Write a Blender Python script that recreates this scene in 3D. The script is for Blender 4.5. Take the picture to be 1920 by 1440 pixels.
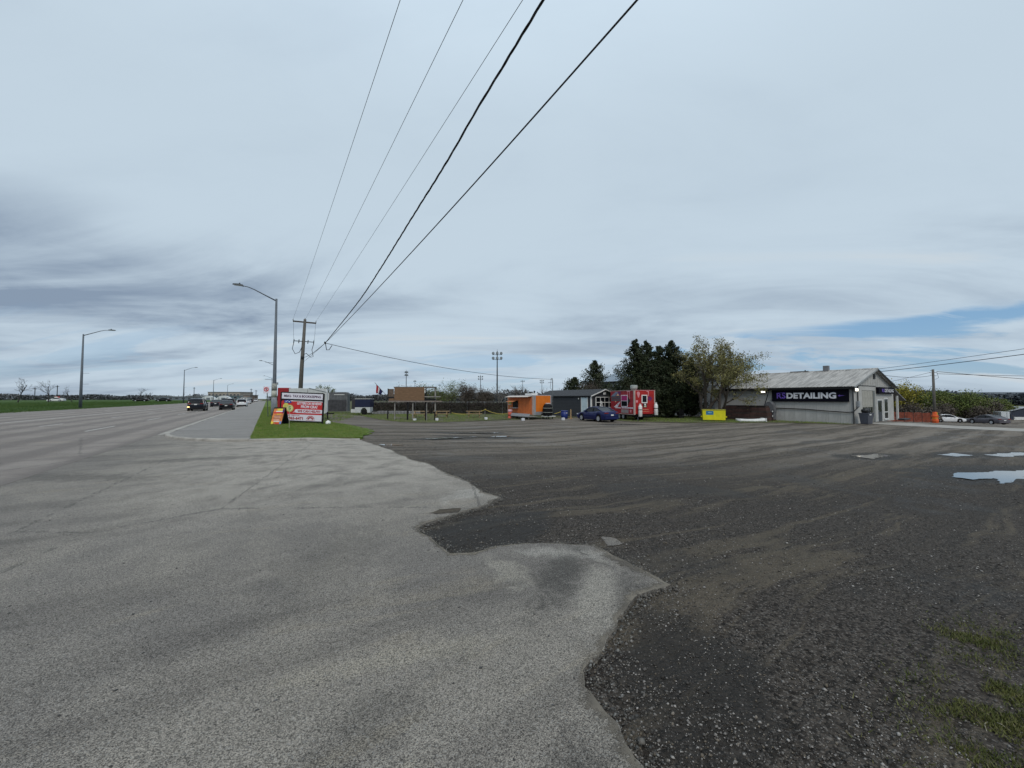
import bpy, bmesh, math, random
import numpy as np
from mathutils import Vector, Matrix, noise as mnoise
from mathutils.geometry import delaunay_2d_cdt
R = math.radians
random.seed(7)
for o in list(bpy.data.objects): bpy.data.objects.remove(o)
SC = bpy.context.scene
C = SC.collection

# ------------------------------------------------------------------ camera, sky, sun, exposure
cam = bpy.data.cameras.new('camera'); camo = bpy.data.objects.new('camera', cam); C.objects.link(camo)
cam.sensor_width = 36.0; cam.lens = 36.0 * 721 / 1920
cam.clip_start = 0.05; cam.clip_end = 6000
camo.location = (0, 0, 1.72); camo.rotation_euler = (R(92.2), 0, R(-32.5))
SC.camera = camo
SUN_EL, SUN_AZ = 48.0, 205.0          # azimuth measured clockwise from +Y (the road's far end)
world = bpy.data.worlds.new('World'); SC.world = world; world.use_nodes = True
SC.view_settings.view_transform = 'Standard'; SC.view_settings.look = 'None'
SC.view_settings.exposure = 0.0; SC.view_settings.gamma = 1.0; SC.view_settings.use_curve_mapping = False
sun = bpy.data.lights.new('sun', 'SUN'); sun.energy = 1.5; sun.angle = R(22); sun.color = (1.0, 0.93, 0.84)
suno = bpy.data.objects.new('sun', sun); C.objects.link(suno)
suno.rotation_euler = (R(90 - SUN_EL), 0, R(180 - SUN_AZ))

def build_sky():
    nt = world.node_tree; nt.nodes.clear(); N = nt.nodes.new; L = nt.links.new
    def math_(op, a, b=None, c=None, clamp=False):
        n = N('ShaderNodeMath'); n.operation = op; n.use_clamp = clamp
        for i, v in enumerate((a, b, c)):
            if v is None: continue
            if isinstance(v, (int, float)): n.inputs[i].default_value = v
            else: L(v, n.inputs[i])
        return n.outputs[0]
    def mapr(v, a, b, c=0.0, d=1.0):
        n = N('ShaderNodeMapRange'); n.interpolation_type = 'SMOOTHSTEP'
        L(v, n.inputs[0])
        for i, x in enumerate((a, b, c, d)): n.inputs[i + 1].default_value = x
        return n.outputs[0]
    def mix(f, a, b):
        n = N('ShaderNodeMix'); n.data_type = 'RGBA'
        if isinstance(f, (int, float)): n.inputs[0].default_value = f
        else: L(f, n.inputs[0])
        for i, v in ((6, a), (7, b)):
            if isinstance(v, tuple): n.inputs[i].default_value = (*v, 1)
            else: L(v, n.inputs[i])
        return n.outputs[2]
    def noise_(vec, scale, detail=5, rough=0.55, dist=0.0):
        n = N('ShaderNodeTexNoise'); n.inputs['Scale'].default_value = scale; n.inputs['Detail'].default_value = detail
        n.inputs['Roughness'].default_value = rough; n.inputs['Distortion'].default_value = dist
        L(vec, n.inputs['Vector']); return n.outputs['Fac']
    sky = N('ShaderNodeTexSky'); sky.sky_type = 'NISHITA'; sky.sun_disc = False
    sky.sun_elevation = R(SUN_EL); sky.sun_rotation = R(SUN_AZ); sky.ozone_density = 1.6; sky.air_density = 1.0; sky.dust_density = 0.6
    tc = N('ShaderNodeTexCoord'); rot = N('ShaderNodeVectorRotate'); rot.rotation_type = 'Z_AXIS'; rot.inputs['Angle'].default_value = R(32.5)
    L(tc.outputs['Generated'], rot.inputs['Vector'])          # x now runs to the right of the view, y along it
    sep = N('ShaderNodeSeparateXYZ'); L(rot.outputs[0], sep.inputs[0])
    x, y, z = sep.outputs
    zc = math_('MAXIMUM', z, 0.0)
    den = math_('ADD', zc, 0.15)
    u = math_('DIVIDE', x, den); v = math_('DIVIDE', y, den)
    cmb = N('ShaderNodeCombineXYZ'); L(u, cmb.inputs[0]); L(v, cmb.inputs[1])
    mp = N('ShaderNodeMapping'); L(cmb.outputs[0], mp.inputs[0]); mp.inputs['Location'].default_value = (3.1, 1.7, 0.4)
    mp.inputs['Rotation'].default_value = (0, 0, R(16)); mp.inputs['Scale'].default_value = (0.55, 1.0, 1.0)
    P = mp.outputs[0]
    mp2 = N('ShaderNodeMapping'); L(cmb.outputs[0], mp2.inputs[0]); mp2.inputs['Location'].default_value = (-2.3, 5.2, 2.4)
    mp2.inputs['Rotation'].default_value = (0, 0, R(-14)); mp2.inputs['Scale'].default_value = (0.45, 1.0, 1.0)
    P2 = mp2.outputs[0]
    big = noise_(P, 0.42, 4, 0.5, 0.8)
    mid = noise_(P2, 1.0, 8, 0.57, 0.7)
    fine = noise_(P, 3.0, 9, 0.62, 0.6)
    el = zc
    low = mapr(el, 0.10, 0.42, 1.0, 0.0)                      # lower sky: banded stratus with breaks
    body = math_('ADD', math_('MULTIPLY', big, 0.46), math_('ADD', math_('MULTIPLY', mid, 0.38), math_('MULTIPLY', fine, 0.16)))
    left = mapr(x, -0.05, -0.75, 0.0, 1.0)
    dark_amt = math_('MULTIPLY', mapr(body, 0.42, 0.62), math_('ADD', 0.22, math_('MULTIPLY', low, math_('ADD', 0.40, math_('MULTIPLY', left, 0.55)))), clamp=True)
    lb = math_('MULTIPLY', math_('MULTIPLY', mapr(el, 0.08, 0.17), mapr(el, 0.36, 0.24)), math_('MULTIPLY', mapr(x, -0.02, -0.45), mapr(math_('ADD', math_('MULTIPLY', mid, 0.6), math_('MULTIPLY', big, 0.4)), 0.40, 0.54)))
    rb = math_('MULTIPLY', math_('MULTIPLY', mapr(el, 0.13, 0.20), mapr(el, 0.36, 0.22)), math_('MULTIPLY', mapr(x, 0.0, 0.35), mapr(mid, 0.38, 0.56)))
    dark_amt = math_('ADD', dark_amt, math_('ADD', math_('MULTIPLY', lb, 0.55), math_('MULTIPLY', rb, 0.22)), clamp=True)
    bright = (6.15, 7.4, 8.5); dark = (2.8, 3.65, 4.85)
    cloud = mix(dark_amt, bright, dark)
    # bright rims in the lower sky
    rim = math_('MULTIPLY', mapr(mid, 0.40, 0.30), math_('MULTIPLY', low, 0.6))
    cloud = mix(rim, cloud, (7.3, 7.7, 7.9))
    # breaks where blue shows, low over the horizon
    gap_n = noise_(P2, 0.8, 8, 0.62, 1.2)
    right = mapr(x, -0.25, 0.5, 0.0, 1.0)
    gmask = math_('MULTIPLY', mapr(el, 0.17, 0.09), mapr(el, 0.005, 0.04))
    gap = math_('MULTIPLY', mapr(gap_n, 0.50, 0.58), math_('MULTIPLY', gmask, math_('ADD', 0.40, math_('MULTIPLY', right, 0.5))), clamp=True)
    off = math_('ABSOLUTE', math_('SUBTRACT', math_('ADD', el, math_('MULTIPLY', math_('SUBTRACT', mid, 0.5), 0.10)), math_('ADD', 0.085, math_('MULTIPLY', x, 0.065))))
    band = math_('MULTIPLY', mapr(off, 0.022, 0.006), math_('MULTIPLY', mapr(x, 0.02, 0.45), mapr(gap_n, 0.40, 0.48)))
    gap = math_('MAXIMUM', gap, band)
    hz = mapr(el, 0.0, 0.06, 0.35, 0.0)
    cloud = mix(hz, cloud, (5.1, 6.0, 6.9))
    blue = mix(0.55, sky.outputs[0], (2.3, 4.8, 8.0))
    # overcast luminance grows towards the zenith
    zen = mapr(el, 0.5, 1.0, 1.0, 1.35)
    col = mix(gap, cloud, blue)
    vm = N('ShaderNodeVectorMath'); vm.operation = 'SCALE'; L(col, vm.inputs[0]); L(zen, vm.inputs['Scale'])
    bg = N('ShaderNodeBackground'); bg.inputs['Strength'].default_value = 0.088
    L(vm.outputs[0], bg.inputs['Color'])
    out = N('ShaderNodeOutputWorld'); L(bg.outputs[0], out.inputs[0])
build_sky()

# ------------------------------------------------------------------ materials
MATS = {}
class NT:
    def __init__(s, name):
        s.m = bpy.data.materials.new(name); s.m.use_nodes = True; s.t = s.m.node_tree
        s.b = s.t.nodes['Principled BSDF']
    def N(s, typ): return s.t.nodes.new(typ)
    def L(s, a, b): s.t.links.new(a, b)
    def put(s, sock, v):
        if isinstance(v, (int, float)): sock.default_value = v
        elif isinstance(v, tuple): sock.default_value = (*v, 1) if len(v) == 3 and sock.type == 'RGBA' else v
        else: s.L(v, sock)
    def math(s, op, a, b=0.0, clamp=False):
        n = s.N('ShaderNodeMath'); n.operation = op; n.use_clamp = clamp
        s.put(n.inputs[0], a); s.put(n.inputs[1], b); return n.outputs[0]
    def mapr(s, v, a, b, c=0.0, d=1.0):
        n = s.N('ShaderNodeMapRange'); n.interpolation_type = 'SMOOTHSTEP'; s.put(n.inputs[0], v)
        for i, x in enumerate((a, b, c, d)): n.inputs[i + 1].default_value = x
        return n.outputs[0]
    def mix(s, f, a, b, mode='MIX'):
        n = s.N('ShaderNodeMix'); n.data_type = 'RGBA'; n.blend_type = mode
        s.put(n.inputs[0], f); s.put(n.inputs[6], a); s.put(n.inputs[7], b); return n.outputs[2]
    def pos(s, world_space=False):
        if world_space: return s.N('ShaderNodeNewGeometry').outputs['Position']
        return s.N('ShaderNodeTexCoord').outputs['Object']
    def mapping(s, v, loc=(0, 0, 0), rot=0.0, scale=(1, 1, 1)):
        n = s.N('ShaderNodeMapping'); s.L(v, n.inputs[0]); n.inputs['Location'].default_value = loc
        n.inputs['Rotation'].default_value = (0, 0, rot); n.inputs['Scale'].default_value = scale; return n.outputs[0]
    def noise(s, v, scale, detail=4, rough=0.55, dist=0.0, out='Fac'):
        n = s.N('ShaderNodeTexNoise'); s.L(v, n.inputs['Vector']); n.inputs['Scale'].default_value = scale
        n.inputs['Detail'].default_value = detail; n.inputs['Roughness'].default_value = rough; n.inputs['Distortion'].default_value = dist
        return n.outputs[out]
    def voro(s, v, scale, out='Color', feature='F1'):
        n = s.N('ShaderNodeTexVoronoi'); n.feature = feature; s.L(v, n.inputs['Vector']); n.inputs['Scale'].default_value = scale
        return n.outputs[out]
    def bump(s, h, strength=0.4, dist=0.01, prev=None):
        n = s.N('ShaderNodeBump'); n.inputs['Strength'].default_value = strength; n.inputs['Distance'].default_value = dist
        s.L(h, n.inputs['Height'])
        if prev: s.L(prev, n.inputs['Normal'])
        return n.outputs[0]
    def fin(s, col, rough=0.7, normal=None, metal=0.0, spec=0.4):
        s.put(s.b.inputs['Base Color'], col); s.put(s.b.inputs['Roughness'], rough); s.b.inputs['Metallic'].default_value = metal
        s.b.inputs['Specular IOR Level'].default_value = spec
        if normal: s.L(normal, s.b.inputs['Normal'])
        MATS[s.m.name] = s.m; return s.m

def M(name, col=None, rough=0.6, var=0.14, scale=3.0, metal=0.0, bump=0.0, bscale=30.0, spec=0.4, emit=0.0, stretch=(1, 1, 1), coat=0.0, dirt=0.0):
    if name in MATS: return MATS[name]
    n = NT(name); p = n.mapping(n.pos(), scale=stretch)
    f = n.noise(p, scale, 5, 0.6)
    a = tuple(c * (1 - var) for c in col); b = tuple(min(1, c * (1 + var)) for c in col)
    k = n.mix(n.mapr(f, 0.3, 0.7), a, b)
    if dirt: k = n.mix(n.math('MULTIPLY', n.mapr(n.noise(p, scale * 2.7, 7, 0.7), 0.48, 0.75), dirt), k, (0.09, 0.075, 0.06))
    nr = n.bump(n.noise(p, bscale, 3), bump, 0.01) if bump else None
    m = n.fin(k, rough, nr, metal, spec)
    if emit: n.put(n.b.inputs['Emission Color'], col); n.b.inputs['Emission Strength'].default_value = emit
    if coat: n.b.inputs['Coat Weight'].default_value = coat; n.b.inputs['Coat Roughness'].default_value = 0.06
    return m

def foliage(name, a, b, c=None, scale=1.4, rough=0.65):
    n = NT(name); p = n.pos(True)
    k = n.mix(n.mapr(n.noise(p, scale, 3, 0.6), 0.36, 0.64), a, b)
    if c: k = n.mix(n.mapr(n.noise(p, scale * 9, 2), 0.52, 0.72), k, c)
    m = n.fin(k, rough, None, 0, 0.25)
    return m

def gravel_mat():
    n = NT('gravel'); p = n.pos(True)
    wob = n.noise(p, 0.35, 3, 0.5, 0, 'Color')
    pw = n.N('ShaderNodeMixRGB'); pw.blend_type = 'ADD'; pw.inputs[0].default_value = 0.9; n.L(p, pw.inputs[1]); n.L(wob, pw.inputs[2])
    tracks = n.noise(n.mapping(pw.outputs[0], (2.0, 0.5, 0), R(9), (0.07, 0.95, 1)), 1.0, 6, 0.62)
    tr2 = n.noise(n.mapping(pw.outputs[0], (7.0, 3.5, 0), R(-24), (0.10, 1.7, 1)), 1.0, 5, 0.6)
    patch = n.noise(p, 0.55, 6, 0.62)
    st1 = n.voro(p, 42.0); st2 = n.voro(p, 95.0); st3 = n.voro(p, 17.0)
    g1 = n.N('ShaderNodeSeparateColor'); n.L(st1, g1.inputs[0]); g2 = n.N('ShaderNodeSeparateColor'); n.L(st2, g2.inputs[0])
    g3 = n.N('ShaderNodeSeparateColor'); n.L(st3, g3.inputs[0])
    dark = n.mix(g1.outputs[0], (0.014, 0.0116, 0.0096), (0.074, 0.0635, 0.054))
    dark = n.mix(n.math('MULTIPLY', n.math('GREATER_THAN', g2.outputs[1], 0.88), 0.6), dark, (0.165, 0.150, 0.135))
    fines = n.mix(g2.outputs[0], (0.072, 0.060, 0.044), (0.128, 0.108, 0.082))
    f1 = n.mapr(tracks, 0.50, 0.66); f2 = n.mapr(tr2, 0.53, 0.66); f3 = n.mapr(patch, 0.52, 0.70)
    tr3 = n.noise(n.mapping(pw.outputs[0], (1.0, 8.5, 0), R(3), (0.05, 2.6, 1)), 1.0, 4, 0.6); f4 = n.mapr(tr3, 0.52, 0.62)
    ff = n.math('MULTIPLY', n.math('MAXIMUM', n.math('MAXIMUM', f1, n.math('MULTIPLY', f2, 0.8)), n.math('MAXIMUM', n.math('MULTIPLY', f3, 0.5), n.math('MULTIPLY', f4, 0.7))), 0.9)
    gr = n.math('ADD', n.math('MULTIPLY', n.noise(p, 26.0, 5, 0.75), 0.6), n.math('MULTIPLY', n.noise(p, 5.0, 5, 0.7), 0.4))
    ff = n.math('MULTIPLY', n.mapr(n.math('ADD', ff, n.math('MULTIPLY', n.math('SUBTRACT', gr, 0.5), 1.5)), 0.22, 0.78), 0.85)
    col = n.mix(ff, dark, fines)
    wet = n.mapr(n.noise(p, 0.28, 5, 0.6), 0.50, 0.64)
    col = n.mix(n.math('MULTIPLY', wet, 0.5), col, (0.022, 0.0185, 0.0155))
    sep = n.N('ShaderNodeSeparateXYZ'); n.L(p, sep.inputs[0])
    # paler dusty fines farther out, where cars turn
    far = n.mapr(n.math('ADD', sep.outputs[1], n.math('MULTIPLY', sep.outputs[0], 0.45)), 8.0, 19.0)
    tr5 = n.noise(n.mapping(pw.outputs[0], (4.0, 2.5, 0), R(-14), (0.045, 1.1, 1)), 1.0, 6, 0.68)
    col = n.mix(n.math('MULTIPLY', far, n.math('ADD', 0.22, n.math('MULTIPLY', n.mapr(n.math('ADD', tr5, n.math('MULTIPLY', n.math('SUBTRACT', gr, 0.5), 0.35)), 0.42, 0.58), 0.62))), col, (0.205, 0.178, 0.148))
    h = n.math('ADD', n.voro(p, 42.0, 'Distance'), n.math('MULTIPLY', n.voro(p, 95.0, 'Distance'), 0.5))
    nr = n.bump(n.math('MULTIPLY', h, -1.0), 0.75, 0.02)
    nr = n.bump(n.noise(p, 2.2, 5, 0.6), 0.5, 0.06, nr)
    nr = n.bump(tr2, 0.6, 0.25, nr)
    wm = None; ws = n.noise(p, 1.6, 5, 0.6)
    for x, y, rx, ry, a in ((10.3, 19.1, 3.0, 0.9, -20), (7.6, 18.2, 2.2, 0.8, 15), (11, 21.9, 3.0, 0.9, -10), (19.2, 1.6, 4.2, 1.5, -25), (23.3, 3.5, 1.5, 0.7, -15), (25.4, 2.3, 2.2, 0.8, -20), (20, 5.2, 1.8, 0.8, -15), (2.6, 4.6, 1.3, 0.6, 10), (26, 23.2, 2.6, 0.8, -20), (2.35, 1.55, 0.8, 0.5, 40)):
        m = n.N('ShaderNodeMapping'); m.vector_type = 'TEXTURE'; n.L(p, m.inputs[0]); m.inputs['Location'].default_value = (x, y, 0); m.inputs['Rotation'].default_value = (0, 0, R(a)); m.inputs['Scale'].default_value = (rx, ry, 1)
        sv = n.N('ShaderNodeVectorMath'); sv.operation = 'MULTIPLY'; n.L(m.outputs[0], sv.inputs[0]); sv.inputs[1].default_value = (1, 1, 0)
        ln = n.N('ShaderNodeVectorMath'); ln.operation = 'LENGTH'; n.L(sv.outputs[0], ln.inputs[0])
        d = n.mapr(n.math('ADD', ln.outputs['Value'], n.math('MULTIPLY', n.math('SUBTRACT', ws, 0.5), 1.2)), 1.15, 0.7); wm = d if wm is None else n.math('MAXIMUM', wm, d)
    col = n.mix(n.math('MULTIPLY', wm, 0.75), col, (0.020, 0.0175, 0.015)); wet = n.math('MAXIMUM', wet, wm)
    rough = n.mapr(wet, 0.0, 1.0, 0.85, 0.58)
    return n.fin(col, rough, nr, 0, 0.14)

def asphalt_mat(name, base, tan, darkp, seed=0.0, speck=0.55, wheel=0.0, stains=()):
    n = NT(name); p = n.mapping(n.pos(True), (seed, seed * 1.7, 0))
    big = n.noise(p, 0.42, 6, 0.6, 0.7); mid = n.noise(p, 1.9, 5, 0.6)
    streak = n.noise(n.mapping(p, (0, 0, 0), R(-62), (0.16, 1.1, 1)), 1.0, 6, 0.6, 0.4)
    s1 = n.voro(p, 190.0); s2 = n.voro(p, 120.0)
    g1 = n.N('ShaderNodeSeparateColor'); n.L(s1, g1.inputs[0]); g2 = n.N('ShaderNodeSeparateColor'); n.L(s2, g2.inputs[0])
    col = n.mix(n.mapr(big, 0.38, 0.66), base, tan)
    col = n.mix(n.math('MULTIPLY', n.mapr(streak, 0.46, 0.70), 0.7), col, darkp)
    sw = n.noise(n.mapping(p, (5, 2, 0), R(35), (0.35, 1.5, 1)), 1.0, 5, 0.6, 1.2); col = n.mix(n.math('MULTIPLY', n.mapr(sw, 0.56, 0.70), 0.45), col, tuple(min(1, c * k) for c, k in zip(tan, (1.15, 1.10, 0.98))))
    col = n.mix(n.math('MULTIPLY', n.mapr(mid, 0.5, 0.75), 0.35), col, tuple(min(1, c * 1.25) for c in tan))
    if wheel:
        sx = n.N('ShaderNodeSeparateXYZ'); n.L(n.pos(True), sx.inputs[0])
        w = n.math('ABSOLUTE', n.math('SUBTRACT', n.math('FRACT', n.math('MULTIPLY', n.math('ADD', sx.outputs[0], 0.75), 1 / 1.75)), 0.5))
        col = n.mix(n.math('MULTIPLY', n.mapr(w, 0.15, 0.40), wheel), col, darkp)
    if stains:
        sy = n.N('ShaderNodeSeparateXYZ'); n.L(n.pos(True), sy.inputs[0])
        dust = n.math('MULTIPLY', n.mapr(sy.outputs[1], 4.0, 10.0), n.mapr(mid, 0.25, 0.6)); dust = n.math('MULTIPLY', dust, n.mapr(sy.outputs[0], -4.5, 0.5))
        col = n.mix(n.math('MULTIPLY', dust, 0.9), col, (0.36, 0.33, 0.287))
        pp = n.pos(True); ws = n.noise(pp, 3.4, 8, 0.72, 1.4)
        for x, y, rx, ry, a, k, *tone in stains:
            m = n.N('ShaderNodeMapping'); m.vector_type = 'TEXTURE'; n.L(pp, m.inputs[0]); m.inputs['Location'].default_value = (x, y, 0); m.inputs['Rotation'].default_value = (0, 0, R(a)); m.inputs['Scale'].default_value = (rx, ry, 1)
            sv = n.N('ShaderNodeVectorMath'); sv.operation = 'MULTIPLY'; n.L(m.outputs[0], sv.inputs[0]); sv.inputs[1].default_value = (1, 1, 0)
            ln = n.N('ShaderNodeVectorMath'); ln.operation = 'LENGTH'; n.L(sv.outputs[0], ln.inputs[0])
            d = n.math('ADD', ln.outputs['Value'], n.math('MULTIPLY', n.math('SUBTRACT', ws, 0.5), 3.4))
            col = n.mix(n.math('MULTIPLY', n.mapr(d, 1.2, 0.3), n.math('MULTIPLY', k, 0.85)), col, tone[0] if tone else (0.070, 0.065, 0.058))
    sp = n.mix(g1.outputs[0], (1 - speck,) * 3, (1 + speck,) * 3)
    col = n.mix(1.0, col, sp, 'MULTIPLY')
    col = n.mix(n.math('MULTIPLY', n.math('GREATER_THAN', g2.outputs[1], 0.965), 0.6), col, (0.045, 0.042, 0.040))
    col = n.mix(n.math('MULTIPLY', n.math('GREATER_THAN', g2.outputs[2], 0.95), 0.35), col, (0.36, 0.35, 0.33))
    # hairline cracks
    cr = n.voro(n.mapping(p, (0, 0, 0), R(20), (0.22, 0.13, 1)), 1.0, 'Distance', 'DISTANCE_TO_EDGE')
    wob = n.math('ADD', cr, n.math('MULTIPLY', n.math('SUBTRACT', n.noise(p, 3.0, 6, 0.7), 0.5), 0.05))
    crack = n.math('MULTIPLY', n.mapr(n.math('ABSOLUTE', wob), 0.0035, 0.0), 0.6)
    col = n.mix(crack, col, (0.05, 0.048, 0.045))
    h = n.voro(p, 150.0, 'Distance')
    nr = n.bump(n.math('MULTIPLY', h, -1.0), 0.9, 0.008)
    nr = n.bump(n.noise(p, 1.1, 5), 0.35, 0.05, nr)
    return n.fin(col, 0.84, nr, 0, 0.3)

def grass_ground(name, a, b, soil, soilf=0.5, scale=0.8):
    n = NT(name); p = n.pos(True)
    k = n.mix(n.mapr(n.noise(p, scale, 5, 0.6), 0.35, 0.66), a, b)
    k = n.mix(n.math('MULTIPLY', n.mapr(n.noise(p, scale * 2.7, 6, 0.65), 0.62 - 0.18 * soilf, 0.74 - 0.18 * soilf), soilf), k, soil)
    k = n.mix(n.mapr(n.noise(p, 38, 3), 0.42, 0.70), k, tuple(c * 0.55 for c in a))
    nr = n.bump(n.noise(p, 30, 4, 0.7), 0.8, 0.05)
    return n.fin(k, 0.9, nr, 0, 0.15)

def paint_mat(name, col, wear):
    n = NT(name); p = n.pos(True)
    f = n.mapr(n.math('ADD', n.math('MULTIPLY', n.noise(p, 3.0, 6, 0.7), 0.6), n.math('MULTIPLY', n.noise(p, 40.0, 4, 0.7), 0.4)), wear - 0.06, wear + 0.08)
    return n.fin(n.mix(f, col, (0.235, 0.208, 0.188)), 0.75, None, 0, 0.3)

def stripe_mat(name, a, b, scale, axis=0, rough=0.6, metal=0.0):
    n = NT(name); p = n.pos(); sx = n.N('ShaderNodeSeparateXYZ'); n.L(p, sx.inputs[0])
    w = n.math('FRACT', n.math('MULTIPLY', sx.outputs[axis], scale))
    f = n.mapr(n.math('ABSOLUTE', n.math('SUBTRACT', w, 0.5)), 0.30, 0.45)
    k = n.mix(f, a, b)
    k = n.mix(n.math('MULTIPLY', n.mapr(n.noise(p, 2.0, 6, 0.7), 0.45, 0.7), 0.35), k, tuple(c * 0.7 for c in a))
    return n.fin(k, rough, n.bump(f, 0.5, 0.02), metal, 0.4)

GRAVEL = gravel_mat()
ASPH = asphalt_mat('apron_asphalt', (0.178, 0.163, 0.146), (0.232, 0.211, 0.182), (0.105, 0.095, 0.085), 3.0, 0.72, 0.0, [(2.9, 3.35, 0.55, 0.22, -35, 0.75, (0.36, 0.34, 0.305)), (2.55, 2.55, 0.75, 0.22, 42, 0.7, (0.34, 0.315, 0.27)), (2.05, 3.3, 0.45, 0.2, 80, 0.6, (0.33, 0.305, 0.255)), (0.75, 2.6, 0.8, 0.12, -15, 0.6, (0.31, 0.28, 0.225)), (0.3, 1.85, 0.5, 0.1, -20, 0.6, (0.30, 0.27, 0.215)), (3.1, 6.4, 0.7, 0.3, 30, 0.7, (0.37, 0.35, 0.315)), (2.5, 3.0, 0.95, 0.22, 38, 0.9), (2.75, 2.35, 0.45, 0.13, 15, 0.55), (1.75, 1.6, 0.5, 0.1, 75, 0.5, (0.10, 0.086, 0.068)), (1.15, 1.2, 0.45, 0.2, 70, 0.7), (2.95, 2.55, 0.35, 0.15, 20, 0.5), (0.2, 2.0, 0.9, 0.22, 25, 0.45), (-1.6, 14.0, 2.2, 0.5, -10, 0.6), (-3.9, 12.5, 3.0, 0.5, -35, 0.6), (1.2, 8.5, 1.6, 0.4, 15, 0.35), (0.6, 4.6, 1.2, 0.5, 50, 0.35)])
ROADM = asphalt_mat('road_asphalt', (0.225, 0.198, 0.178), (0.265, 0.236, 0.212), (0.160, 0.140, 0.128), 11.0, 0.35, 0.8)
BLVD = asphalt_mat('path_asphalt', (0.215, 0.203, 0.190), (0.245, 0.232, 0.218), (0.178, 0.168, 0.158), 21.0, 0.3)
CONC = M('concrete', (0.31, 0.292, 0.262), 0.85, 0.2, 2.2, bump=0.4, bscale=60, dirt=0.35)
LAWN = grass_ground('lawn', (0.092, 0.160, 0.024), (0.145, 0.192, 0.042), (0.16, 0.14, 0.085), 0.62)
ROUGHG = grass_ground('rough_grass', (0.080, 0.092, 0.030), (0.120, 0.110, 0.058), (0.150, 0.130, 0.102), 0.95, 0.5)
FIELD = grass_ground('field_grass', (0.042, 0.088, 0.017), (0.062, 0.102, 0.025), (0.075, 0.080, 0.034), 0.45, 0.07)
EARTH = grass_ground('earth', (0.070, 0.085, 0.030), (0.105, 0.100, 0.050), (0.13, 0.115, 0.085), 0.7, 0.12)
BLADE = foliage('grass_blade', (0.095, 0.175, 0.024), (0.170, 0.220, 0.050), (0.23, 0.20, 0.095), 1.3)
BLADE2 = foliage('field_blade', (0.045, 0.095, 0.017), (0.072, 0.118, 0.028), None, 0.25)
MOSS = foliage('moss_blade', (0.058, 0.074, 0.017), (0.100, 0.106, 0.030), (0.16, 0.14, 0.08), 5.0)
WHITE = M('white_paint', (0.72, 0.72, 0.70), 0.5, 0.06, dirt=0.1)
OFFW = M('off_white', (0.58, 0.59, 0.58), 0.6, 0.08, dirt=0.15)
BLACK = M('black_paint', (0.009, 0.009, 0.010), 0.55, spec=0.25)
RUBBER = M('rubber', (0.010, 0.010, 0.011), 0.9, spec=0.2)
GALV = M('galvanised_steel', (0.27, 0.29, 0.31), 0.5, 0.12, metal=0.35)
LAMPM = M('lamp_grey', (0.105, 0.122, 0.142), 0.55, 0.1)
DSTEEL = M('dark_steel', (0.028, 0.030, 0.033), 0.6, spec=0.25)
GLASS = M('dark_glass', (0.008, 0.010, 0.013), 0.10, 0.1, spec=0.22)
WOOD = M('weathered_wood', (0.105, 0.098, 0.088), 0.85, 0.3, 2.0, stretch=(8, 8, 0.6), bump=0.5)
LUMBER = M('raw_lumber', (0.34, 0.235, 0.125), 0.8, 0.2, 3.0, stretch=(1, 6, 6))
PLY = M('plywood', (0.175, 0.104, 0.058), 0.8, 0.2, 3.5, stretch=(0.7, 3, 3), dirt=0.25)
CHROME = M('alloy_rim', (0.55, 0.56, 0.58), 0.35, 0.05, metal=0.6)

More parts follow.
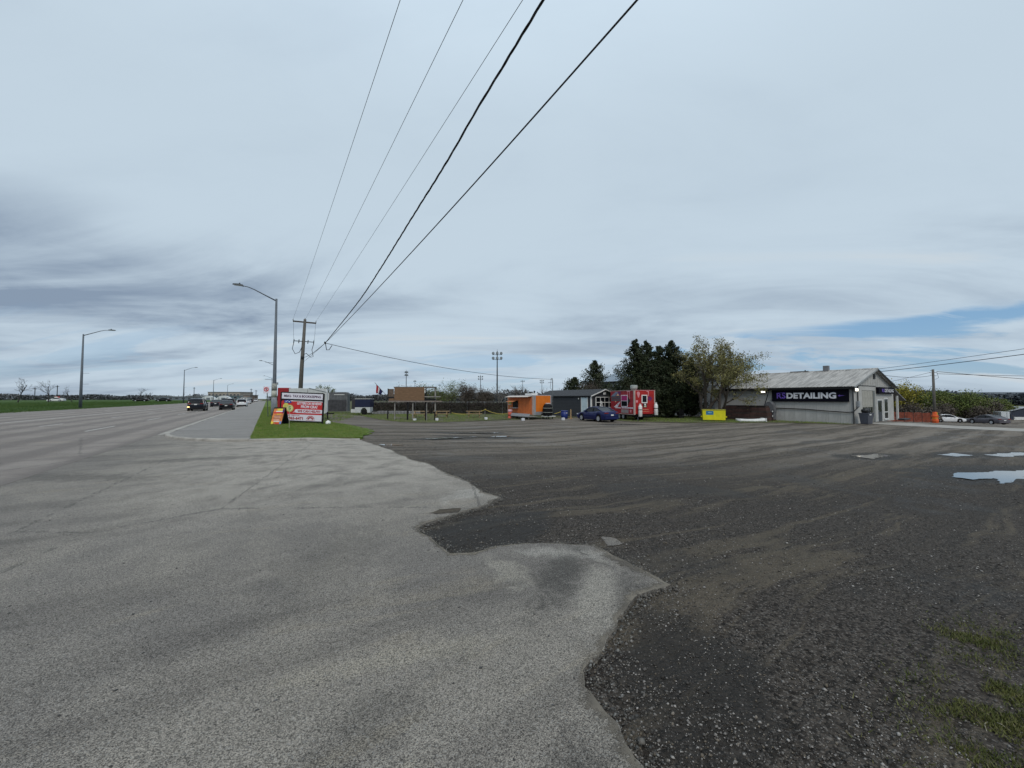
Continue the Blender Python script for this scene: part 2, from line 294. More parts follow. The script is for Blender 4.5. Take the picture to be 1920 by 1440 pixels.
# ------------------------------------------------------------------ mesh helpers
class MB:
    def __init__(s): s.v = []; s.f = []
    def add(s, vs, fs):
        b = len(s.v); s.v += [tuple(p) for p in vs]; s.f += [tuple(i + b for i in f) for f in fs]; return s
    def box(s, x0, x1, y0, y1, z0, z1):
        return s.add([(x0, y0, z0), (x1, y0, z0), (x1, y1, z0), (x0, y1, z0), (x0, y0, z1), (x1, y0, z1), (x1, y1, z1), (x0, y1, z1)],
                     [(0, 3, 2, 1), (4, 5, 6, 7), (0, 1, 5, 4), (1, 2, 6, 5), (2, 3, 7, 6), (3, 0, 4, 7)])
    def bbox(s, x0, x1, y0, y1, z0, z1, b=0.02):   # box with chamfered edges
        bm = bmesh.new(); bmesh.ops.create_cube(bm, size=1)
        for v in bm.verts: v.co = ((x0 + x1) / 2 + v.co.x * (x1 - x0), (y0 + y1) / 2 + v.co.y * (y1 - y0), (z0 + z1) / 2 + v.co.z * (z1 - z0))
        bmesh.ops.bevel(bm, geom=bm.edges[:], offset=b, segments=2, affect='EDGES', profile=0.6)
        bm.verts.index_update(); s.add([v.co[:] for v in bm.verts], [[q.index for q in f.verts] for f in bm.faces]); bm.free(); return s
    def prism(s, poly, a, b, axis='y'):            # 2-D outline swept along an axis
        n = len(poly)
        def P(p, t):
            return {'y': (p[0], t, p[1]), 'x': (t, p[0], p[1]), 'z': (p[0], p[1], t)}[axis]
        vs = [P(p, a) for p in poly] + [P(p, b) for p in poly]
        fs = [tuple(range(n)), tuple(range(2 * n - 1, n - 1, -1))] + [((i + 1) % n, i, n + i, n + (i + 1) % n) for i in range(n)]
        return s.add(vs, fs)
    def tube(s, pts, rad, n=6, cap=True):
        pts = [Vector(p) for p in pts]; k = len(pts)
        if not hasattr(rad, '__len__'): rad = [rad] * k
        base = len(s.v); prev = None
        for i, p in enumerate(pts):
            d = (pts[min(i + 1, k - 1)] - pts[max(i - 1, 0)]).normalized()
            if prev is None:
                a = d.cross(Vector((0.03, 0.11, 1)) if abs(d.z) < 0.95 else Vector((1, 0.1, 0))).normalized()
            else:
                a = (prev - d * prev.dot(d)).normalized()
            prev = a; c = d.cross(a)
            for j in range(n):
                t = 2 * math.pi * j / n
                s.v.append(tuple(p + (a * math.cos(t) + c * math.sin(t)) * rad[i]))
        for i in range(k - 1):
            for j in range(n):
                q = base + i * n
                s.f.append((q + j, q + (j + 1) % n, q + n + (j + 1) % n, q + n + j))
        if cap:
            s.f.append(tuple(base + j for j in range(n - 1, -1, -1))); s.f.append(tuple(base + (k - 1) * n + j for j in range(n)))
        return s
    def lathe(s, prof, c=(0, 0, 0), n=14, axis='z'):
        base = len(s.v)
        for r, h in prof:
            for j in range(n):
                t = 2 * math.pi * j / n; a, b = r * math.cos(t), r * math.sin(t)
                p = {'z': (a, b, h), 'x': (h, a, b), 'y': (a, h, b)}[axis]
                s.v.append((c[0] + p[0], c[1] + p[1], c[2] + p[2]))
        for i in range(len(prof) - 1):
            for j in range(n):
                q = base + i * n; s.f.append((q + j, q + (j + 1) % n, q + n + (j + 1) % n, q + n + j))
        s.f.append(tuple(base + j for j in range(n - 1, -1, -1))); s.f.append(tuple(base + (len(prof) - 1) * n + j for j in range(n)))
        return s
    def quad(s, a, b, c, d): return s.add([a, b, c, d], [(0, 1, 2, 3)])

def obj(name, mb, mat, parent=None, smooth=False, loc=None, rotz=None):
    me = bpy.data.meshes.new(name)
    me.from_pydata(mb.v, [], mb.f); me.validate(); me.update()
    return link_mesh(name, me, mat, parent, smooth, loc, rotz)
def link_mesh(name, me, mat, parent=None, smooth=False, loc=None, rotz=None):
    if mat and not me.materials: me.materials.append(mat)
    if smooth: me.polygons.foreach_set('use_smooth', [True] * len(me.polygons))
    o = bpy.data.objects.new(name, me); C.objects.link(o)
    if parent: o.parent = parent
    if loc: o.location = loc
    if rotz is not None: o.rotation_euler = (0, 0, rotz)
    return o
def fixn(o):
    bm = bmesh.new(); bm.from_mesh(o.data); bmesh.ops.recalc_face_normals(bm, faces=bm.faces[:]); bm.to_mesh(o.data); bm.free(); return o
def thing(name, label, cat, loc=(0, 0, 0), rotz=0.0, group=None):
    o = bpy.data.objects.new(name, None); C.objects.link(o); o.empty_display_size = 0.2
    o.location = loc; o.rotation_euler = (0, 0, rotz)
    return tag(o, label, cat, group)
def tag(o, label, cat=None, group=None, kind=None):
    if label: o['label'] = label
    if cat: o['category'] = cat
    if group: o['group'] = group
    if kind: o['kind'] = kind
    return o
def struct(o, label=None):
    o['kind'] = 'structure'
    if label: o['label'] = label
    return o
def dup(root, loc, rotz, label, group=None):
    r = root.copy(); C.objects.link(r); r.location = loc; r.rotation_euler = (root.rotation_euler[0], root.rotation_euler[1], rotz); r['label'] = label
    if group: r['group'] = group
    for ch in list(root.children):
        c = ch.copy(); C.objects.link(c); c.parent = r
        for g in ch.children:
            d = g.copy(); C.objects.link(d); d.parent = c
    return r
def np_mesh(name, V, F, mat, parent=None, smooth=False):   # V (n,3), F (m,k) all faces with k corners
    me = bpy.data.meshes.new(name); m, k = F.shape
    me.vertices.add(len(V)); me.vertices.foreach_set('co', V.astype(np.float32).ravel())
    me.loops.add(m * k); me.loops.foreach_set('vertex_index', F.astype(np.int32).ravel())
    me.polygons.add(m); me.polygons.foreach_set('loop_start', np.arange(0, m * k, k, dtype=np.int32))
    me.update(calc_edges=True)
    return link_mesh(name, me, mat, parent, smooth)
def text(s, w, h, mat, parent, loc, rot, name='lettering', bold=0.0, extrude=0.006, shear=0.0, space=1.0, thin=None):
    cu = bpy.data.curves.new(name, 'FONT'); cu.body = s; cu.extrude = 0.0; cu.offset = bold; cu.shear = shear; cu.space_character = space
    cu.align_x = 'LEFT'; cu.resolution_u = 3
    t = bpy.data.objects.new('tmp_text', cu); C.objects.link(t)
    dg = bpy.context.evaluated_depsgraph_get(); dg.update()
    me = bpy.data.meshes.new_from_object(t.evaluated_get(dg)); bpy.data.objects.remove(t)
    n = len(me.vertices); co = np.zeros(n * 3, np.float32); me.vertices.foreach_get('co', co); co = co.reshape(n, 3)
    lo, hi = co.min(0), co.max(0); co[:, 0] = (co[:, 0] - (lo[0] + hi[0]) / 2) * w / (hi[0] - lo[0]); co[:, 1] = (co[:, 1] - (lo[1] + hi[1]) / 2) * h / (hi[1] - lo[1])
    me.vertices.foreach_set('co', co.ravel()); me.update(); me.name = name; me.materials.clear()
    o = link_mesh(name, me, mat, parent, False, loc); o.rotation_euler = rot
    return o

# ------------------------------------------------------------------ terrain
def sm(a, b, x):
    t = max(0.0, min(1.0, (x - a) / (b - a))); return t * t * (3 - 2 * t)
def zt(s):
    if s < -4.3:
        if s > -20.8: return 0.3 * (-4.3 - s) / 16.5
        return 0.3 + 0.38 * sm(20.8, 25, -s)
    return -0.5 * sm(1, 14, s) - 0.0365 * (max(48.0, min(116.0, s)) - 48.0)
XCUT = [-25 + 0.5 * i for i in range(9)] + [-20.8, -4.3] + [1 + 0.4 * i for i in range(34)] + [48.0, 116.0]
def sheet(name, poly, dz, mat, parent=None, skirt=0.0, cuts=XCUT):
    vv, _, ff, *_r = delaunay_2d_cdt([Vector((p[0], p[1])) for p in poly], [], [list(range(len(poly)))], 1, 1e-6)
    bm = bmesh.new(); vs = [bm.verts.new((p[0], p[1], 0)) for p in vv]
    for f in ff: bm.faces.new([vs[i] for i in f])
    bm.normal_update()
    xs = [p[0] for p in poly]
    for c in cuts:
        if min(xs) < c < max(xs):
            bmesh.ops.bisect_plane(bm, geom=bm.verts[:] + bm.edges[:] + bm.faces[:], plane_co=(c, 0, 0), plane_no=(1, 0, 0), dist=1e-5)
    for v in bm.verts: v.co.z = zt(v.co.x) + (dz(v.co.x, v.co.y) if callable(dz) else dz)
    bm.normal_update()
    for f in bm.faces[:]:
        if f.normal.z < 0: f.normal_flip()
    if skirt:
        be = [e for e in bm.edges if e.is_boundary]
        r = bmesh.ops.extrude_edge_only(bm, edges=be)
        for g in r['geom']:
            if isinstance(g, bmesh.types.BMVert): g.co.z -= skirt
    me = bpy.data.meshes.new(name); bm.to_mesh(me); bm.free()
    return link_mesh(name, me, mat, parent)
def ragged(pts, step, amp, seed=0, closed=False, freq=1.3):
    out = []; q = pts + [pts[0]] if closed else pts
    for a, b in zip(q, q[1:]):
        n = max(1, int(math.hypot(b[0] - a[0], b[1] - a[1]) / step))
        for i in range(n):
            t = i / n; x = a[0] + (b[0] - a[0]) * t; y = a[1] + (b[1] - a[1]) * t
            k = mnoise.noise((x * freq, y * freq, seed)) + 0.5 * mnoise.noise((x * freq * 4, y * freq * 4, seed + 5)) + 0.35 * mnoise.noise((x * freq * 13, y * freq * 13, seed + 9))
            d = math.hypot(b[0] - a[0], b[1] - a[1]) or 1
            out.append((x - (b[1] - a[1]) / d * k * amp, y + (b[0] - a[0]) / d * k * amp))
    if not closed: out.append(pts[-1])
    return out
def smoothpath(pts, it=2):
    for _ in range(it):
        o = [pts[0]]
        for a, b in zip(pts, pts[1:]):
            o += [(a[0] * .75 + b[0] * .25, a[1] * .75 + b[1] * .25), (a[0] * .25 + b[0] * .75, a[1] * .25 + b[1] * .75)]
        pts = o + [pts[-1]]
    return pts

# ------------------------------------------------------------------ the ground, road, apron, verges
def lot_relief(x, y):   # shallow ruts and hollows of the gravel lot
    f = max(0.0, min(1.0, (27 - y) / 5)) * max(0.0, min(1.0, (36 - x) / 6))
    if f <= 0: return 0.0
    w = mnoise.noise((x * 0.22, y * 0.22, 4.0))
    rut = mnoise.noise((x * 0.09 + w * 0.4, y * 1.25 + w * 1.6, 1.0)); r2 = mnoise.noise((x * 0.16 - y * 0.35 + w, y * 0.8 + x * 0.30, 6.0))
    b = mnoise.noise((x * 1.1, y * 1.1, 2.0)); c = mnoise.noise((x * 3.3, y * 3.3, 3.0)); e = mnoise.noise((x * 9.0, y * 9.0, 5.0))
    return f * (-0.024 + 0.018 * rut + 0.010 * r2 + 0.014 * b + 0.007 * c + 0.004 * e)
def build_ground():
    xs = sorted(set([-3500, -1500, -600, -200, -80, -40, -30] + XCUT + [-15, -10, 20, 30, 60, 120, 300, 800, 1800, 3500]))
    ys = [-1500, -400, -100, -40, 0, 27.9, 29, 40, 100, 250, 600, 1500, 3800]
    mb = MB()
    for y in ys:
        for x in xs: mb.v.append((x, y, zt(x) - (0.09 if (0.3 < x < 150 and y < 28) else 0.012)))
    n = len(xs)
    for j in range(len(ys) - 1):
        for i in range(n - 1): mb.f.append((j * n + i, j * n + i + 1, (j + 1) * n + i + 1, (j + 1) * n + i))
    struct(obj('ground', mb, EARTH), 'rough earth and thin grass reaching to the horizon')
    struct(sheet('field', [(-900, -120), (-20.95, -120), (-20.95, 1600), (-900, 1600)], 0.0, FIELD), 'wide flat green field across the road')
    gx = [0.2 + 0.13 * i for i in range(62)]; gx += [gx[-1] + 0.3 * (i + 1) for i in range(90)]; gx += [38, 42, 46, 48, 60, 80, 100, 116, 160]
    gy = [-40, -20, -8, -4] + [-2 + 0.13 * i for i in range(78)]; gy += [gy[-1] + 0.3 * (i + 1) for i in range(66)]; gy += [29, 31, 34]
    mb = MB(); n = len(gx)
    for y in gy:
        for x in gx: mb.v.append((x, y, zt(x) + lot_relief(x, y)))
    for j in range(len(gy) - 1):
        for i in range(n - 1): mb.f.append((j * n + i, j * n + i + 1, (j + 1) * n + i + 1, (j + 1) * n + i))
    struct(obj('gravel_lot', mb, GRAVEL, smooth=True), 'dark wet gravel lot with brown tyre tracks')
    struct(sheet('gravel_track', [(12.5, 33), (12, 40), (9.5, 50), (8.5, 56), (6.5, 56), (5.0, 40), (4.2, 33)], 0.003, GRAVEL), 'gravel track leading back to the parked trailers')
    road = struct(sheet('road', [(-20.8, -80), (-4.36, -80), (-4.36, 700), (-20.8, 700)], 0.012, ROADM), 'wide worn asphalt road with faded lane lines')
    struct(sheet('road_shoulder', ragged([(-21.9, -80), (-20.78, -80)], 9, 0) + ragged([(-20.78, -80), (-20.78, 400)], 40, 0) + ragged([(-21.7, 400), (-21.7, -80)], 1.2, 0.25, 4), 0.008, M('shoulder_grit', (0.17, 0.155, 0.135), 0.9, 0.3, 1.5, bump=0.5)), 'narrow gritty shoulder along the field')
    P1, P2 = paint_mat('worn_white_paint', (0.50, 0.49, 0.465), 0.55), paint_mat('worn_edge_paint', (0.42, 0.42, 0.40), 0.54)
    def line(x, w, y0, y1, mat): sheet('lane_line', [(x - w / 2, y0), (x + w / 2, y0), (x + w / 2, y1), (x - w / 2, y1)], 0.017, mat, road)
    line(-14.0, 0.13, -40, 420, P1); line(-20.3, 0.11, -40, 420, P2)
    for k in range(16): line(-7.7, 0.11, 4 + k * 12, 8.5 + k * 12, P1)
    for k in range(12): line(-17.2, 0.11, 8 + k * 12, 11.5 + k * 12, P1)
    for k in range(12): line(-10.9, 0.11, 9 + k * 12, 12 + k * 12, P1)
    edge = [(3.42, 17.2), (3.53, 15.59), (3.65, 13.36), (3.56, 11.07), (3.78, 10.33), (3.63, 8.82), (3.67, 7.72), (3.44, 6.42), (3.56, 5.95), (3.1, 5.66), (2.42, 5.34), (2.06, 5.19), (1.66, 5.03), (1.71, 4.66), (1.79, 4.33), (1.75, 4.01), (1.93, 3.89), (2.28, 3.90), (2.68, 3.85), (3.05, 3.69), (3.31, 3.41), (3.32, 3.09), (3.27, 2.9), (3.28, 2.6), (3.23, 2.3), (2.81, 2.31), (2.42, 2.15), (1.97, 1.99), (1.75, 1.87), (1.64, 1.75), (1.6, 1.62), (1.55, 1.46), (1.48, 1.26), (1.3, 0.6), (1.05, -1), (1.0, -4), (0.9, -12)]
    poly = ragged(ragged(edge, 0.25, 0.09, 2, freq=2.2), 0.03, 0.028, 5, freq=5.0) + [(-4.34, -12), (-4.34, 27), (-3.4, 23.3), (-2.4, 20.9), (-0.5, 18.9), (1.1, 18.2)]
    global APRON; APRON = poly
    struct(sheet('asphalt_apron', poly, 0.016, ASPH, skirt=0.09), 'pale worn asphalt apron with a broken edge')
    # broken remnants and holes beside the apron edge
    o = sheet('asphalt_patch', ragged([(3.71, 3.65), (3.80, 3.52), (3.78, 3.36), (3.55, 3.39)], 0.03, 0.06, 8, True), lambda x, y: lot_relief(x, y) + 0.006, ASPH); struct(o, 'small pale asphalt remnant in the gravel')
    struct(sheet('asphalt_hole', ragged([(2.02, 5.62), (2.3, 5.72), (2.62, 5.62), (2.5, 5.42), (2.15, 5.46)], 0.04, 0.06, 20, True), 0.0185, GRAVEL), 'shallow gravel filled pothole near the apron point')
    # kerb, gutter, paved boulevard, grass verge
    kp = [(-4.0, 320), (-4.0, 150), (-4.0, 90), (-4.0, 60), (-4.0, 40), (-4.0, 30), (-4.0, 25.6)] + smoothpath([(-4.0, 25.6), (-3.95, 23.2), (-3.0, 20.8), (-1.6, 19.2), (-0.5, 18.62)], 2)[1:] + [(1.1, 18.02), (3.4, 17.5)]
    struct(sheet('gutter', [(-4.36, 320), (-4.36, 25.2), (-4.28, 24.0), (-4.0, 24.6), (-3.98, 26), (-3.98, 320)], 0.020, CONC), 'pale concrete gutter along the kerb')
    kerb = bpy.data.objects.new('kerb', None); C.objects.link(kerb); struct(kerb, 'pale concrete kerb curving into the driveway')
    dist = [0.0]
    for a, b in zip(kp, kp[1:]): dist.append(dist[-1] + math.dist(a, b))
    def at(t):
        for i in range(len(kp) - 1):
            if t <= dist[i + 1] or i == len(kp) - 2:
                f = (t - dist[i]) / (dist[i + 1] - dist[i]); return (kp[i][0] + (kp[i + 1][0] - kp[i][0]) * f, kp[i][1] + (kp[i + 1][1] - kp[i][1]) * f)
    t, L = 0.0, dist[-1]
    while t < L - 0.05:
        ln = 60 if t < 220 else (12 if t < 270 else 1.9)
        e = min(L, t + ln); m = max(1, int((e - t - 0.012) / 0.3)) if t > 270 else 2; mb = MB(); ring = []
        jz = random.uniform(-0.012, 0.012) if t > 270 else 0
        for k in range(m + 1):
            u = t + 0.012 + (e - t - 0.012) * k / m; p = at(u); q = at(min(L, u + 0.05)) if u < L - 0.06 else p; o_ = at(u - 0.05)
            d = Vector((q[0] - o_[0], q[1] - o_[1])).normalized(); nx, ny = -d.y, d.x   # left of travel = land side
            b = len(mb.v); z = zt(p[0])
            drop = 0.07 * sm(1.2, 3.3, p[0])
            for w, h in ((-0.02, -0.03), (-0.0, 0.085 - drop + jz), (0.03, 0.115 - drop + jz), (0.15, 0.118 - drop + jz), (0.16, 0.02)): mb.v.append((p[0] + nx * w, p[1] + ny * w, z + h))
            if k:
                for j in range(4): mb.f.append((b - 5 + j, b - 4 + j, b + 1 + j, b + j))
        mb.f.append((0, 1, 2, 3, 4)); n = len(mb.v); mb.f.append((n - 1, n - 2, n - 3, n - 4, n - 5))
        fixn(obj('kerb_stone', mb, CONC, kerb)); t = e
    struct(sheet('boulevard_path', [(-3.86, 320), (-3.86, 25.7), (-3.8, 23.4), (-2.9, 21.0), (-1.5, 19.4), (-0.42, 18.82), (-0.5, 26), (-0.4, 60), (-0.3, 320)], 0.098, BLVD), 'grey asphalt boulevard path between kerb and lawn')
    vp = ragged([(-0.45, 320), (-0.5, 60), (-0.55, 28), (-0.50, 18.80)], 0.5, 0.05, 3) + [(1.1, 18.19), (3.3, 17.70)] + ragged([(3.3, 17.70), (4.3, 20.4), (5.3, 24.0), (5.0, 28.5), (3.9, 33.0), (3.3, 38.0)], 0.3, 0.35, 6) + [(2.6, 60), (2.0, 320)]
    vz = lambda x, y: 0.115 - 0.10 * sm(2.6, 4.6, x)
    struct(sheet('grass_verge', vp, vz, LAWN, skirt=0.12), 'bright green lawn strip under the roadside sign')
    mid = ragged([(9.9, 50), (9.3, 38.6), (10.2, 34.9), (12.5, 33.8), (16, 33.9), (19.5, 34.7), (22.3, 35.6), (23.8, 37.6)], 0.5, 0.3, 7) + [(29, 45), (22, 53), (11, 58)]
    struct(sheet('grass_patch', mid, 0.02, ROUGHG), 'patchy grass under the plywood billboard')
    rt = ragged([(30.2, 29), (29.5, 25.0), (30.8, 23.3), (33.6, 20.4), (39.3, 17.2), (42.3, 12.2)], 0.5, 0.3, 9) + [(43.58, 12.4), (43.58, 25), (47, 34), (40, 44), (30, 42)]
    struct(sheet('grass_strip', rt, 0.02, ROUGHG), 'thin grass strip along the grey workshop wall')
    struct(sheet('concrete_drive', ragged([(44.9, 11.2), (44.4, 9.6), (43.3, 6.3), (43.2, 3.3), (44, -8), (49, -8), (47.3, 3.7), (47.6, 6.9), (48.5, 9.6), (57, 10.0), (57, 12.3), (46, 12.3)], 0.6, 0.12, 12, True), 0.012, M('pale_concrete', (0.30, 0.285, 0.26), 0.85, 0.2, 1.2)), 'pale concrete strip before the workshop door')
    # puddles
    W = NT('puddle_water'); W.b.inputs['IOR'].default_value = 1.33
    wat = W.fin((0.20, 0.186, 0.166), 0.06, W.bump(W.noise(W.pos(True), 5.0, 2), 0.02, 0.01), 0, 0.5)  # pale base colour stands in for the brightness of reflected sky
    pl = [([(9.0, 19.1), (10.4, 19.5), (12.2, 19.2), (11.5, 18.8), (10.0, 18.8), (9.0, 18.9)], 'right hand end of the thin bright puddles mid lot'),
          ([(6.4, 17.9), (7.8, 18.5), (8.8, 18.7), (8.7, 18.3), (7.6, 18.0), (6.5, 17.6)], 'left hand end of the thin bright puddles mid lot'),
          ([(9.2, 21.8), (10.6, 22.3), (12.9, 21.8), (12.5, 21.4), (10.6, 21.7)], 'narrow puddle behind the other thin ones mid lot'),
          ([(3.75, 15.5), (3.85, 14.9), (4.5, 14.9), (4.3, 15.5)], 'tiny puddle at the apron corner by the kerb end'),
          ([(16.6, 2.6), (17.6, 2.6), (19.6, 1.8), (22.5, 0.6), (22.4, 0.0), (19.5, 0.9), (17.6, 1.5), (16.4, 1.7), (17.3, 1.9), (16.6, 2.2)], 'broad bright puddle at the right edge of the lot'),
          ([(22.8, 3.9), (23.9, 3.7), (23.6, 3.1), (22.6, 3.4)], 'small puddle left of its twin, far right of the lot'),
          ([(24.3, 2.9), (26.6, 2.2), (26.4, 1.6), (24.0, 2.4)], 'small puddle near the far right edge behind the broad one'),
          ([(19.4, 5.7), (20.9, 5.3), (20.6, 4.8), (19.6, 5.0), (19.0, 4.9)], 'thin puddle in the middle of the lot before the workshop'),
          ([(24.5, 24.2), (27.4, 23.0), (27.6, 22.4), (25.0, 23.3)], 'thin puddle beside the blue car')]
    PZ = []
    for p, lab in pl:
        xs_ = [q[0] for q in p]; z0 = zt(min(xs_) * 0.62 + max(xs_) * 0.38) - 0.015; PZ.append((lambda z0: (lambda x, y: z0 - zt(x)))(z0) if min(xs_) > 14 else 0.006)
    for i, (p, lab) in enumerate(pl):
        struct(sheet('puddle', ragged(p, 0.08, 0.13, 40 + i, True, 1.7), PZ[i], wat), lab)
build_ground()

def in_poly(P, poly):
    x, y = P[:, 0], P[:, 1]; c = np.zeros(len(P), bool); n = len(poly)
    for i in range(n):
        x0, y0 = poly[i]; x1, y1 = poly[(i + 1) % n]
        k = (y0 > y) != (y1 > y)
        if y0 != y1: c ^= k & (x < (x1 - x0) * (y - y0) / (y1 - y0) + x0)
    return c
def zt_np(x): 
    t = np.clip((x - 1) / 13, 0, 1); a = -0.5 * t * t * (3 - 2 * t)
    r = 0.3 * np.clip((-4.3 - x) / 16.5, 0, 1); q = np.clip((-x - 20.8) / 4.2, 0, 1)
    return a + r + 0.38 * q * q * (3 - 2 * q) - 0.0365 * (np.clip(x, 48, 116) - 48)

def stones(name, P, size, rng, mat, dz=0.0, flat=0.6):
    n = len(P); base = np.array([(1, 0, 0), (0, 1, 0), (-1, 0, 0), (0, -1, 0), (0, 0, 1), (0.15, 0.1, -0.7)], float)
    F = np.array([(0, 1, 4), (1, 2, 4), (2, 3, 4), (3, 0, 4), (1, 0, 5), (2, 1, 5), (3, 2, 5), (0, 3, 5)])
    V = base[None] * (1 + rng.uniform(-0.35, 0.35, (n, 6, 3))) + rng.uniform(-0.22, 0.22, (n, 6, 3))
    a = rng.uniform(0, 6.283, n); ca, sa = np.cos(a), np.sin(a)
    V = np.stack([V[..., 0] * ca[:, None] - V[..., 1] * sa[:, None], V[..., 0] * sa[:, None] + V[..., 1] * ca[:, None], V[..., 2] * flat], -1)
    V *= (size * 0.5)[:, None, None] * np.stack([np.ones(n), rng.uniform(0.6, 1, n), np.ones(n)], -1)[:, None]
    zz = np.array([lot_relief(x, y) for x, y in P]) if dz == 0.0 else dz
    V += np.stack([P[:, 0], P[:, 1], zt_np(P[:, 0]) + zz + size * 0.12], -1)[:, None]
    FF = (F[None] + (np.arange(n) * 6)[:, None, None]).reshape(-1, 3)
    return np_mesh(name, V.reshape(-1, 3), FF, mat)
def stone_mat(name, lo, hi, warm):
    n = NT(name); g = n.N('ShaderNodeNewGeometry'); r = g.outputs['Random Per Island']
    k = n.mix(n.math('POWER', r, 2.6), lo, hi); k = n.mix(n.math('MULTIPLY', n.math('GREATER_THAN', n.math('FRACT', n.math('MULTIPLY', r, 37.0)), 0.86), 0.7), k, warm)
    return n.fin(k, 0.75, None, 0, 0.35)
def build_stones():
    rng = np.random.default_rng(3)
    n = 340000; rad = 0.9 * np.exp(rng.uniform(0, math.log(26), n)); th = rng.uniform(-0.6, 1.75, n)
    P = np.stack([rad * np.cos(th), rad * np.sin(th)], -1)
    P = P[(P[:, 0] > 0.6)]
    keep = ~in_poly(P, APRON); P = P[keep]
    cl = np.array([mnoise.noise((x * 0.8, y * 0.8, 3.3)) + 0.6 * mnoise.noise((x * 2.6, y * 2.6, 7.7)) for x, y in P])
    P = P[rng.uniform(-0.62, 0.75, len(P)) < cl]
    d = np.hypot(P[:, 0], P[:, 1])
    size = np.clip(rng.lognormal(-4.78, 0.45, len(P)) * (1 + 0.05 * d), 0.004, 0.05)
    tag(stones('gravel_stones', P, size, rng, stone_mat('gravel_stone', (0.024, 0.0205, 0.0175), (0.34, 0.318, 0.295), (0.130, 0.106, 0.076))), 'loose dark grey gravel stones scattered over the lot', 'gravel', kind='stuff')
    m = 2600; Q = np.stack([rng.uniform(-5, 4.2, m), 1.0 + 14 * rng.beta(1.1, 2.2, m)], -1)
    Q = Q[in_poly(Q, APRON)]
    tag(stones('loose_grit', Q, np.clip(rng.lognormal(-4.6, 0.4, len(Q)), 0.005, 0.03), rng, stone_mat('grit_stone', (0.05, 0.05, 0.05), (0.16, 0.155, 0.15), (0.3, 0.28, 0.25)), 0.016), 'loose grit lying on the pale asphalt apron', 'gravel', kind='stuff')
    ch = np.array(APRON[:-6]); ch = ch[(ch[:, 1] > 0.9) & (ch[:, 1] < 9)]; kk = rng.integers(0, len(ch), 260)
    tag(stones('asphalt_chunks', ch[kk] + np.abs(rng.normal(0.05, 0.09, (260, 2))) * np.array([1, -0.3]), np.clip(rng.lognormal(-3.35, 0.4, 260), 0.02, 0.075), rng, stone_mat('chunk_stone', (0.07, 0.064, 0.057), (0.20, 0.186, 0.165), (0.12, 0.105, 0.085)), -0.012), 'broken asphalt chunks lying along the crumbled edge', 'rubble', kind='stuff')
    # windrow of grit along the broken asphalt edge
    e = np.array(APRON[:-6]); e = e[e[:, 1] > 0.5]; k = rng.integers(0, len(e), 16000)
    E_ = e[k] + rng.normal(0, 0.09, (16000, 2)); dd = np.hypot(E_[:, 0], E_[:, 1]); E_ = E_[rng.uniform(0, 1, 16000) < np.clip(6 / dd, 0.25, 1)]
    tag(stones('edge_grit', E_, np.clip(rng.lognormal(-4.6, 0.45, len(E_)), 0.005, 0.035), rng, stone_mat('edge_stone', (0.05, 0.049, 0.046), (0.23, 0.225, 0.21), (0.2, 0.18, 0.15)), 0.006), 'grit crumbled along the broken asphalt edge', 'gravel', kind='stuff')
build_stones()
def build_edge_dust():
    e = APRON[:-6]; n = len(e); mb = MB(); fade = []
    for i in range(0, n, 2):
        a, b = e[max(0, i - 10)], e[min(n - 1, i + 10)]; d = Vector((b[0] - a[0], b[1] - a[1])); d = d.normalized() if d.length > 1e-6 else Vector((0, -1))
        x, y = e[i]; k = 0.5 + 0.5 * mnoise.noise((x * 0.9, y * 0.9, 12.0)) + 0.25 * mnoise.noise((x * 4, y * 4, 13.0)); w = 0.03 + 0.40 * max(0.0, k - 0.25) ** 1.3
        for t in (0.0, 0.5, 1.0):
            px, py = x + d.y * w * t, y - d.x * w * t; mb.v.append((px, py, zt(px) + 0.0172 + 0.0012 * mnoise.noise((i * 0.13, t * 5.0, 3.0)))); fade.append(1 - t)
        if i:
            q = len(mb.v) - 6
            for j in (0, 1): mb.f.append((q + j, q + j + 1, q + j + 4, q + j + 3))
    N_ = NT('edge_dust'); at = N_.N('ShaderNodeAttribute'); at.attribute_name = 'fade'; p = N_.pos(True)
    nz = N_.math('ADD', N_.math('MULTIPLY', N_.noise(p, 7.0, 6, 0.7), 0.6), N_.math('MULTIPLY', N_.noise(p, 60.0, 4, 0.7), 0.4))
    al = N_.mapr(N_.math('ADD', N_.math('MULTIPLY', at.outputs['Fac'], 0.62), N_.math('MULTIPLY', N_.math('SUBTRACT', nz, 0.5), 2.2)), 0.25, 0.62)
    m = N_.fin(N_.mix(N_.mapr(N_.noise(p, 2.0, 4), 0.4, 0.6), (0.105, 0.094, 0.079), (0.175, 0.155, 0.126)), 0.9, N_.bump(N_.noise(p, 90, 3), 0.6, 0.006), 0, 0.2); N_.L(al, N_.b.inputs['Alpha'])
    o = obj('edge_dust', mb, m); at_ = o.data.attributes.new('fade', 'FLOAT', 'POINT'); at_.data.foreach_set('value', fade); tag(o, 'thin dust and fines washed onto the asphalt edge', 'dust', kind='stuff')
build_edge_dust()

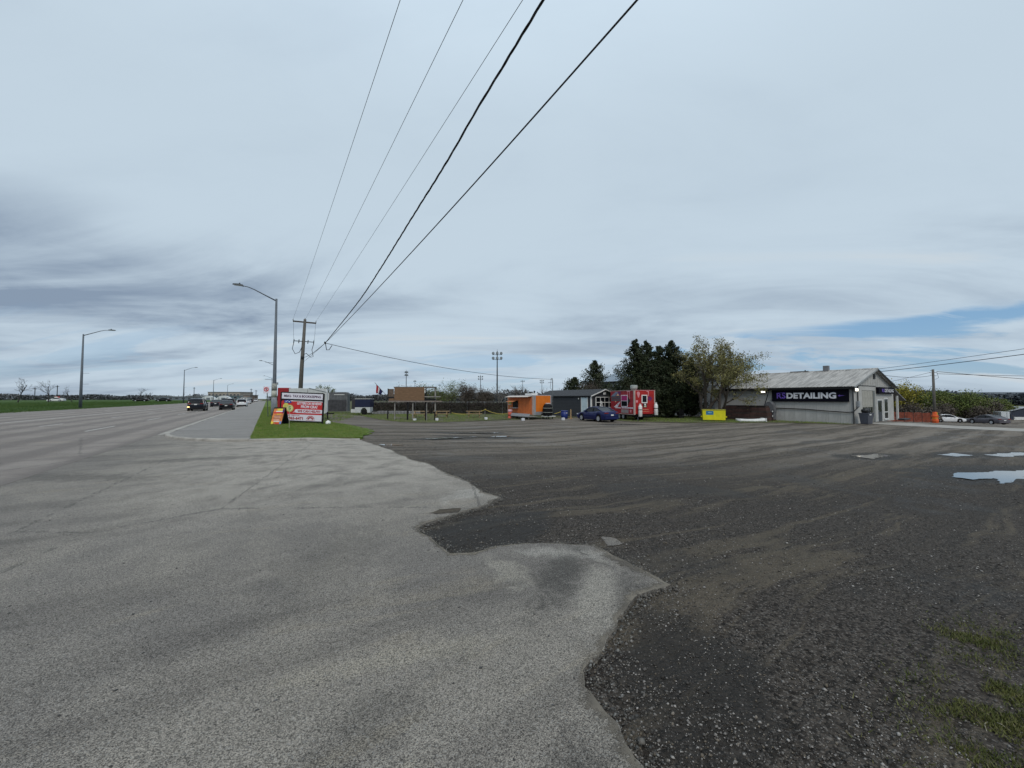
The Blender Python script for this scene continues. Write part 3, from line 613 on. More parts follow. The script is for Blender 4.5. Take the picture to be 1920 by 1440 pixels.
def blades(name, P, h, w, rng, mat, dz, label, lean=0.5):
    n = len(P); a = rng.uniform(0, 6.283, n); hh = h * rng.uniform(0.45, 1.25, n); l = rng.uniform(0, lean, n) * hh; b = rng.uniform(0, 6.283, n)
    z = zt_np(P[:, 0]) + (dz(P) if callable(dz) else dz) - 0.01
    dx, dy = np.cos(a) * w / 2, np.sin(a) * w / 2
    V = np.stack([np.stack([P[:, 0] - dx, P[:, 1] - dy, z], -1), np.stack([P[:, 0] + dx, P[:, 1] + dy, z], -1), np.stack([P[:, 0] + np.cos(b) * l, P[:, 1] + np.sin(b) * l, z + hh], -1)], 1)
    return tag(np_mesh(name, V.reshape(-1, 3), np.arange(n * 3).reshape(-1, 3), mat), label, 'grass', kind='stuff')
def build_grass():
    rng = np.random.default_rng(5)
    def scatter(poly, n, clump=None, seed=0.0):
        a = np.array(poly); P = rng.uniform(a.min(0), a.max(0), (n, 2)); P = P[in_poly(P, poly)]
        if clump is not None:
            c = np.array([mnoise.noise((x * clump, y * clump, seed)) for x, y in P]); P = P[rng.uniform(-0.5, 0.45, len(P)) < c]
        return P
    vz = lambda P: 0.115 - 0.10 * np.clip((P[:, 0] - 2.6) / 2, 0, 1)
    P = scatter([(-0.55, 18.8), (1.1, 18.2), (3.3, 17.7), (4.3, 20.4), (5.2, 24), (5.0, 28.5), (3.9, 33), (3.3, 38), (-0.5, 38)], 60000)
    P = P[rng.uniform(0, 1, len(P)) > 0.85 * np.clip((P[:, 0] - 3.0) / 2.2, 0, 1)]
    blades('lawn_grass', P, 0.075, 0.016, rng, BLADE, vz, 'short bright lawn grass around the roadside sign')
    blades('verge_grass', scatter([(-0.5, 38), (3.3, 38), (2.4, 90), (-0.4, 90)], 30000), 0.09, 0.04, rng, BLADE, vz, 'lawn grass on the verge beyond the roadside sign')
    blades('tall_grass', scatter([(1.0, 36), (4.8, 33), (9, 48), (12, 62), (4, 62)], 9000, 0.6, 2.0), 0.16, 0.04, rng, BLADE, 0.02, 'longer grass around the parked trailers')
    blades('patch_grass', scatter([(9.9, 50), (9.5, 38.5), (10.4, 35.4), (12.5, 34.2), (16, 34.3), (19.5, 35.0), (22.3, 36), (29, 45), (22, 53), (11, 58)], 30000, 0.35, 5.0), 0.11, 0.035, rng, BLADE, 0.02, 'scruffy grass under and behind the plywood billboard')
    blades('strip_grass', scatter([(30.2, 29), (29.9, 25.0), (30.9, 23.8), (33.6, 21.0), (39.3, 17.8), (42.3, 12.8), (43.5, 12.5), (43.5, 25), (47, 34), (36, 36)], 40000, 0.5, 8.0), 0.13, 0.03, rng, BLADE, 0.02, 'scruffy grass along the grey workshop wall')
    y = 12 + 230 * rng.beta(1.0, 2.0, 90000); x = -21.3 - 60 * rng.beta(0.9, 3.0, 90000)
    blades('field_grass', np.stack([x, y], -1), 0.16, 0.05, rng, BLADE2, 0.0, 'green field grass beyond the far road edge')
    # low growth in the near gravel
    P = np.concatenate([rng.normal((4.62, 0.62), (0.25, 0.13), (5000, 2)), rng.normal((3.55, 0.42), (0.42, 0.16), (16000, 2))])
    c = np.array([mnoise.noise((x * 4.5, y * 4.5, 1.0)) + 0.5 * mnoise.noise((x * 14, y * 14, 4.0)) for x, y in P]); P = P[rng.uniform(-0.3, 0.88, len(P)) < c]
    blades('weed_patch', P, 0.024, 0.007, rng, MOSS, -0.010, 'low mossy weeds growing in the nearest gravel', 1.3)
    # dry stalks, twigs and a shard of litter
    straw = M('dry_straw', (0.27, 0.245, 0.19), 0.8)
    for (x0, y0), (x1, y1), lab in (((3.45, 0.27), (3.13, 0.19), 'longest pale dry stalk at the bottom right corner'), ((3.38, 0.44), (3.29, 0.43), 'short straw left of the mossy weeds'), ((3.42, 0.41), (3.40, 0.36), 'bent pale straw between short straw and mossy weeds')):
        mb = MB().tube([(0, 0, 0.008), ((x1 - x0) * 0.5, (y1 - y0) * 0.5 + 0.008, 0.016), (x1 - x0, y1 - y0, 0.006)], 0.0022, 4)
        tag(obj('dry_stalk', mb, straw, loc=(x0, y0, zt(x0) + lot_relief(x0, y0))), lab, 'stalk', 'dry stalks in the nearest gravel')
    mb = MB().prism([(0, 0), (0.11, -0.015), (0.12, 0.01), (0.06, 0.028), (0.008, 0.02)], 0.0, 0.008, 'z')
    tag(obj('plastic_shard', mb, M('pale_plastic', (0.55, 0.66, 0.68), 0.4), loc=(4.18, 0.36, zt(4.2) + 0.004), rotz=R(-40)), 'pale bluish shard of plastic litter on the gravel', 'litter')
build_grass()

# ------------------------------------------------------------------ trees
def leaf_quads(P, size, rng, name, mat, parent, droop=0.0):
    n = len(P); u = rng.normal(0, 1, (n, 3)); u /= np.linalg.norm(u, axis=1)[:, None]; w = rng.normal(0, 1, (n, 3)); w[:, 2] -= droop
    v = np.cross(u, w); v /= np.linalg.norm(v, axis=1)[:, None]
    s = size * rng.uniform(0.6, 1.35, n)[:, None]
    V = np.stack([P - u * s * 0.5, P + v * s * 0.34, P + u * s * 0.5, P - v * s * 0.34], 1).reshape(-1, 3)
    return np_mesh(name, V, np.arange(n * 4).reshape(-1, 4), mat, parent)
def grow(rng, h, r0, levels=4, kids=5, spread=0.9, first=0.25, trunks=1, lean=(0, 0), ratio=0.6, up=0.25, sides=5):
    mb = MB(); tips = []
    def br(p, d, ln, r, lv):
        n = 4 if lv < 2 else 3; pts = [p]; rr = [r]; q = p.copy(); dd = d.copy()
        for i in range(n):
            dd = (dd + Vector(rng.normal(0, 0.12 if lv == 0 else 0.2, 3)) + Vector((0, 0, up * 0.25 if lv else 0.04))).normalized()
            q = q + dd * ln / n; pts.append(q.copy()); rr.append(r * (1 - 0.62 * (i + 1) / n))
        mb.tube(pts, rr, sides if lv < 2 else (4 if lv < 3 else 3), False)
        if lv >= levels - 1:
            tips.extend(pts[1:]); return
        if lv >= levels - 2: tips.extend(pts[2:])
        k = kids + (2 if lv == 0 else 0)
        for j in range(k):
            t = first + (1 - first) * (j + rng.uniform(0, 1)) / k if lv == 0 else 0.2 + 0.8 * (j + rng.uniform(0, 1)) / k
            i = min(n - 1, int(t * n)); f = t * n - i; p0 = pts[i].lerp(pts[i + 1], f); rb = (rr[i] + (rr[i + 1] - rr[i]) * f) * 0.66
            ax = (pts[i + 1] - pts[i]).normalized(); a = rng.uniform(0, 6.283)
            o_ = ax.orthogonal().normalized(); o_.rotate(Matrix.Rotation(a, 3, ax))
            nd = (ax + o_ * spread * rng.uniform(0.6, 1.3)).normalized()
            br(p0, nd, ln * ratio * rng.uniform(0.7, 1.15) * (1.15 - 0.4 * t), max(rb, 0.006), lv + 1)
    for k in range(trunks):
        d = Vector((lean[0] + (rng.normal(0, 0.28) if trunks > 1 else 0), lean[1] + (rng.normal(0, 0.28) if trunks > 1 else 0), 1)).normalized()
        br(Vector((rng.normal(0, 0.12) if trunks > 1 else 0, rng.normal(0, 0.12) if trunks > 1 else 0, -0.1)), d, h * 0.62, r0, 0)
    return mb, np.array([t[:] for t in tips])
BARK = M('bark', (0.085, 0.070, 0.058), 0.9, 0.25, 5, bump=0.5)
BARKG = M('grey_bark', (0.125, 0.112, 0.100), 0.9, 0.25, 5, bump=0.4)
BUD = foliage('spring_buds', (0.140, 0.135, 0.045), (0.235, 0.215, 0.080), (0.065, 0.060, 0.036), 1.6)
WILLOW = foliage('willow_leaf', (0.200, 0.190, 0.022), (0.300, 0.255, 0.030), (0.12, 0.13, 0.03), 0.9)
GREENL = foliage('fresh_leaf', (0.085, 0.122, 0.028), (0.150, 0.175, 0.046), (0.062, 0.070, 0.028), 0.5)
TWIG = foliage('twig_brown', (0.080, 0.066, 0.054), (0.125, 0.105, 0.085), (0.05, 0.042, 0.036), 0.9)
NEEDLE = foliage('cedar_needles', (0.016, 0.027, 0.012), (0.036, 0.050, 0.020), (0.055, 0.045, 0.026), 1.1)
NEEDLE2 = foliage('juniper_needles', (0.022, 0.036, 0.016), (0.045, 0.058, 0.026), (0.060, 0.045, 0.032), 1.2)

def tree(name, label, loc, h, seed, mat, bark=None, leaves=2500, lsize=0.16, cat='tree', group=None, jitter=0.22, **kw):
    rng = np.random.default_rng(seed); t = thing(name, label, cat, loc, 0, group)
    mb, tips = grow(rng, h, **kw); mx = tips[:, 2].max() if len(tips) else h; s = h / mx
    mb.v = [(x * s, y * s, z * s if z > 0 else z) for x, y, z in mb.v]; tips = tips * s
    obj('trunk', mb, bark or BARK, t, True)
    if leaves:
        P = tips[rng.integers(0, len(tips), leaves)] + rng.normal(0, jitter, (leaves, 3)); P = P[P[:, 2] > 0.25]
        leaf_quads(P, lsize, rng, 'crown', mat, t)
    return t
def conifer(name, label, loc, h, r, seed, mat, n=15000, lsize=0.17, group=None, ragged_=0.35, waist=0.28):
    rng = np.random.default_rng(seed); t = thing(name, label, 'tree', loc, 0, group)
    tb = MB().tube([(0, 0, -0.1), (0.05, 0.02, h * 0.5), (0, 0, h * 0.97)], [0.16, 0.1, 0.015], 6)
    pts = []; nb = int(70 + h * 10)
    for i in range(nb):
        f = i / nb; z = h * (0.03 + 0.95 * f); a = rng.uniform(0, 6.283)
        prof = (1 - f) ** 0.82 * (0.7 + 0.3 * min(1, f / waist)); ln = r * prof * rng.uniform(1 - ragged_ * 1.4, 1 + ragged_) + 0.10
        rise = rng.uniform(0.15, 0.75)
        e = Vector((math.cos(a) * ln, math.sin(a) * ln, z + ln * rise)); b = Vector((0, 0, z))
        tb.tube([b, b.lerp(e, 0.6) + Vector((0, 0, -0.06 * ln)), e], [0.03, 0.018, 0.006], 3, False)
        k = max(6, int(n / nb * (0.35 + 1.3 * prof)))
        u = rng.uniform(0.25, 1.05, k) ** 0.8
        q = np.array(b)[None] + (np.array(e) - np.array(b))[None] * u[:, None] + rng.normal(0, 1, (k, 3)) * (0.05 + 0.12 * ln * (1.1 - 0.5 * u))[:, None]
        pts.append(q)
    P = np.concatenate(pts); P = P[(P[:, 2] > 0.05)]
    obj('trunk', tb, BARK, t); leaf_quads(P, lsize, rng, 'crown', mat, t, 0.4); return t

G1 = 'dark cedars behind the red trailer'
for i, (x, y, h, r, lab) in enumerate([
    (37.2, 30.8, 9.4, 3.1, 'leftmost tall dark cedar, behind the red food trailer'), (39.2, 30.9, 9.4, 3.2, 'dark cedar with broad top, second tall one from left'),
    (41.2, 28.6, 9.4, 3.3, 'tall dark cedar with a sharp tip nearest the budding tree'), (41.4, 30.6, 8.9, 3.4, 'dark cedar filling the gap between two taller cedars'),
    (37.4, 29.6, 6.6, 2.5, 'shorter dark cedar at the left foot of the cedar row'), (42.6, 27.2, 7.3, 1.6, 'lower dark cedar leaning into the budding tree'), (39.5, 28.2, 6.8, 1.7, 'low bushy cedar in front of the cedar row')]):
    conifer('cedar_tree', lab, (x, y, -0.5), h, r, 30 + i, NEEDLE, 24000, 0.17, G1, 0.5)
conifer('juniper_tree', 'dark juniper rising behind the charcoal shed roof', (40.6, 41.0, -0.5), 7.9, 3.0, 50, NEEDLE2, 14000, 0.2, None, 0.5, 0.5)
conifer('juniper_tree', 'low round juniper left of the taller one behind the shed', (38.0, 42.6, -0.5), 5.4, 2.9, 51, NEEDLE2, 10000, 0.2, None, 0.5, 0.6)
tree('bare_bush', 'brown leafless bush in front of the junipers behind the shed', (39.0, 40.0, -0.5), 5.2, 52, TWIG, BARK, 5000, 0.09, 'bush', r0=0.08, levels=4, kids=5, trunks=4, spread=0.7)
tree('budding_tree', 'tall budding tree with thin pale leaves beside yellow dumpster', (40.9, 24.6, -0.5), 8.9, 61, BUD, BARK, 13000, 0.13, r0=0.20, levels=5, kids=4, trunks=3, spread=0.62, first=0.3, ratio=0.64, jitter=0.17)
tree('budding_tree', 'slimmer budding tree leaning right behind the yellow dumpster', (41.6, 23.2, -0.5), 8.4, 62, BUD, BARK, 9500, 0.13, r0=0.15, levels=5, kids=4, trunks=2, lean=(0.02, -0.06), spread=0.6, first=0.3, ratio=0.62, jitter=0.17)
# trees along the fence and ball park
for i, (x, y, h, lab, mat, lv) in enumerate([(24.4, 57.5, 5.3, 'budding tree with pale tips right of the plywood billboard', GREENL, 2600), (21.8, 59.0, 4.6, 'low budding tree just right of the plywood billboard', GREENL, 2400),
        (27.0, 55.5, 4.6, 'round bush behind the fence under the light masts', TWIG, 4500), (19.0, 61.0, 4.4, 'low brown bush seen through the open billboard frame', TWIG, 4500), (29.6, 54.2, 3.6, 'brown bush beside the second light mast', TWIG, 4000)]):
    tree('bush', lab, (x, y, -0.5), h, 70 + i, mat, BARK, lv, 0.14, 'bush', 'bushes behind the dark fence', r0=0.07, levels=4, kids=5, trunks=4, spread=0.8, jitter=0.3)
for i, (x, y, h, lab) in enumerate([(42.5, 80, 5.0, 'bare tree left of the tall light mast'), (46.5, 78, 5.4, 'bare tree right behind the tall light mast'), (49.5, 74, 5.2, 'bare tree just left of the orange trailer top'), (56, 72, 4.4, 'bare tree over the orange trailer roof'),
        (11.6, 88, 4.6, 'small budding tree above the grey shelter'), (58, 66, 4.8, 'pale bare tree left of the junipers')]):
    tree('bare_tree', lab, (x, y, -0.5), h + 0.5, 80 + i, GREENL if i == 4 else TWIG, BARKG, 1500 if i == 4 else 300, 0.2 if i == 4 else 0.1, 'tree', 'bare trees by the ball park', r0=0.09, levels=5, kids=4, trunks=2, spread=0.55, up=0.5)
for i, (x, y, h, lab) in enumerate([(-60, 168.6, 7.2, 'bare tree farthest left in the green field'), (-55.1, 171.5, 6.9, 'bare tree second from left in the field'), (-55.4, 189.4, 5.7, 'small bare tree just left of the nearest left street lamp'), (-42, 204.6, 5.6, 'thin bare tree in the field right of the left lamp'), (-43.5, 224, 4.0, 'smallest bare tree near the far long building')]):
    tree('bare_tree', lab, (x, y, 0.68), h, 90 + i, TWIG, M('dark_bark', (0.05, 0.045, 0.045), 0.9), 0, 0.1, 'tree', 'bare trees in the field', r0=0.13, levels=5, kids=4, trunks=1, spread=0.75, first=0.3, up=0.35, sides=4)
# spring shrubs behind the orange fence
for i, (x, y, h, mat, lab) in enumerate([(66, 16.0, 4.7, WILLOW, 'yellow green willow just right of the workshop'), (70, 15.2, 4.9, WILLOW, 'yellow green willow between workshop and service pole'), (72, 12.8, 4.7, GREENL, 'green spring tree left of the service pole'), (74, 11.4, 4.8, GREENL, 'green spring tree right of the service pole'),
        (76, 9.9, 4.0, GREENL, 'green spring tree above the white car'), (77, 8.9, 3.5, TWIG, 'brown shrub between the two parked cars'), (84, 9.4, 3.2, GREENL, 'low green bush above the grey sedan'), (66, 13.6, 2.6, TWIG, 'brown undergrowth behind the orange fence'), (69, 11.3, 2.6, TWIG, 'brown undergrowth behind the service pole'), (72.5, 9.2, 2.4, TWIG, 'brown undergrowth behind the white car'), (88, 8.6, 3.3, GREENL, 'rightmost low green bush above the white container'), (97.0 / 1.62, 17.4 / 1.62, 1.5, TWIG, 'low brown shrub between service pole and white car')]):
    k_ = 1.62
    tree('spring_shrub', lab, (x * k_, y * k_, zt(x * k_) - 0.05), h * (1.62 if mat is WILLOW else 1.36) * (1.0 if mat is not TWIG else 0.95), 100 + i, mat, BARK, 8500 if mat is not TWIG else 5000, 0.25, 'tree', 'spring trees behind the orange fence', r0=0.08, levels=4, kids=6, trunks=6, spread=0.75, first=0.08, jitter=0.45)

# distant woods (masses of crowns that read as one)
def far_wood(name, label, path, h, n, seed, size, mat, base=-0.5):
    rng = np.random.default_rng(seed); path = np.array(path, float); seg = np.hypot(*(path[1:] - path[:-1]).T); cum = np.concatenate([[0], np.cumsum(seg)])
    t = rng.uniform(0, cum[-1], n); x = np.interp(t, cum, path[:, 0]); y = np.interp(t, cum, path[:, 1]); hh = np.interp(t, cum, h) if hasattr(h, '__len__') else np.full(n, h)
    prof = np.array([0.72 + 0.55 * mnoise.noise((a * 0.045, seed, 0)) + 0.28 * mnoise.noise((a * 0.17, seed, 3)) for a in t])
    z = base + hh * prof * (rng.uniform(0, 1, n) ** 0.6)
    P = np.stack([x + rng.normal(0, 3, n), y + rng.normal(0, 6, n), z], -1)
    o = leaf_quads(P, size, rng, name, mat, None); return tag(o, label, 'woodland', kind='stuff')
FARW = foliage('far_wood', (0.075, 0.082, 0.092), (0.105, 0.108, 0.110), None, 0.05)  # distance haze is mixed into the blue-grey colour of the far woods
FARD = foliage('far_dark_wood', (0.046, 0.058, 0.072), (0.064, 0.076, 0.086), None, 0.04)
far_wood('treeline', 'dark distant treeline beyond the green field', [(-420, 330), (-260, 420), (-120, 470), (-60, 520)], [3.5, 5.5, 6.5, 6], 26000, 1, 1.3, FARW, 0)
far_wood('treeline', 'distant treeline between the road end and the ball park', [(6, 560), (60, 420), (110, 330), (150, 240)], [7, 7, 8, 8], 26000, 2, 1.4, FARW)
far_wood('treeline', 'distant treeline behind the junipers and sheds', [(120, 200), (200, 190), (260, 130)], [8, 8, 8], 14000, 3, 1.3, FARW)
far_wood('wooded_hill', 'dark wooded hill low on the right horizon', [(300, 130), (420, 70), (480, 20), (470, -60)], [10, 11, 11, 10], 40000, 4, 2.2, FARD, -4)
def hill():
    mb = MB(); pts = [(260, 150), (340, 110), (420, 70), (500, 20), (520, -80)]; n = len(pts)
    for x, y in pts:
        for dx, z in ((0, -1), (60, 6), (200, 9), (420, -1)): mb.v.append((x + dx, y + dx * 0.18, z))
    for i in range(n - 1):
        for j in range(3): a = i * 4 + j; mb.f.append((a, a + 1, a + 5, a + 4))
    struct(obj('hill', mb, FARD, smooth=True), 'low dark hill on the right horizon')
hill()

# ------------------------------------------------------------------ street lamps, poles, wires
def lamp(x, y, side, label, base_z, first=False):
    t = thing('street_lamp', label, 'street lamp', (x, y, base_z), 0, 'street lamps along the road')
    obj('pole', MB().tube([(0, 0, 0), (0, 0, 3), (0, 0, 10.95 - base_z)], [0.185, 0.155, 0.085], 12), LAMPM, t, True)
    h = 10.75 - base_z; s = side
    arm = [(0, 0, h), (s * 0.9, 0, h + 0.42), (s * 1.7, 0, h + 0.80), (s * 2.15, 0, h + 0.96), (s * 2.6, 0, h + 1.02)]
    obj('arm', MB().tube(arm, [0.06, 0.055, 0.045, 0.04, 0.035], 8), LAMPM, t, True)
    mb = MB().prism([(s * 2.5, h + 0.97), (s * 2.55, h + 1.09), (s * 2.85, h + 1.14), (s * 3.25, h + 1.10), (s * 3.32, h + 1.04), (s * 2.9, h + 1.0)], -0.14, 0.14, 'y')
    hd = fixn(obj('lamp_head', mb, M('lamp_head_grey', (0.10, 0.11, 0.12), 0.5), t))
    obj('photocell', MB().lathe([(0.05, 0), (0.05, 0.08), (0.03, 0.11)], (s * 2.8, 0, h + 1.13), 8), DSTEEL, hd)
    obj('lens', MB().box(min(s * 2.62, s * 3.2), max(s * 2.62, s * 3.2), -0.11, 0.11, h + 0.975, h + 0.996), M('lamp_lens', (0.5, 0.52, 0.52), 0.3), hd)
    for z in (4.9, 3.35):
        obj('banner_bracket', MB().tube([(s * 0.1, 0, z), (s * 0.75, 0, z + 0.03)], 0.018, 5), LAMPM, t)
    if first:
        obj('base_sleeve', MB().tube([(0, 0, 0), (0, 0, 1.75)], [0.235, 0.215], 12), M('sleeve_grey', (0.235, 0.25, 0.27), 0.7, 0.15, 4), t, True)
        obj('notice_wrap', MB().tube([(0, 0, 1.75), (0, 0, 2.35)], 0.222, 12), M('wrap_pale', (0.40, 0.41, 0.36), 0.8, 0.15), t, True)
        obj('notice_wrap', MB().tube([(0, 0, 2.36), (0, 0, 3.0)], [0.215, 0.205], 12), M('wrap_grey', (0.27, 0.275, 0.25), 0.8, 0.3, 6), t, True)
        obj('clamp_box', MB().bbox(0.14, 0.30, -0.1, 0.1, 2.9, 3.12, 0.01), GALV, t)
    return t
lamp(0.56, 41.4, -1, 'tallest grey street lamp, right behind the tax sign', 0.11, True)
lamp(1.35, 121.4, -1, 'street lamp half hidden behind the nearest right lamp', 0.1)
lamp(1.75, 201.4, -1, 'farthest street lamp on the sign side of the road', 0.1)
lamp(-22.3, 79, 1, 'nearest street lamp on the field side of the road', 0.45)
lamp(-22.3, 159, 1, 'second street lamp on the field side, left of the dark SUV', 0.45)
lamp(-22.3, 239, 1, 'third street lamp on the field side before the white domes', 0.45)
lamp(-22.3, 319, 1, 'fourth street lamp on the field side above the dark cars', 0.45)

WIRE = M('wire_black', (0.016, 0.016, 0.018), 0.6)
def cat_pts(a, b, sag, n=40):
    a, b = Vector(a), Vector(b)
    return [a.lerp(b, i / n) - Vector((0, 0, 4 * sag * (i / n) * (1 - i / n))) for i in range(n + 1)]
def wire(pts, r, label, name='power_line', group='overhead wires along the road', twist=False):
    mb = MB()
    if twist:
        L = 0; N = []
        for a, b in zip(pts, pts[1:]): 
            m = max(1, int((b - a).length / 0.12))
            N += [a.lerp(b, i / m) for i in range(m)]
        for k in range(3):
            q = []
            for i, p in enumerate(N):
                t = i * 0.12 * 2 * math.pi / 1.1 + k * 2.094
                q.append(p + Vector((math.cos(t) * r * 0.8, 0, math.sin(t) * r * 0.8)))
            mb.tube(q, r * (0.72 if k else 0.55), 5)
    else: mb.tube(pts, r, 5)
    return tag(obj(name, mb, WIRE, None, True), label, 'wire', group)
PX, PY = 3.62, 52.0
up = thing('utility_pole', 'weathered wooden utility pole with crossarm behind the tax sign', 'utility pole', (3.25, PY, 0.0))
obj('post', MB().tube([(0, 0, -0.2), (0.18, 0, 5.5), (0.42, 0, 11.25)], [0.27, 0.22, 0.15], 12), WOOD, up, True)
obj('crossarm', MB().box(-0.85, 1.62, -0.07, 0.07, 10.82, 10.98), M('arm_wood', (0.075, 0.062, 0.055), 0.85), up)
obj('lower_arm', MB().box(-0.75, 1.4, -0.13, -0.05, 8.52, 8.60), DSTEEL, up)
for x in (-0.82, 0.42, 1.6):
    obj('insulator', MB().lathe([(0.03, 0), (0.06, 0.05), (0.035, 0.1), (0.05, 0.15), (0.02, 0.22)], (x, 0, 10.98 if x != 0.42 else 11.2), 8), M('insulator_grey', (0.22, 0.22, 0.23), 0.4), up)
for x in (-0.72, -0.2, 0.75, 1.37):
    f = obj('cutout_fuse', MB().tube([(x, -0.15, 8.3), (x + 0.03, -0.2, 8.75)], 0.05, 6), DSTEEL, up)
for x, y2 in ((-0.78, 10.85), (1.55, 10.85)):
    obj('drop_wire', MB().tube([(x, 0, y2), (x * 0.97, -0.05, 9.6), (x * 0.92, -0.1, 8.7)], 0.012, 4), WIRE, up)
obj('loop_cable', MB().tube([(-0.72, -0.15, 8.3), (-0.85, -0.2, 7.6), (-0.55, -0.2, 7.0), (-0.1, -0.2, 7.25), (0.15, -0.2, 7.9)], 0.035, 5), WIRE, up, True)
obj('loop_cable', MB().tube([(1.37, -0.15, 8.3), (1.2, -0.2, 7.6), (1.35, -0.2, 6.8), (1.1, -0.2, 6.7), (0.6, -0.2, 7.15), (0.32, -0.2, 6.95)], 0.035, 5), WIRE, up, True)
obj('service_bracket', MB().bbox(0.05, 0.4, -0.32, -0.15, 6.5, 6.75, 0.02), DSTEEL, up)
ZW = 11.15
for x0, lab in ((-0.82, 'leftmost thin power line running overhead from the crossarm'), (0.42, 'middle thin power line running overhead from the pole top'), (1.6, 'rightmost thin power line running overhead from the crossarm')):
    wire(cat_pts((3.25 + x0, PY, ZW), (3.25 + x0 * 0.98 - 0.05, -28, ZW + 0.25), 0.35), 0.0072, lab)
SPL = (3.52, 31.0, 5.80)
A = [Vector(p) for p in ((3.62, 52, 6.15), (3.55, 42, 5.92), SPL, (3.5, 20, 5.86), (3.5, 10, 6.05), (3.5, 3, 6.30), (3.5, -6, 6.8), (3.5, -16, 7.5))]
def spline(P, n=8):
    out = []
    for i in range(len(P) - 1):
        p0, p1, p2, p3 = P[max(i - 1, 0)], P[i], P[i + 1], P[min(i + 2, len(P) - 1)]
        for k in range(n):
            t = k / n; out.append(0.5 * ((2 * p1) + (p2 - p0) * t + (2 * p0 - 5 * p1 + 4 * p2 - p3) * t * t + (3 * p1 - p0 - 3 * p2 + p3) * t ** 3))
    return out + [P[-1]]
wire(spline(A), 0.0135, 'thick straight cable rising to the upper right of the sky')
B = [Vector(p) for p in (SPL, (3.5, 24.5, 6.0), (3.5, 18.4, 6.26), (3.5, 14.6, 6.62), (3.5, 10.9, 7.07), (3.5, 8.5, 7.35), (3.5, 6.7, 7.65), (3.5, 4.8, 7.90), (3.5, 0, 8.6), (3.5, -8, 10.0))]
wire(spline(B), 0.017, 'thick twisted cable climbing overhead from the midspan splice', twist=True)
wire(cat_pts((3.55, 51.9, 6.6), SPL, 0.15, 16), 0.020, 'short cable from the pole bracket to the midspan splice')
sp = thing('cable_splice', 'dark cable splice hanging midspan near the wooden pole', 'splice', SPL)
obj('splice_body', MB().tube([(-0.05, -0.3, 0.02), (0, 0, -0.02), (0.05, 0.3, 0.02)], 0.06, 8), BLACK, sp)
obj('drip_loop', MB().tube([(0, -0.2, -0.05), (0.1, 0, -0.5), (0.3, 0.2, -0.45), (0.5, 0.3, -0.1)], 0.025, 5), WIRE, sp)
wire(cat_pts(SPL, (29.3, 37.0, 4.1), 0.55), 0.020, 'service cable drooping right toward the charcoal shed')
SP2 = thing('service_mast', 'thin grey service mast at the left end of the shed', 'mast', (29.44, 36.97, -0.5))
obj('mast_pipe', MB().tube([(0, 0, 0), (0, 0, 4.5), (-0.05, 0.02, 4.72), (-0.16, 0.05, 4.72), (-0.2, 0.06, 4.5)], 0.05, 8), GALV, SP2, True)
obj('guy_bracket', MB().tube([(0, 0, 4.25), (-0.45, 0.3, 4.2)], 0.02, 5), DSTEEL, SP2)
obj('drip_loop', MB().tube([(-0.2, 0.06, 4.5), (-0.3, 0.1, 3.6), (-0.1, 0.05, 3.3)], 0.02, 5), WIRE, SP2)
# service pole right of the workshop
p2 = thing('service_pole', 'short wooden service pole beside the orange fence', 'utility pole', (76.0, 13.2, -1.55))
obj('post', MB().tube([(0, 0, -0.1), (0, 0, 7.25)], [0.17, 0.12], 10), WOOD, p2, True)
obj('conduit', MB().tube([(0.10, -0.12, 0), (0.09, -0.1, 3.8)], 0.03, 6), GALV, p2)
obj('meter_box', MB().bbox(-0.14, 0.12, -0.28, -0.12, 0.95, 1.4, 0.02), M('meter_yellow', (0.5, 0.36, 0.03), 0.6), p2)
for x, z in ((-0.5, 6.75), (-0.45, 6.45), (0.6, 6.8), (0.5, 6.35), (-0.4, 7.05)):
    obj('bracket', MB().tube([(0, 0, z), (x * 0.7, x * -0.5, z + 0.04)], 0.03, 5), DSTEEL, p2)
obj('drip_loop', MB().tube([(0.45, -0.3, 6.75), (0.55, -0.4, 6.1), (0.15, -0.15, 5.9)], 0.02, 5), WIRE, p2)
GW = 'wires at the workshop'
wire(cat_pts((49.4, 12.4, 4.55), (34.0, -22, 8.8), 0.5), 0.016, 'upper wire from the workshop gable to the right edge', group=GW)
wire(cat_pts((50.3, 12.4, 4.35), (35.0, -22, 8.3), 0.55), 0.026, 'thicker lower wire from the workshop gable to the right edge', group=GW)
wire(cat_pts((51.2, 12.4, 4.1), (75.8, 13.4, 4.85), 0.25, 16), 0.022, 'wire between workshop gable and service pole', group=GW)
wire(cat_pts((75.8, 13.4, 5.3), (70, 18.5, 3.4), 0.05, 12), 0.02, 'thin wire running down left behind the workshop', group=GW)
wire(cat_pts((76.3, 12.9, 5.1), (125, -25, 5.6), 0.8), 0.028, 'level wire leaving the service pole to the right', group=GW)
wire(cat_pts((76.3, 12.9, 5.4), (115, -18, 2.2), 0.6), 0.032, 'falling wire leaving the service pole to the right', group=GW)

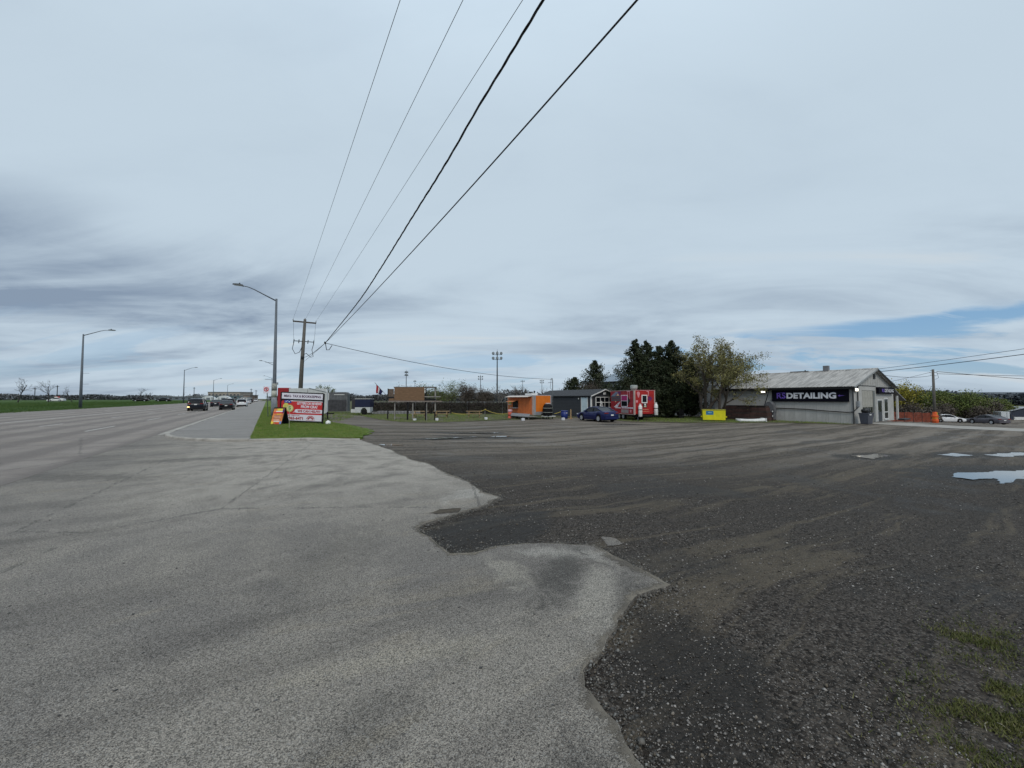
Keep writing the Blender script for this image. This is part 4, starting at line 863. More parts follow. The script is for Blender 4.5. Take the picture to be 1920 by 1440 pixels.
# ball park light masts
def mast(x, y, label, rows=2, cols=3, top=20.4, rot=-32.5):
    t = thing('light_mast', label, 'light mast', (x, y, -0.5), R(rot), 'ball park light masts'); H = top + 0.5; k = 1.0
    obj('pole', MB().tube([(0, 0, 0), (0, 0, H)], [0.32, 0.16], 8), DSTEEL, t)
    for r in range(rows):
        z = H - 1.9 * r - 0.9
        obj('crossbar', MB().box(-1.9, 1.9, -0.07, 0.07, z - 0.62, z - 0.48), DSTEEL, t)
        for c in range(cols):
            cx = (c - (cols - 1) / 2) * 1.55
            l = obj('floodlight', MB().lathe([(0.2, 0.28), (0.5, 0.16), (0.56, -0.22), (0.5, -0.3)], (cx, -0.1, z), 10, 'y'), M('flood_housing', (0.06, 0.065, 0.07), 0.5), t)
            obj('lens', MB().lathe([(0.47, -0.32), (0.44, -0.33)], (cx, -0.1, z), 10, 'y'), M('flood_lens', (0.22, 0.25, 0.27), 0.3), l)
    obj('finial', MB().tube([(0, 0, H), (0, 0, H + 0.7)], 0.05, 5), DSTEEL, t)
for a in [(75.7, 129.6, 'tallest light mast with six lamps left of orange trailer'), (144.2, 273.3, 'smaller light mast left of the tallest one'), (78.1, 253.8, 'light mast rising just behind the plywood billboard', 2, 2, 20.4, 20), (125.5, 379, 'faint far light mast right of the billboard mast', 1, 2),
          (189, 472, 'farthest light mast over the open billboard frame', 1, 3), (217, 320.6, 'light mast with one lamp row above the orange trailer', 1, 3), (226.7, 301.4, 'light mast with two lamp rows right above orange trailer'), (139, 141.4, 'light mast half hidden behind the junipers', 2, 2)]: mast(*a)

# ------------------------------------------------------------------ vehicles
def interp(x, pts):
    for (a, p), (b, q) in zip(pts, pts[1:]):
        if x <= b: return p + (q - p) * max(0, min(1, (x - a) / (b - a)))
    return pts[-1][1]
def car(label, loc, rotz, paint, kind='sedan', name='car', cat='car', group=None, signal=False, rim=None):
    """nose towards local +Y"""
    t = thing(name, label, cat, loc, rotz, group)
    if kind == 'sedan':
        L, W, wb, RW, rf = 2.33, 0.90, 1.34, 0.325, 1.45
        top = [(-2.33, 0.72), (-2.30, 0.97), (-2.1, 1.04), (-1.45, 1.06), (-0.6, 0.98), (0.3, 0.95), (0.95, 0.96), (1.3, 0.90), (1.9, 0.78), (2.2, 0.66), (2.33, 0.52)]
        cab = [(-1.78, 1.03, 0), (-1.35, 1.20, .5), (-0.85, 1.40, 1), (-0.2, 1.45, 1), (0.22, 1.40, 1), (0.62, 1.18, .5), (1.08, 0.95, 0)]
    else:
        L, W, wb, RW, rf = 2.30, 0.93, 1.34, 0.36, 1.68
        top = [(-2.30, 0.80), (-2.27, 1.03), (-2.1, 1.08), (-1.0, 1.06), (0.2, 1.04), (0.95, 1.06), (1.35, 1.02), (1.95, 0.93), (2.2, 0.80), (2.30, 0.58)]
        cab = [(-2.25, 1.06, 0), (-2.14, 1.35, .5), (-1.98, 1.60, 1), (-1.2, 1.68, 1), (-0.2, 1.68, 1), (0.18, 1.60, 1), (0.62, 1.32, .5), (1.06, 1.05, 0)]
    wy = (-wb - 0.02, wb); zc = RW
    ys = sorted(set([-L, -L + .04, -L + .15] + [-2.0, -1.9, 1.9, 2.05, L - .1, L - .03, L] + [y0 + d for y0 in wy for d in (-.42, -.4, -.32, -.2, -.08, .08, .2, .32, .4, .42)] + [-0.8, -0.4, 0, 0.4, 0.75]))
    mb = MB(); rings = []
    for y in ys:
        e = abs(y) / L; w = W * (1 - 0.16 * max(0, (e - 0.72) / 0.28) ** 2.2); zt_ = interp(y, top); zb = 0.20 + 0.10 * max(0, (e - 0.8) / 0.2)
        for y0 in wy:
            d = abs(y - y0); RA = RW + 0.075
            if d < RA: zb = max(zb, zc + math.sqrt(RA * RA - d * d))
        zb = min(zb, zt_ - 0.12); hh = zt_ - zb
        half = [(w * 0.95, zb), (w, zb + min(0.12, hh * 0.3)), (w * 1.0, zb + hh * 0.55), (w * 0.975, zt_ - 0.09 * min(1, hh)), (w * 0.90, zt_ - 0.015), (w * 0.55, zt_ + 0.012), (0, zt_ + 0.02)]
        ring = [(x, y, z) for x, z in half] + [(-x, y, z) for x, z in half[-2::-1]]
        rings.append(len(mb.v)); mb.v += ring
    n = 13
    for a, b in zip(rings, rings[1:]):
        for j in range(n - 1): mb.f.append((a + j, b + j, b + j + 1, a + j + 1))
    mb.f.append(tuple(rings[0] + j for j in range(n))); mb.f.append(tuple(rings[-1] + j for j in range(n - 1, -1, -1)))
    body = fixn(obj('body', mb, paint, t, True))
    obj('underbody', MB().box(-W * 0.8, W * 0.8, -L * 0.9, L * 0.9, 0.17, 0.62), RUBBER, t)
    # glasshouse
    def sec(y, z, k):
        wbse = W * 0.90; wr = W * (0.70 if kind == 'sedan' else 0.76); f = (z - 1.0) / (rf - 1.0); w = wbse + (wr - wbse) * max(0, f); return w
    g = MB(); prev = None; base_z = lambda y: interp(y, top) - 0.02
    for y, z, k in cab:
        w = sec(y, z, k); b = len(g.v); g.v += [(W * 0.90, y, base_z(y)), (w, y, z - 0.02), (w * 0.86, y, z), (-w * 0.86, y, z), (-w, y, z - 0.02), (-W * 0.90, y, base_z(y))]
        if prev is not None:
            for j in range(5): g.f.append((prev + j, b + j, b + j + 1, prev + j + 1))
        prev = b
    fixn(obj('window_glass', g, GLASS, t, False))
    r = MB(); prev = None                                     # painted roof skin and rails
    for y, z, k in cab:
        if k < 1: continue
        w = sec(y, z, k) + 0.012; b = len(r.v); r.v += [(w, y, z - 0.06), (w, y, z - 0.01), (w * 0.86, y, z + 0.012), (0, y, z + 0.03), (-w * 0.86, y, z + 0.012), (-w, y, z - 0.01), (-w, y, z - 0.06)]
        if prev is not None:
            for j in range(6): r.f.append((prev + j, b + j, b + j + 1, prev + j + 1))
        prev = b
    fixn(obj('roof', r, paint, t, True))
    ends = [c for c in cab if c[2] == 1]
    for s in (-1, 1):
        fr, ft = cab[-1], ends[-1]; rr, rt_ = cab[0], ends[0]; m = (rt_[0] + ft[0]) / 2 - 0.12
        pl = [((s * W * 0.88, fr[0], base_z(fr[0])), (s * (sec(*ft) + .005), ft[0], ft[1] - 0.02)), ((s * W * 0.88, rr[0], base_z(rr[0])), (s * (sec(*rt_) + .005), rt_[0], rt_[1] - 0.02)), ((s * (W * 0.90 + .01), m, base_z(m)), (s * (sec(m, rf, 1) + .012), m, rf - 0.05))]
        for i, (a, b) in enumerate(pl): obj('pillar', MB().tube([a, tuple((a[q] + b[q]) / 2 + (0.03 * s if q == 0 else 0) for q in range(3)), b], 0.05 if i < 2 else 0.03, 5), paint if i < 2 else BLACK, t)
        obj('mirror', MB().bbox(s * (W + 0.02) - 0.1, s * (W + 0.02) + 0.1, 0.62, 0.80, 0.93, 1.08, 0.03), paint, t)
        for y in (0.15, -0.75): obj('door_handle', MB().box(s * W - 0.015, s * W + 0.02, y - 0.1, y + 0.1, 0.80, 0.83), paint, t)
        tlz = 0.86 if kind == 'sedan' else 1.0
        obj('tail_light', MB().bbox(min(s * W * 0.48, s * W * 0.90), max(s * W * 0.48, s * W * 0.90), -L - 0.012, -L + 0.22, tlz - 0.05, tlz + 0.05, 0.02), M('tail_red', (0.20, 0.008, 0.010), 0.3), t)
        obj('headlight', MB().bbox(min(s * W * 0.5, s * W * 0.88), max(s * W * 0.5, s * W * 0.88), L - 0.25, L - 0.02, 0.60, 0.72, 0.02), M('head_lens', (0.55, 0.58, 0.6), 0.12), t)
        for y0 in wy:
            w = obj('wheel', MB().lathe([(RW * 0.62, -0.10), (RW * 0.96, -0.105), (RW, -0.07), (RW, 0.07), (RW * 0.96, 0.105), (RW * 0.62, 0.10)], (s * (W - 0.10), y0, RW), 20, 'x'), RUBBER, t, True)
            rm = MB().lathe([(RW * 0.66, 0.0), (RW * 0.64, 0.012), (RW * 0.52, 0.006), (RW * 0.16, 0.02), (0.02, 0.024)], (s * (W - 0.10) + (0.088 if s > 0 else -0.112), y0, RW), 16, 'x')
            obj('rim', rm, rim or CHROME, w)
            for k in range(5):
                a = k * 1.2566; q = s * (W - 0.10) + s * 0.112
                obj('rim_gap', MB().lathe([(RW * 0.10, 0.0), (RW * 0.09, 0.003)], (q, y0 + math.cos(a) * RW * 0.42, RW + math.sin(a) * RW * 0.42), 6, 'x'), BLACK, w)
    if signal: obj('turn_signal', MB().bbox(-W * 0.92, -W * 0.66, -L - 0.02, -L + 0.1, 0.50, 0.62, 0.02), M('amber_lit', (1.0, 0.62, 0.25), 0.4, emit=3.0), t)
    obj('rear_bumper', MB().bbox(-W * 0.86, W * 0.86, -L - 0.03, -L + 0.14, 0.27, 0.46, 0.03), BLACK if kind != 'sedan' else paint, t)
    obj('licence_plate', MB().box(-0.15, 0.15, -L - 0.035 if kind == 'sedan' else -L - 0.02, -L + 0.0, 0.62 if kind == 'sedan' else 0.84, 0.74 if kind == 'sedan' else 0.96), WHITE, t)
    return t
def paint(name, c, rough=0.28): return M(name, c, rough, 0.04, 1.0, coat=0.15, spec=0.3)
BLUEP, GREYP, WHITEP, DARKP, NAVYP, SILVP, REDP = paint('blue_car_paint', (0.006, 0.011, 0.070)), paint('grey_car_paint', (0.095, 0.088, 0.102)), paint('white_car_paint', (0.66, 0.67, 0.68)), paint('black_car_paint', (0.004, 0.004, 0.006)), paint('dark_navy_paint', (0.004, 0.005, 0.011)), paint('silver_car_paint', (0.45, 0.46, 0.48)), paint('red_car_paint', (0.3, 0.02, 0.02))
car('dark blue sedan parked in front of the red food trailer', (27.8, 27.9, -0.5), R(-7), BLUEP)
car('grey sedan parked near the white container at the right', (96.0, 11.0, zt(96)), R(-38), GREYP)
car('white car half hidden beside the orange wrapped pole', (103.0, 16.5, zt(103)), R(-140), WHITEP)
GT = 'cars driving on the road'
car('dark SUV with a lit left signal, nearest car on the road', (-8.0, 68.2, 0.07), 0, NAVYP, 'suv', 'suv', 'SUV', GT, True)
car('black sedan in the lane by the kerb', (-5.15, 74.1, 0.015), 0, DARKP, 'sedan', group=GT)
car('dark car ahead of the nearest SUV in the inner lane', (-8.7, 99.5, 0.08), 0, NAVYP, 'sedan', group=GT)
car('white SUV ahead of the black sedan by the kerb', (-4.45, 101, 0.0), 0, WHITEP, 'suv', 'suv', 'SUV', GT)
car('dark van shaped car between the far cars in the inner lane', (-8.2, 131, 0.07), 0, DARKP, 'suv', 'suv', 'SUV', GT)
car('far silver car near the end of the visible road', (-5.4, 158, 0.02), 0, SILVP, 'sedan', group=GT)
car('far dark car ahead of the silver car', (-6.0, 205, 0.03), 0, DARKP, 'suv', 'suv', 'SUV', GT)
car('far white car farthest along the kerb lane', (-5.2, 260, 0.02), 0, WHITEP, 'suv', 'suv', 'SUV', GT)
car('oncoming dark car in the far lanes by the domes', (-16.0, 215, 0.22), R(180), DARKP, 'suv', 'suv', 'SUV', GT)
GP = 'cars parked beyond the field'
car('black car parked beyond the field, left one', (-41.5, 205, 0.68), R(80), DARKP, group=GP)
car('black car parked beyond the field, right one nearer the lamp', (-34.0, 200, 0.68), R(75), DARKP, group=GP)
car('white car parked beyond the field left of the lamp', (-67, 215, 0.68), R(80), WHITEP, group=GP)

# ------------------------------------------------------------------ roadside tax sign, board and posts
FACE = (R(90), 0, 0)
def fpanel(t, name, x0, x1, z0, z1, y, mat, d=0.01, parent=None): return obj(name, MB().box(x0, x1, y, y + d, z0, z1), mat, parent or t)
REDS, DRED = M('sign_red', (0.52, 0.028, 0.030), 0.45, 0.05), M('dark_red', (0.27, 0.010, 0.016), 0.5, 0.08)
SGW = M('sign_white', (0.70, 0.68, 0.76), 0.5, 0.04)
ms = thing('tax_sign', 'black framed red and white tax and bookkeeping sign on the lawn', 'sign', (1.92, 28.79, 0.09), R(-32.5))
ms.rotation_euler = (0, R(2.2), R(-32.5))
for x in (-1.42, 1.36): obj('post', MB().box(x, x + 0.08, -0.05, 0.05, -0.1, 2.02), BLACK, ms)
for z0, z1 in ((0.12, 0.19), (1.50, 1.60), (1.98, 2.05)): obj('rail', MB().box(-1.338, 1.358, -0.045, 0.045, z0, z1), BLACK, ms)
hd = fpanel(ms, 'header_panel', -1.335, 1.355, 1.602, 1.978, -0.04, SGW, 0.05)
text("MBA's  TAX & BOOKKEEPING", 2.42, 0.165, M('sign_purple', (0.07, 0.015, 0.06), 0.5), ms, (0.02, -0.044, 1.79), FACE, bold=0.03)
fpanel(ms, 'red_panel', -1.335, 1.355, 0.60, 1.44, -0.04, REDS, 0.05)
fpanel(ms, 'white_strip', -1.0, -0.55, 1.45, 1.495, -0.04, SGW, 0.03); fpanel(ms, 'white_strip', 0.2, 1.355, 1.45, 1.495, -0.04, SGW, 0.03)
fpanel(ms, 'lower_panel', -1.335, 1.355, 0.192, 0.598, -0.038, SGW, 0.05)
RT = M('sign_text_red', (0.36, 0.02, 0.03), 0.5)
text('LETTERS OR REVIEWS', 1.60, 0.165, SGW, ms, (0.50, -0.044, 1.33), FACE, bold=0.04)
text('FROM CRA?', 1.08, 0.185, SGW, ms, (0.50, -0.044, 1.115), FACE, bold=0.04)
bub = [(-0.42 + 0.12 * math.cos(a), 0.82 + 0.12 * math.sin(a)) for a in [R(90 + 18 * i) for i in range(11)]] + [(1.20 + 0.12 * math.cos(a), 0.82 + 0.12 * math.sin(a)) for a in [R(-90 + 18 * i) for i in range(11)]]
bub = [(x + 0.10, z) for x, z in bub]
obj('speech_bubble', MB().prism(bub, -0.046, -0.041, 'y'), SGW, ms); obj('bubble_tail', MB().prism([(-0.40, 0.74), (-0.36, 0.82), (-0.58, 0.71)], -0.0455, -0.041, 'y'), SGW, ms)
text('WE CAN HELP!!!!', 1.50, 0.165, RT, ms, (0.50, -0.050, 0.82), FACE, bold=0.04)
text('STREET TRENTON', 0.98, 0.085, RT, ms, (-0.60, -0.042, 0.53), FACE, bold=0.012)
text('613-965-6471', 1.42, 0.20, RT, ms, (-0.58, -0.042, 0.345), FACE, bold=0.04)
def arc(r0, r1, c, a0=15, a1=165, n=14):
    o_ = [(c[0] + r1 * math.cos(R(a0 + (a1 - a0) * i / n)), c[1] + r1 * math.sin(R(a0 + (a1 - a0) * i / n))) for i in range(n + 1)]
    return o_ + [(c[0] + r0 * math.cos(R(a1 - (a1 - a0) * i / n)), c[1] + r0 * math.sin(R(a1 - (a1 - a0) * i / n))) for i in range(n + 1)]
obj('logo_arc', MB().prism(arc(0.235, 0.285, (0.62, 0.25)), -0.043, -0.039, 'y'), M('logo_pale_red', (0.45, 0.12, 0.12), 0.5), ms)
obj('logo_roof', MB().prism(arc(0.12, 0.205, (0.62, 0.25)), -0.043, -0.039, 'y'), RT, ms)
obj('logo_base', MB().box(0.33, 0.91, -0.043, -0.039, 0.225, 0.245), M('logo_pale_red'), ms)
COIN, COIN2 = M('coin_yellow', (0.60, 0.55, 0.12), 0.5, 0.2, 9), M('coin_orange', (0.50, 0.42, 0.14), 0.5, 0.1)
def disc(t, name, x, z, r, y, mat, d=0.004, n=20): return obj(name, MB().lathe([(r, 0), (r, d)], (x, y, z), n, 'y'), mat, t)
disc(ms, 'money_bag', -1.02, 1.10, 0.20, -0.046, COIN); obj('bag_neck', MB().prism([(-1.12, 1.26), (-0.92, 1.26), (-0.88, 1.38), (-1.14, 1.38)], -0.0455, -0.041, 'y'), COIN, ms)
disc(ms, 'coin', -0.76, 0.98, 0.24, -0.051, COIN2); disc(ms, 'coin_face', -0.76, 0.99, 0.19, -0.056, M('coin_pale', (0.62, 0.62, 0.30), 0.5))
text('$', 0.16, 0.28, M('dollar_green', (0.10, 0.20, 0.07), 0.5), ms, (-0.76, -0.059, 0.99), FACE, bold=0.01)
obj('blue_badge', MB().prism([(-1.16, 1.34), (-0.72, 1.32), (-0.66, 1.40), (-0.80, 1.52), (-1.14, 1.50)], -0.053, -0.048, 'y'), M('badge_blue', (0.02, 0.05, 0.30), 0.5), ms)
for x0, z0, w0 in ((-1.06, 1.40, 0.07), (-0.94, 1.43, 0.05), (-0.86, 1.38, 0.08)): fpanel(ms, 'badge_mark', x0, x0 + w0, z0, z0 + 0.06, -0.056, SGW, 0.003)
# sandwich board
ab = thing('sandwich_board', 'orange sandwich board standing on the lawn left of the tax sign', 'sign', (0.72, 28.35, 0.10), R(-38))
ORB = M('board_orange', (0.56, 0.19, 0.05), 0.5, 0.3, 5)
def lean_panel(name, sgn, mat, off=0.0, x0=-0.36, x1=0.36, z0=0.04, z1=1.02, d=0.02, parent=None):
    k = 0.34
    def P(x, z, dd): return (x, -sgn * (k * (1.06 - z)) - sgn * (off + dd), z)
    mb = MB(); a = [P(x0, z0, 0), P(x1, z0, 0), P(x1, z1, 0), P(x0, z1, 0)]; b = [P(x0, z0, d), P(x1, z0, d), P(x1, z1, d), P(x0, z1, d)]
    mb.add(a + b, [(0, 1, 2, 3), (7, 6, 5, 4), (0, 4, 5, 1), (1, 5, 6, 2), (2, 6, 7, 3), (3, 7, 4, 0)]); return fixn(obj(name, mb, mat, parent or ab))
lean_panel('front_board', 1, BLACK, 0, -0.39, 0.39, 0.0, 1.08); lean_panel('back_board', -1, BLACK, 0, -0.39, 0.39, 0.0, 1.08)
fp = lean_panel('poster', 1, ORB, 0.022, -0.35, 0.35, 0.04, 1.0, 0.004); lean_panel('back_poster', -1, M('board_grey', (0.3, 0.3, 0.3), 0.6), 0.022, -0.35, 0.35, 0.04, 1.0, 0.004)
def pdec(name, x0, x1, z0, z1, mat): lean_panel(name, 1, mat, 0.028, x0, x1, z0, z1, 0.003)
pdec('yellow_banner', -0.12, 0.24, 0.88, 1.0, M('banner_yellow', (0.68, 0.58, 0.05), 0.5)); pdec('white_banner', -0.18, 0.26, 0.80, 0.86, WHITE); pdec('red_banner', -0.32, 0.30, 0.70, 0.79, REDS); pdec('yellow_label', -0.10, 0.22, 0.62, 0.69, M('banner_gold', (0.6, 0.36, 0.04), 0.5))
for i, z in enumerate((0.54, 0.46, 0.38, 0.29)): pdec('print_line', -0.22, 0.22 - 0.05 * (i % 2), z, z + 0.045, M('print_pink', (0.55, 0.36, 0.33), 0.6) if i % 2 else M('print_brown', (0.32, 0.17, 0.13), 0.6))
pdec('print_line', -0.18, 0.2, 0.20, 0.25, WHITE); pdec('red_stripe', -0.05, 0.2, 0.06, 0.13, REDS); pdec('yellow_cup', -0.34, -0.2, 0.06, 0.2, M('banner_yellow')); pdec('blue_cup', 0.22, 0.34, 0.06, 0.22, M('cup_blue', (0.1, 0.22, 0.5), 0.5)); pdec('purple_corner', 0.24, 0.345, 0.72, 0.98, M('corner_purple', (0.06, 0.02, 0.12), 0.5))
# stake, no-parking sign, white rock
sk = thing('stake_marker', 'thin pale stake standing in the lawn before the tax sign', 'stake', (1.06, 24.3, 0.10))
obj('stake', MB().tube([(0, 0, 0), (0, 0, 1.15)], 0.012, 5), M('stake_wood', (0.42, 0.40, 0.28), 0.8), sk); obj('ribbon', MB().box(-0.03, 0.03, -0.015, 0.015, 1.0, 1.12), M('ribbon_green', (0.25, 0.45, 0.12), 0.6), sk)
npk = thing('no_parking_sign', 'small white and red road sign on a post beside the lamp', 'sign', (0.12, 40.2, 0.1), R(-18))
obj('post', MB().tube([(0, 0, 0), (-0.12, 0, 2.3)], 0.035, 6), M('post_green', (0.06, 0.08, 0.07), 0.6), npk); obj('plate', MB().bbox(-0.42, 0.06, -0.03, -0.01, 2.1, 2.72, 0.008), SGW, npk)
obj('red_ring', MB().prism(arc(0.12, 0.19, (-0.18, 2.45), 0, 359, 24), -0.036, -0.031, 'y'), REDS, npk); obj('red_slash', MB().prism([(-0.29, 2.54), (-0.27, 2.57), (-0.07, 2.36), (-0.09, 2.33)], -0.035, -0.031, 'y'), REDS, npk); obj('symbol', MB().box(-0.22, -0.14, -0.034, -0.031, 2.36, 2.54), BLACK, npk)
def rock(label, loc, s, mat, seed, name='rock', cat='rock', group=None):
    bm = bmesh.new(); bmesh.ops.create_icosphere(bm, subdivisions=2, radius=1)
    for v in bm.verts: v.co *= 1 + 0.22 * mnoise.noise(v.co * 1.3 + Vector((seed, 0, 0))); v.co = Vector((v.co.x * s[0], v.co.y * s[1], v.co.z * s[2]))
    me = bpy.data.meshes.new(name); bm.to_mesh(me); bm.free(); o_ = link_mesh(name, me, mat, None, False, loc); return tag(o_, label, cat, group)
rock('white painted rock at the right foot of the tax sign', (3.42, 27.85, 0.15), (0.16, 0.16, 0.15), WHITE, 1)

# ------------------------------------------------------------------ trailers behind the tax sign
def wheel_set(t, x, y, r, w=0.2, axis='x', mat=None):
    o_ = obj('wheel', MB().lathe([(r * 0.6, -w / 2), (r * 0.96, -w / 2), (r, -w / 3), (r, w / 3), (r * 0.96, w / 2), (r * 0.6, w / 2)], (x, y, r), 18, axis), RUBBER, t, True)
    off = -w / 2 - 0.01; c = (x + off, y, r) if axis == 'x' else (x, y + off, r)
    obj('rim', MB().lathe([(r * 0.58, 0), (r * 0.2, 0.02)], c, 14, axis), mat or GALV, o_); return o_
bt = thing('box_trailer', 'white box trailer with a dark red end behind the tax sign', 'trailer', (0.75, 38.2, 0.0), R(-25))
obj('red_end', MB().bbox(0, 0.88, 0, 0.6, 0.45, 2.66, 0.06), DRED, bt)
for i in range(2): obj('side_panel', MB().bbox(0.89 + i * 1.52, 0.87 + (i + 1) * 1.52, 0.02, 0.58, 0.45, 2.62 - 0.02 * i, 0.03), M('trailer_white', (0.50, 0.52, 0.52), 0.5, 0.08, dirt=0.2), bt)
obj('corner_post', MB().tube([(3.98, 0, 0.5), (3.98, 0, 2.3), (3.9, 0.1, 2.52)], 0.07, 6), M('trailer_white'), bt)
obj('roof_rail', MB().tube([(2.5, -0.01, 2.64), (3.95, -0.01, 2.3)], 0.025, 5), GALV, bt)
wheel_set(bt, 3.2, 0.1, 0.34, 0.22, 'y'); wheel_set(bt, 2.4, 0.1, 0.34, 0.22, 'y')
obj('jack', MB().tube([(4.1, -0.1, 0), (4.1, -0.1, 0.6)], 0.06, 6), BLACK, bt); obj('tongue', MB().box(3.8, 4.5, 0.2, 0.35, 0.4, 0.5), BLACK, bt)
sh = thing('fabric_shelter', 'dark grey round topped shelter wall beside the box trailer', 'shelter', (7.9, 65.3, -0.3), R(-28)); sh.scale = (0.86, 1, 1)
GT_, DT_ = M('grey_tarp', (0.10, 0.105, 0.11), 0.7, 0.25, 2.5, bump=0.6, bscale=8), M('dark_tarp', (0.045, 0.045, 0.05), 0.75, 0.35, 2.0, bump=0.8, bscale=6)
prof = [(0, 0.1), (0, 2.6)] + [(0.5 + 0.5 * math.cos(R(180 - 15 * i)), 2.6 + 0.45 * math.sin(R(15 * i))) for i in range(1, 6)] + [(3.0, 3.05)] + [(3.0 + 0.45 * math.sin(R(18 * i)), 2.6 + 0.45 * math.cos(R(18 * i))) for i in range(1, 6)] + [(3.45, 0.1)]
fixn(obj('cover', MB().prism(prof, 0.05, 1.2, 'y'), GT_, sh)); obj('lower_wrap', MB().box(-0.05, 3.25, 0.0, 0.045, 0.1, 1.85), DT_, sh); obj('skylight_strip', MB().box(1.1, 2.9, 0.03, 0.048, 2.62, 2.70), WHITE, sh); obj('side_flap', MB().box(-0.25, 0.25, -0.02, 0.02, 1.8, 2.9), OFFW, sh)
hb = thing('cargo_trailer', 'small trailer with navy upper and white lower side', 'trailer', (9.45, 55.2, -0.42), R(-30))
NAVY = M('navy_panel', (0.012, 0.016, 0.045), 0.4, 0.15)
obj('lower_body', MB().prism([(0.62, 0.28), (1.35, 0.28), (1.4, 0.62), (1.62, 0.92), (1.98, 0.92), (2.22, 0.62), (2.26, 0.28), (2.62, 0.28), (2.62, 1.0), (0.62, 1.0)], 0.0, 1.2, 'y'), M('trailer_white'), hb)
obj('upper_side', MB().bbox(0.62, 2.62, 0.0, 1.6, 1.01, 2.1, 0.04), NAVY, hb); obj('roof_trim', MB().box(0.6, 2.64, -0.02, 1.62, 2.105, 2.17), OFFW, hb); obj('front_nose', MB().bbox(0.16, 0.61, 0.08, 1.5, 0.75, 2.1, 0.06), M('nose_dark', (0.03, 0.028, 0.035), 0.5), hb); obj('nose_skirt', MB().bbox(0.05, 0.6, 0.1, 1.5, 0.28, 0.74, 0.03), OFFW, hb)
wheel_set(hb, 1.8, 0.14, 0.33, 0.22, 'y', BLACK); obj('hitch', MB().box(2.62, 3.3, 0.7, 0.85, 0.4, 0.5), BLACK, hb)

# plywood billboard, flag
bb = thing('billboard', 'plywood covered billboard frame on tall posts in the grass', 'billboard', (10.9, 39.35, -0.48), R(-32.5))
obj('plywood_sheet', MB().box(0.0, 1.52, 0.0, 0.02, 2.02, 3.36), PLY, bb); obj('plywood_sheet', MB().box(1.525, 3.05, 0.0, 0.02, 2.02, 3.36), PLY, bb)
obj('top_beam', MB().box(-0.05, 4.3, 0.022, 0.1, 3.30, 3.42), WOOD, bb); obj('bottom_beam', MB().box(-0.6, 4.85, -0.03, 0.12, 1.88, 2.0), M('beam_wood', (0.20, 0.165, 0.145), 0.85, 0.2), bb); obj('middle_rail', MB().box(3.06, 4.7, 0.03, 0.09, 2.36, 2.46), M('rail_grey', (0.24, 0.23, 0.21), 0.85, 0.2), bb); obj('dark_rail', MB().box(3.06, 4.2, 0.05, 0.1, 2.04, 2.22), BLACK, bb)
obj('side_board', MB().bbox(-0.60, -0.06, 0.0, 0.06, 2.40, 3.20, 0.02), M('side_board_brown', (0.115, 0.085, 0.065), 0.85, 0.3, 4), bb); obj('side_frame', MB().box(-0.68, -0.61, -0.02, 0.08, 2.1, 3.24), BLACK, bb); obj('side_frame', MB().box(-0.60, -0.06, -0.02, 0.08, 2.28, 2.36), BLACK, bb); obj('small_board', MB().box(-0.56, -0.05, 0.02, 0.05, 2.02, 2.26), PLY, bb)
for x, z0, z1, mt, r in ((0.02, 0.0, 1.88, M('rail_grey'), 0.05), (1.32, 0, 1.88, BLACK, 0.07), (1.85, 0.1, 1.88, M('rail_grey'), 0.05), (3.16, 0, 3.3, BLACK, 0.06), (3.27, 0, 1.88, M('rail_grey'), 0.035), (4.13, 0.9, 3.3, M('rail_grey'), 0.06), (4.10, 0, 0.9, BLACK, 0.06), (-0.70, 0, 1.05, BLACK, 0.05)):
    obj('post', MB().box(x - r, x + r, 0.13, 0.13 + 2 * r, z0, z1), mt, bb)
obj('lamp_bracket', MB().box(3.08, 3.16, -0.04, 0.0, 2.8, 3.1), WHITE, bb); obj('lamp_globe', MB().lathe([(0.02, -0.06), (0.06, 0), (0.02, 0.06)], (3.12, -0.03, 3.2), 10), WHITE, bb)
fl = thing('flag', 'red white and blue flag on a slanted pole left of the billboard', 'flag', (10.35, 39.7, 1.85), R(-32.5))
obj('flag_pole', MB().tube([(0.15, 0, -0.1), (-1.35, 0, 1.52)], 0.022, 6), M('flag_pole_dark', (0.09, 0.08, 0.08), 0.6), fl)
def cloth(name, a, b, c, d, mat, n=8, amp=0.05):
    mb = MB(); a, b, c, d = map(Vector, (a, b, c, d))
    for i in range(n + 1):
        for j in range(n + 1):
            p = a.lerp(b, i / n).lerp(d.lerp(c, i / n), j / n); p.y += amp * math.sin(i * 1.7 + j * 0.9) * j / n; mb.v.append(p[:])
    for i in range(n):
        for j in range(n): q = i * (n + 1) + j; mb.f.append((q, q + 1, q + n + 2, q + n + 1))
    o_ = obj(name, mb, mat, fl, True); o_.modifiers.new('thick', 'SOLIDIFY').thickness = 0.008; return o_
cloth('red_stripe', (-1.18, 0, 1.33), (-0.98, 0, 1.10), (-1.02, 0, 0.42), (-1.20, 0, 0.42), M('flag_red', (0.33, 0.012, 0.02), 0.7)); cloth('white_stripe', (-0.98, 0.004, 1.10), (-0.84, 0.004, 0.96), (-0.92, 0.004, 0.34), (-1.02, 0.004, 0.42), M('flag_white', (0.6, 0.58, 0.6), 0.7)); cloth('blue_stripe', (-0.84, 0.008, 0.96), (-0.52, 0.008, 0.62), (-0.70, 0.008, 0.28), (-0.92, 0.008, 0.30), M('flag_blue', (0.012, 0.014, 0.075), 0.7))

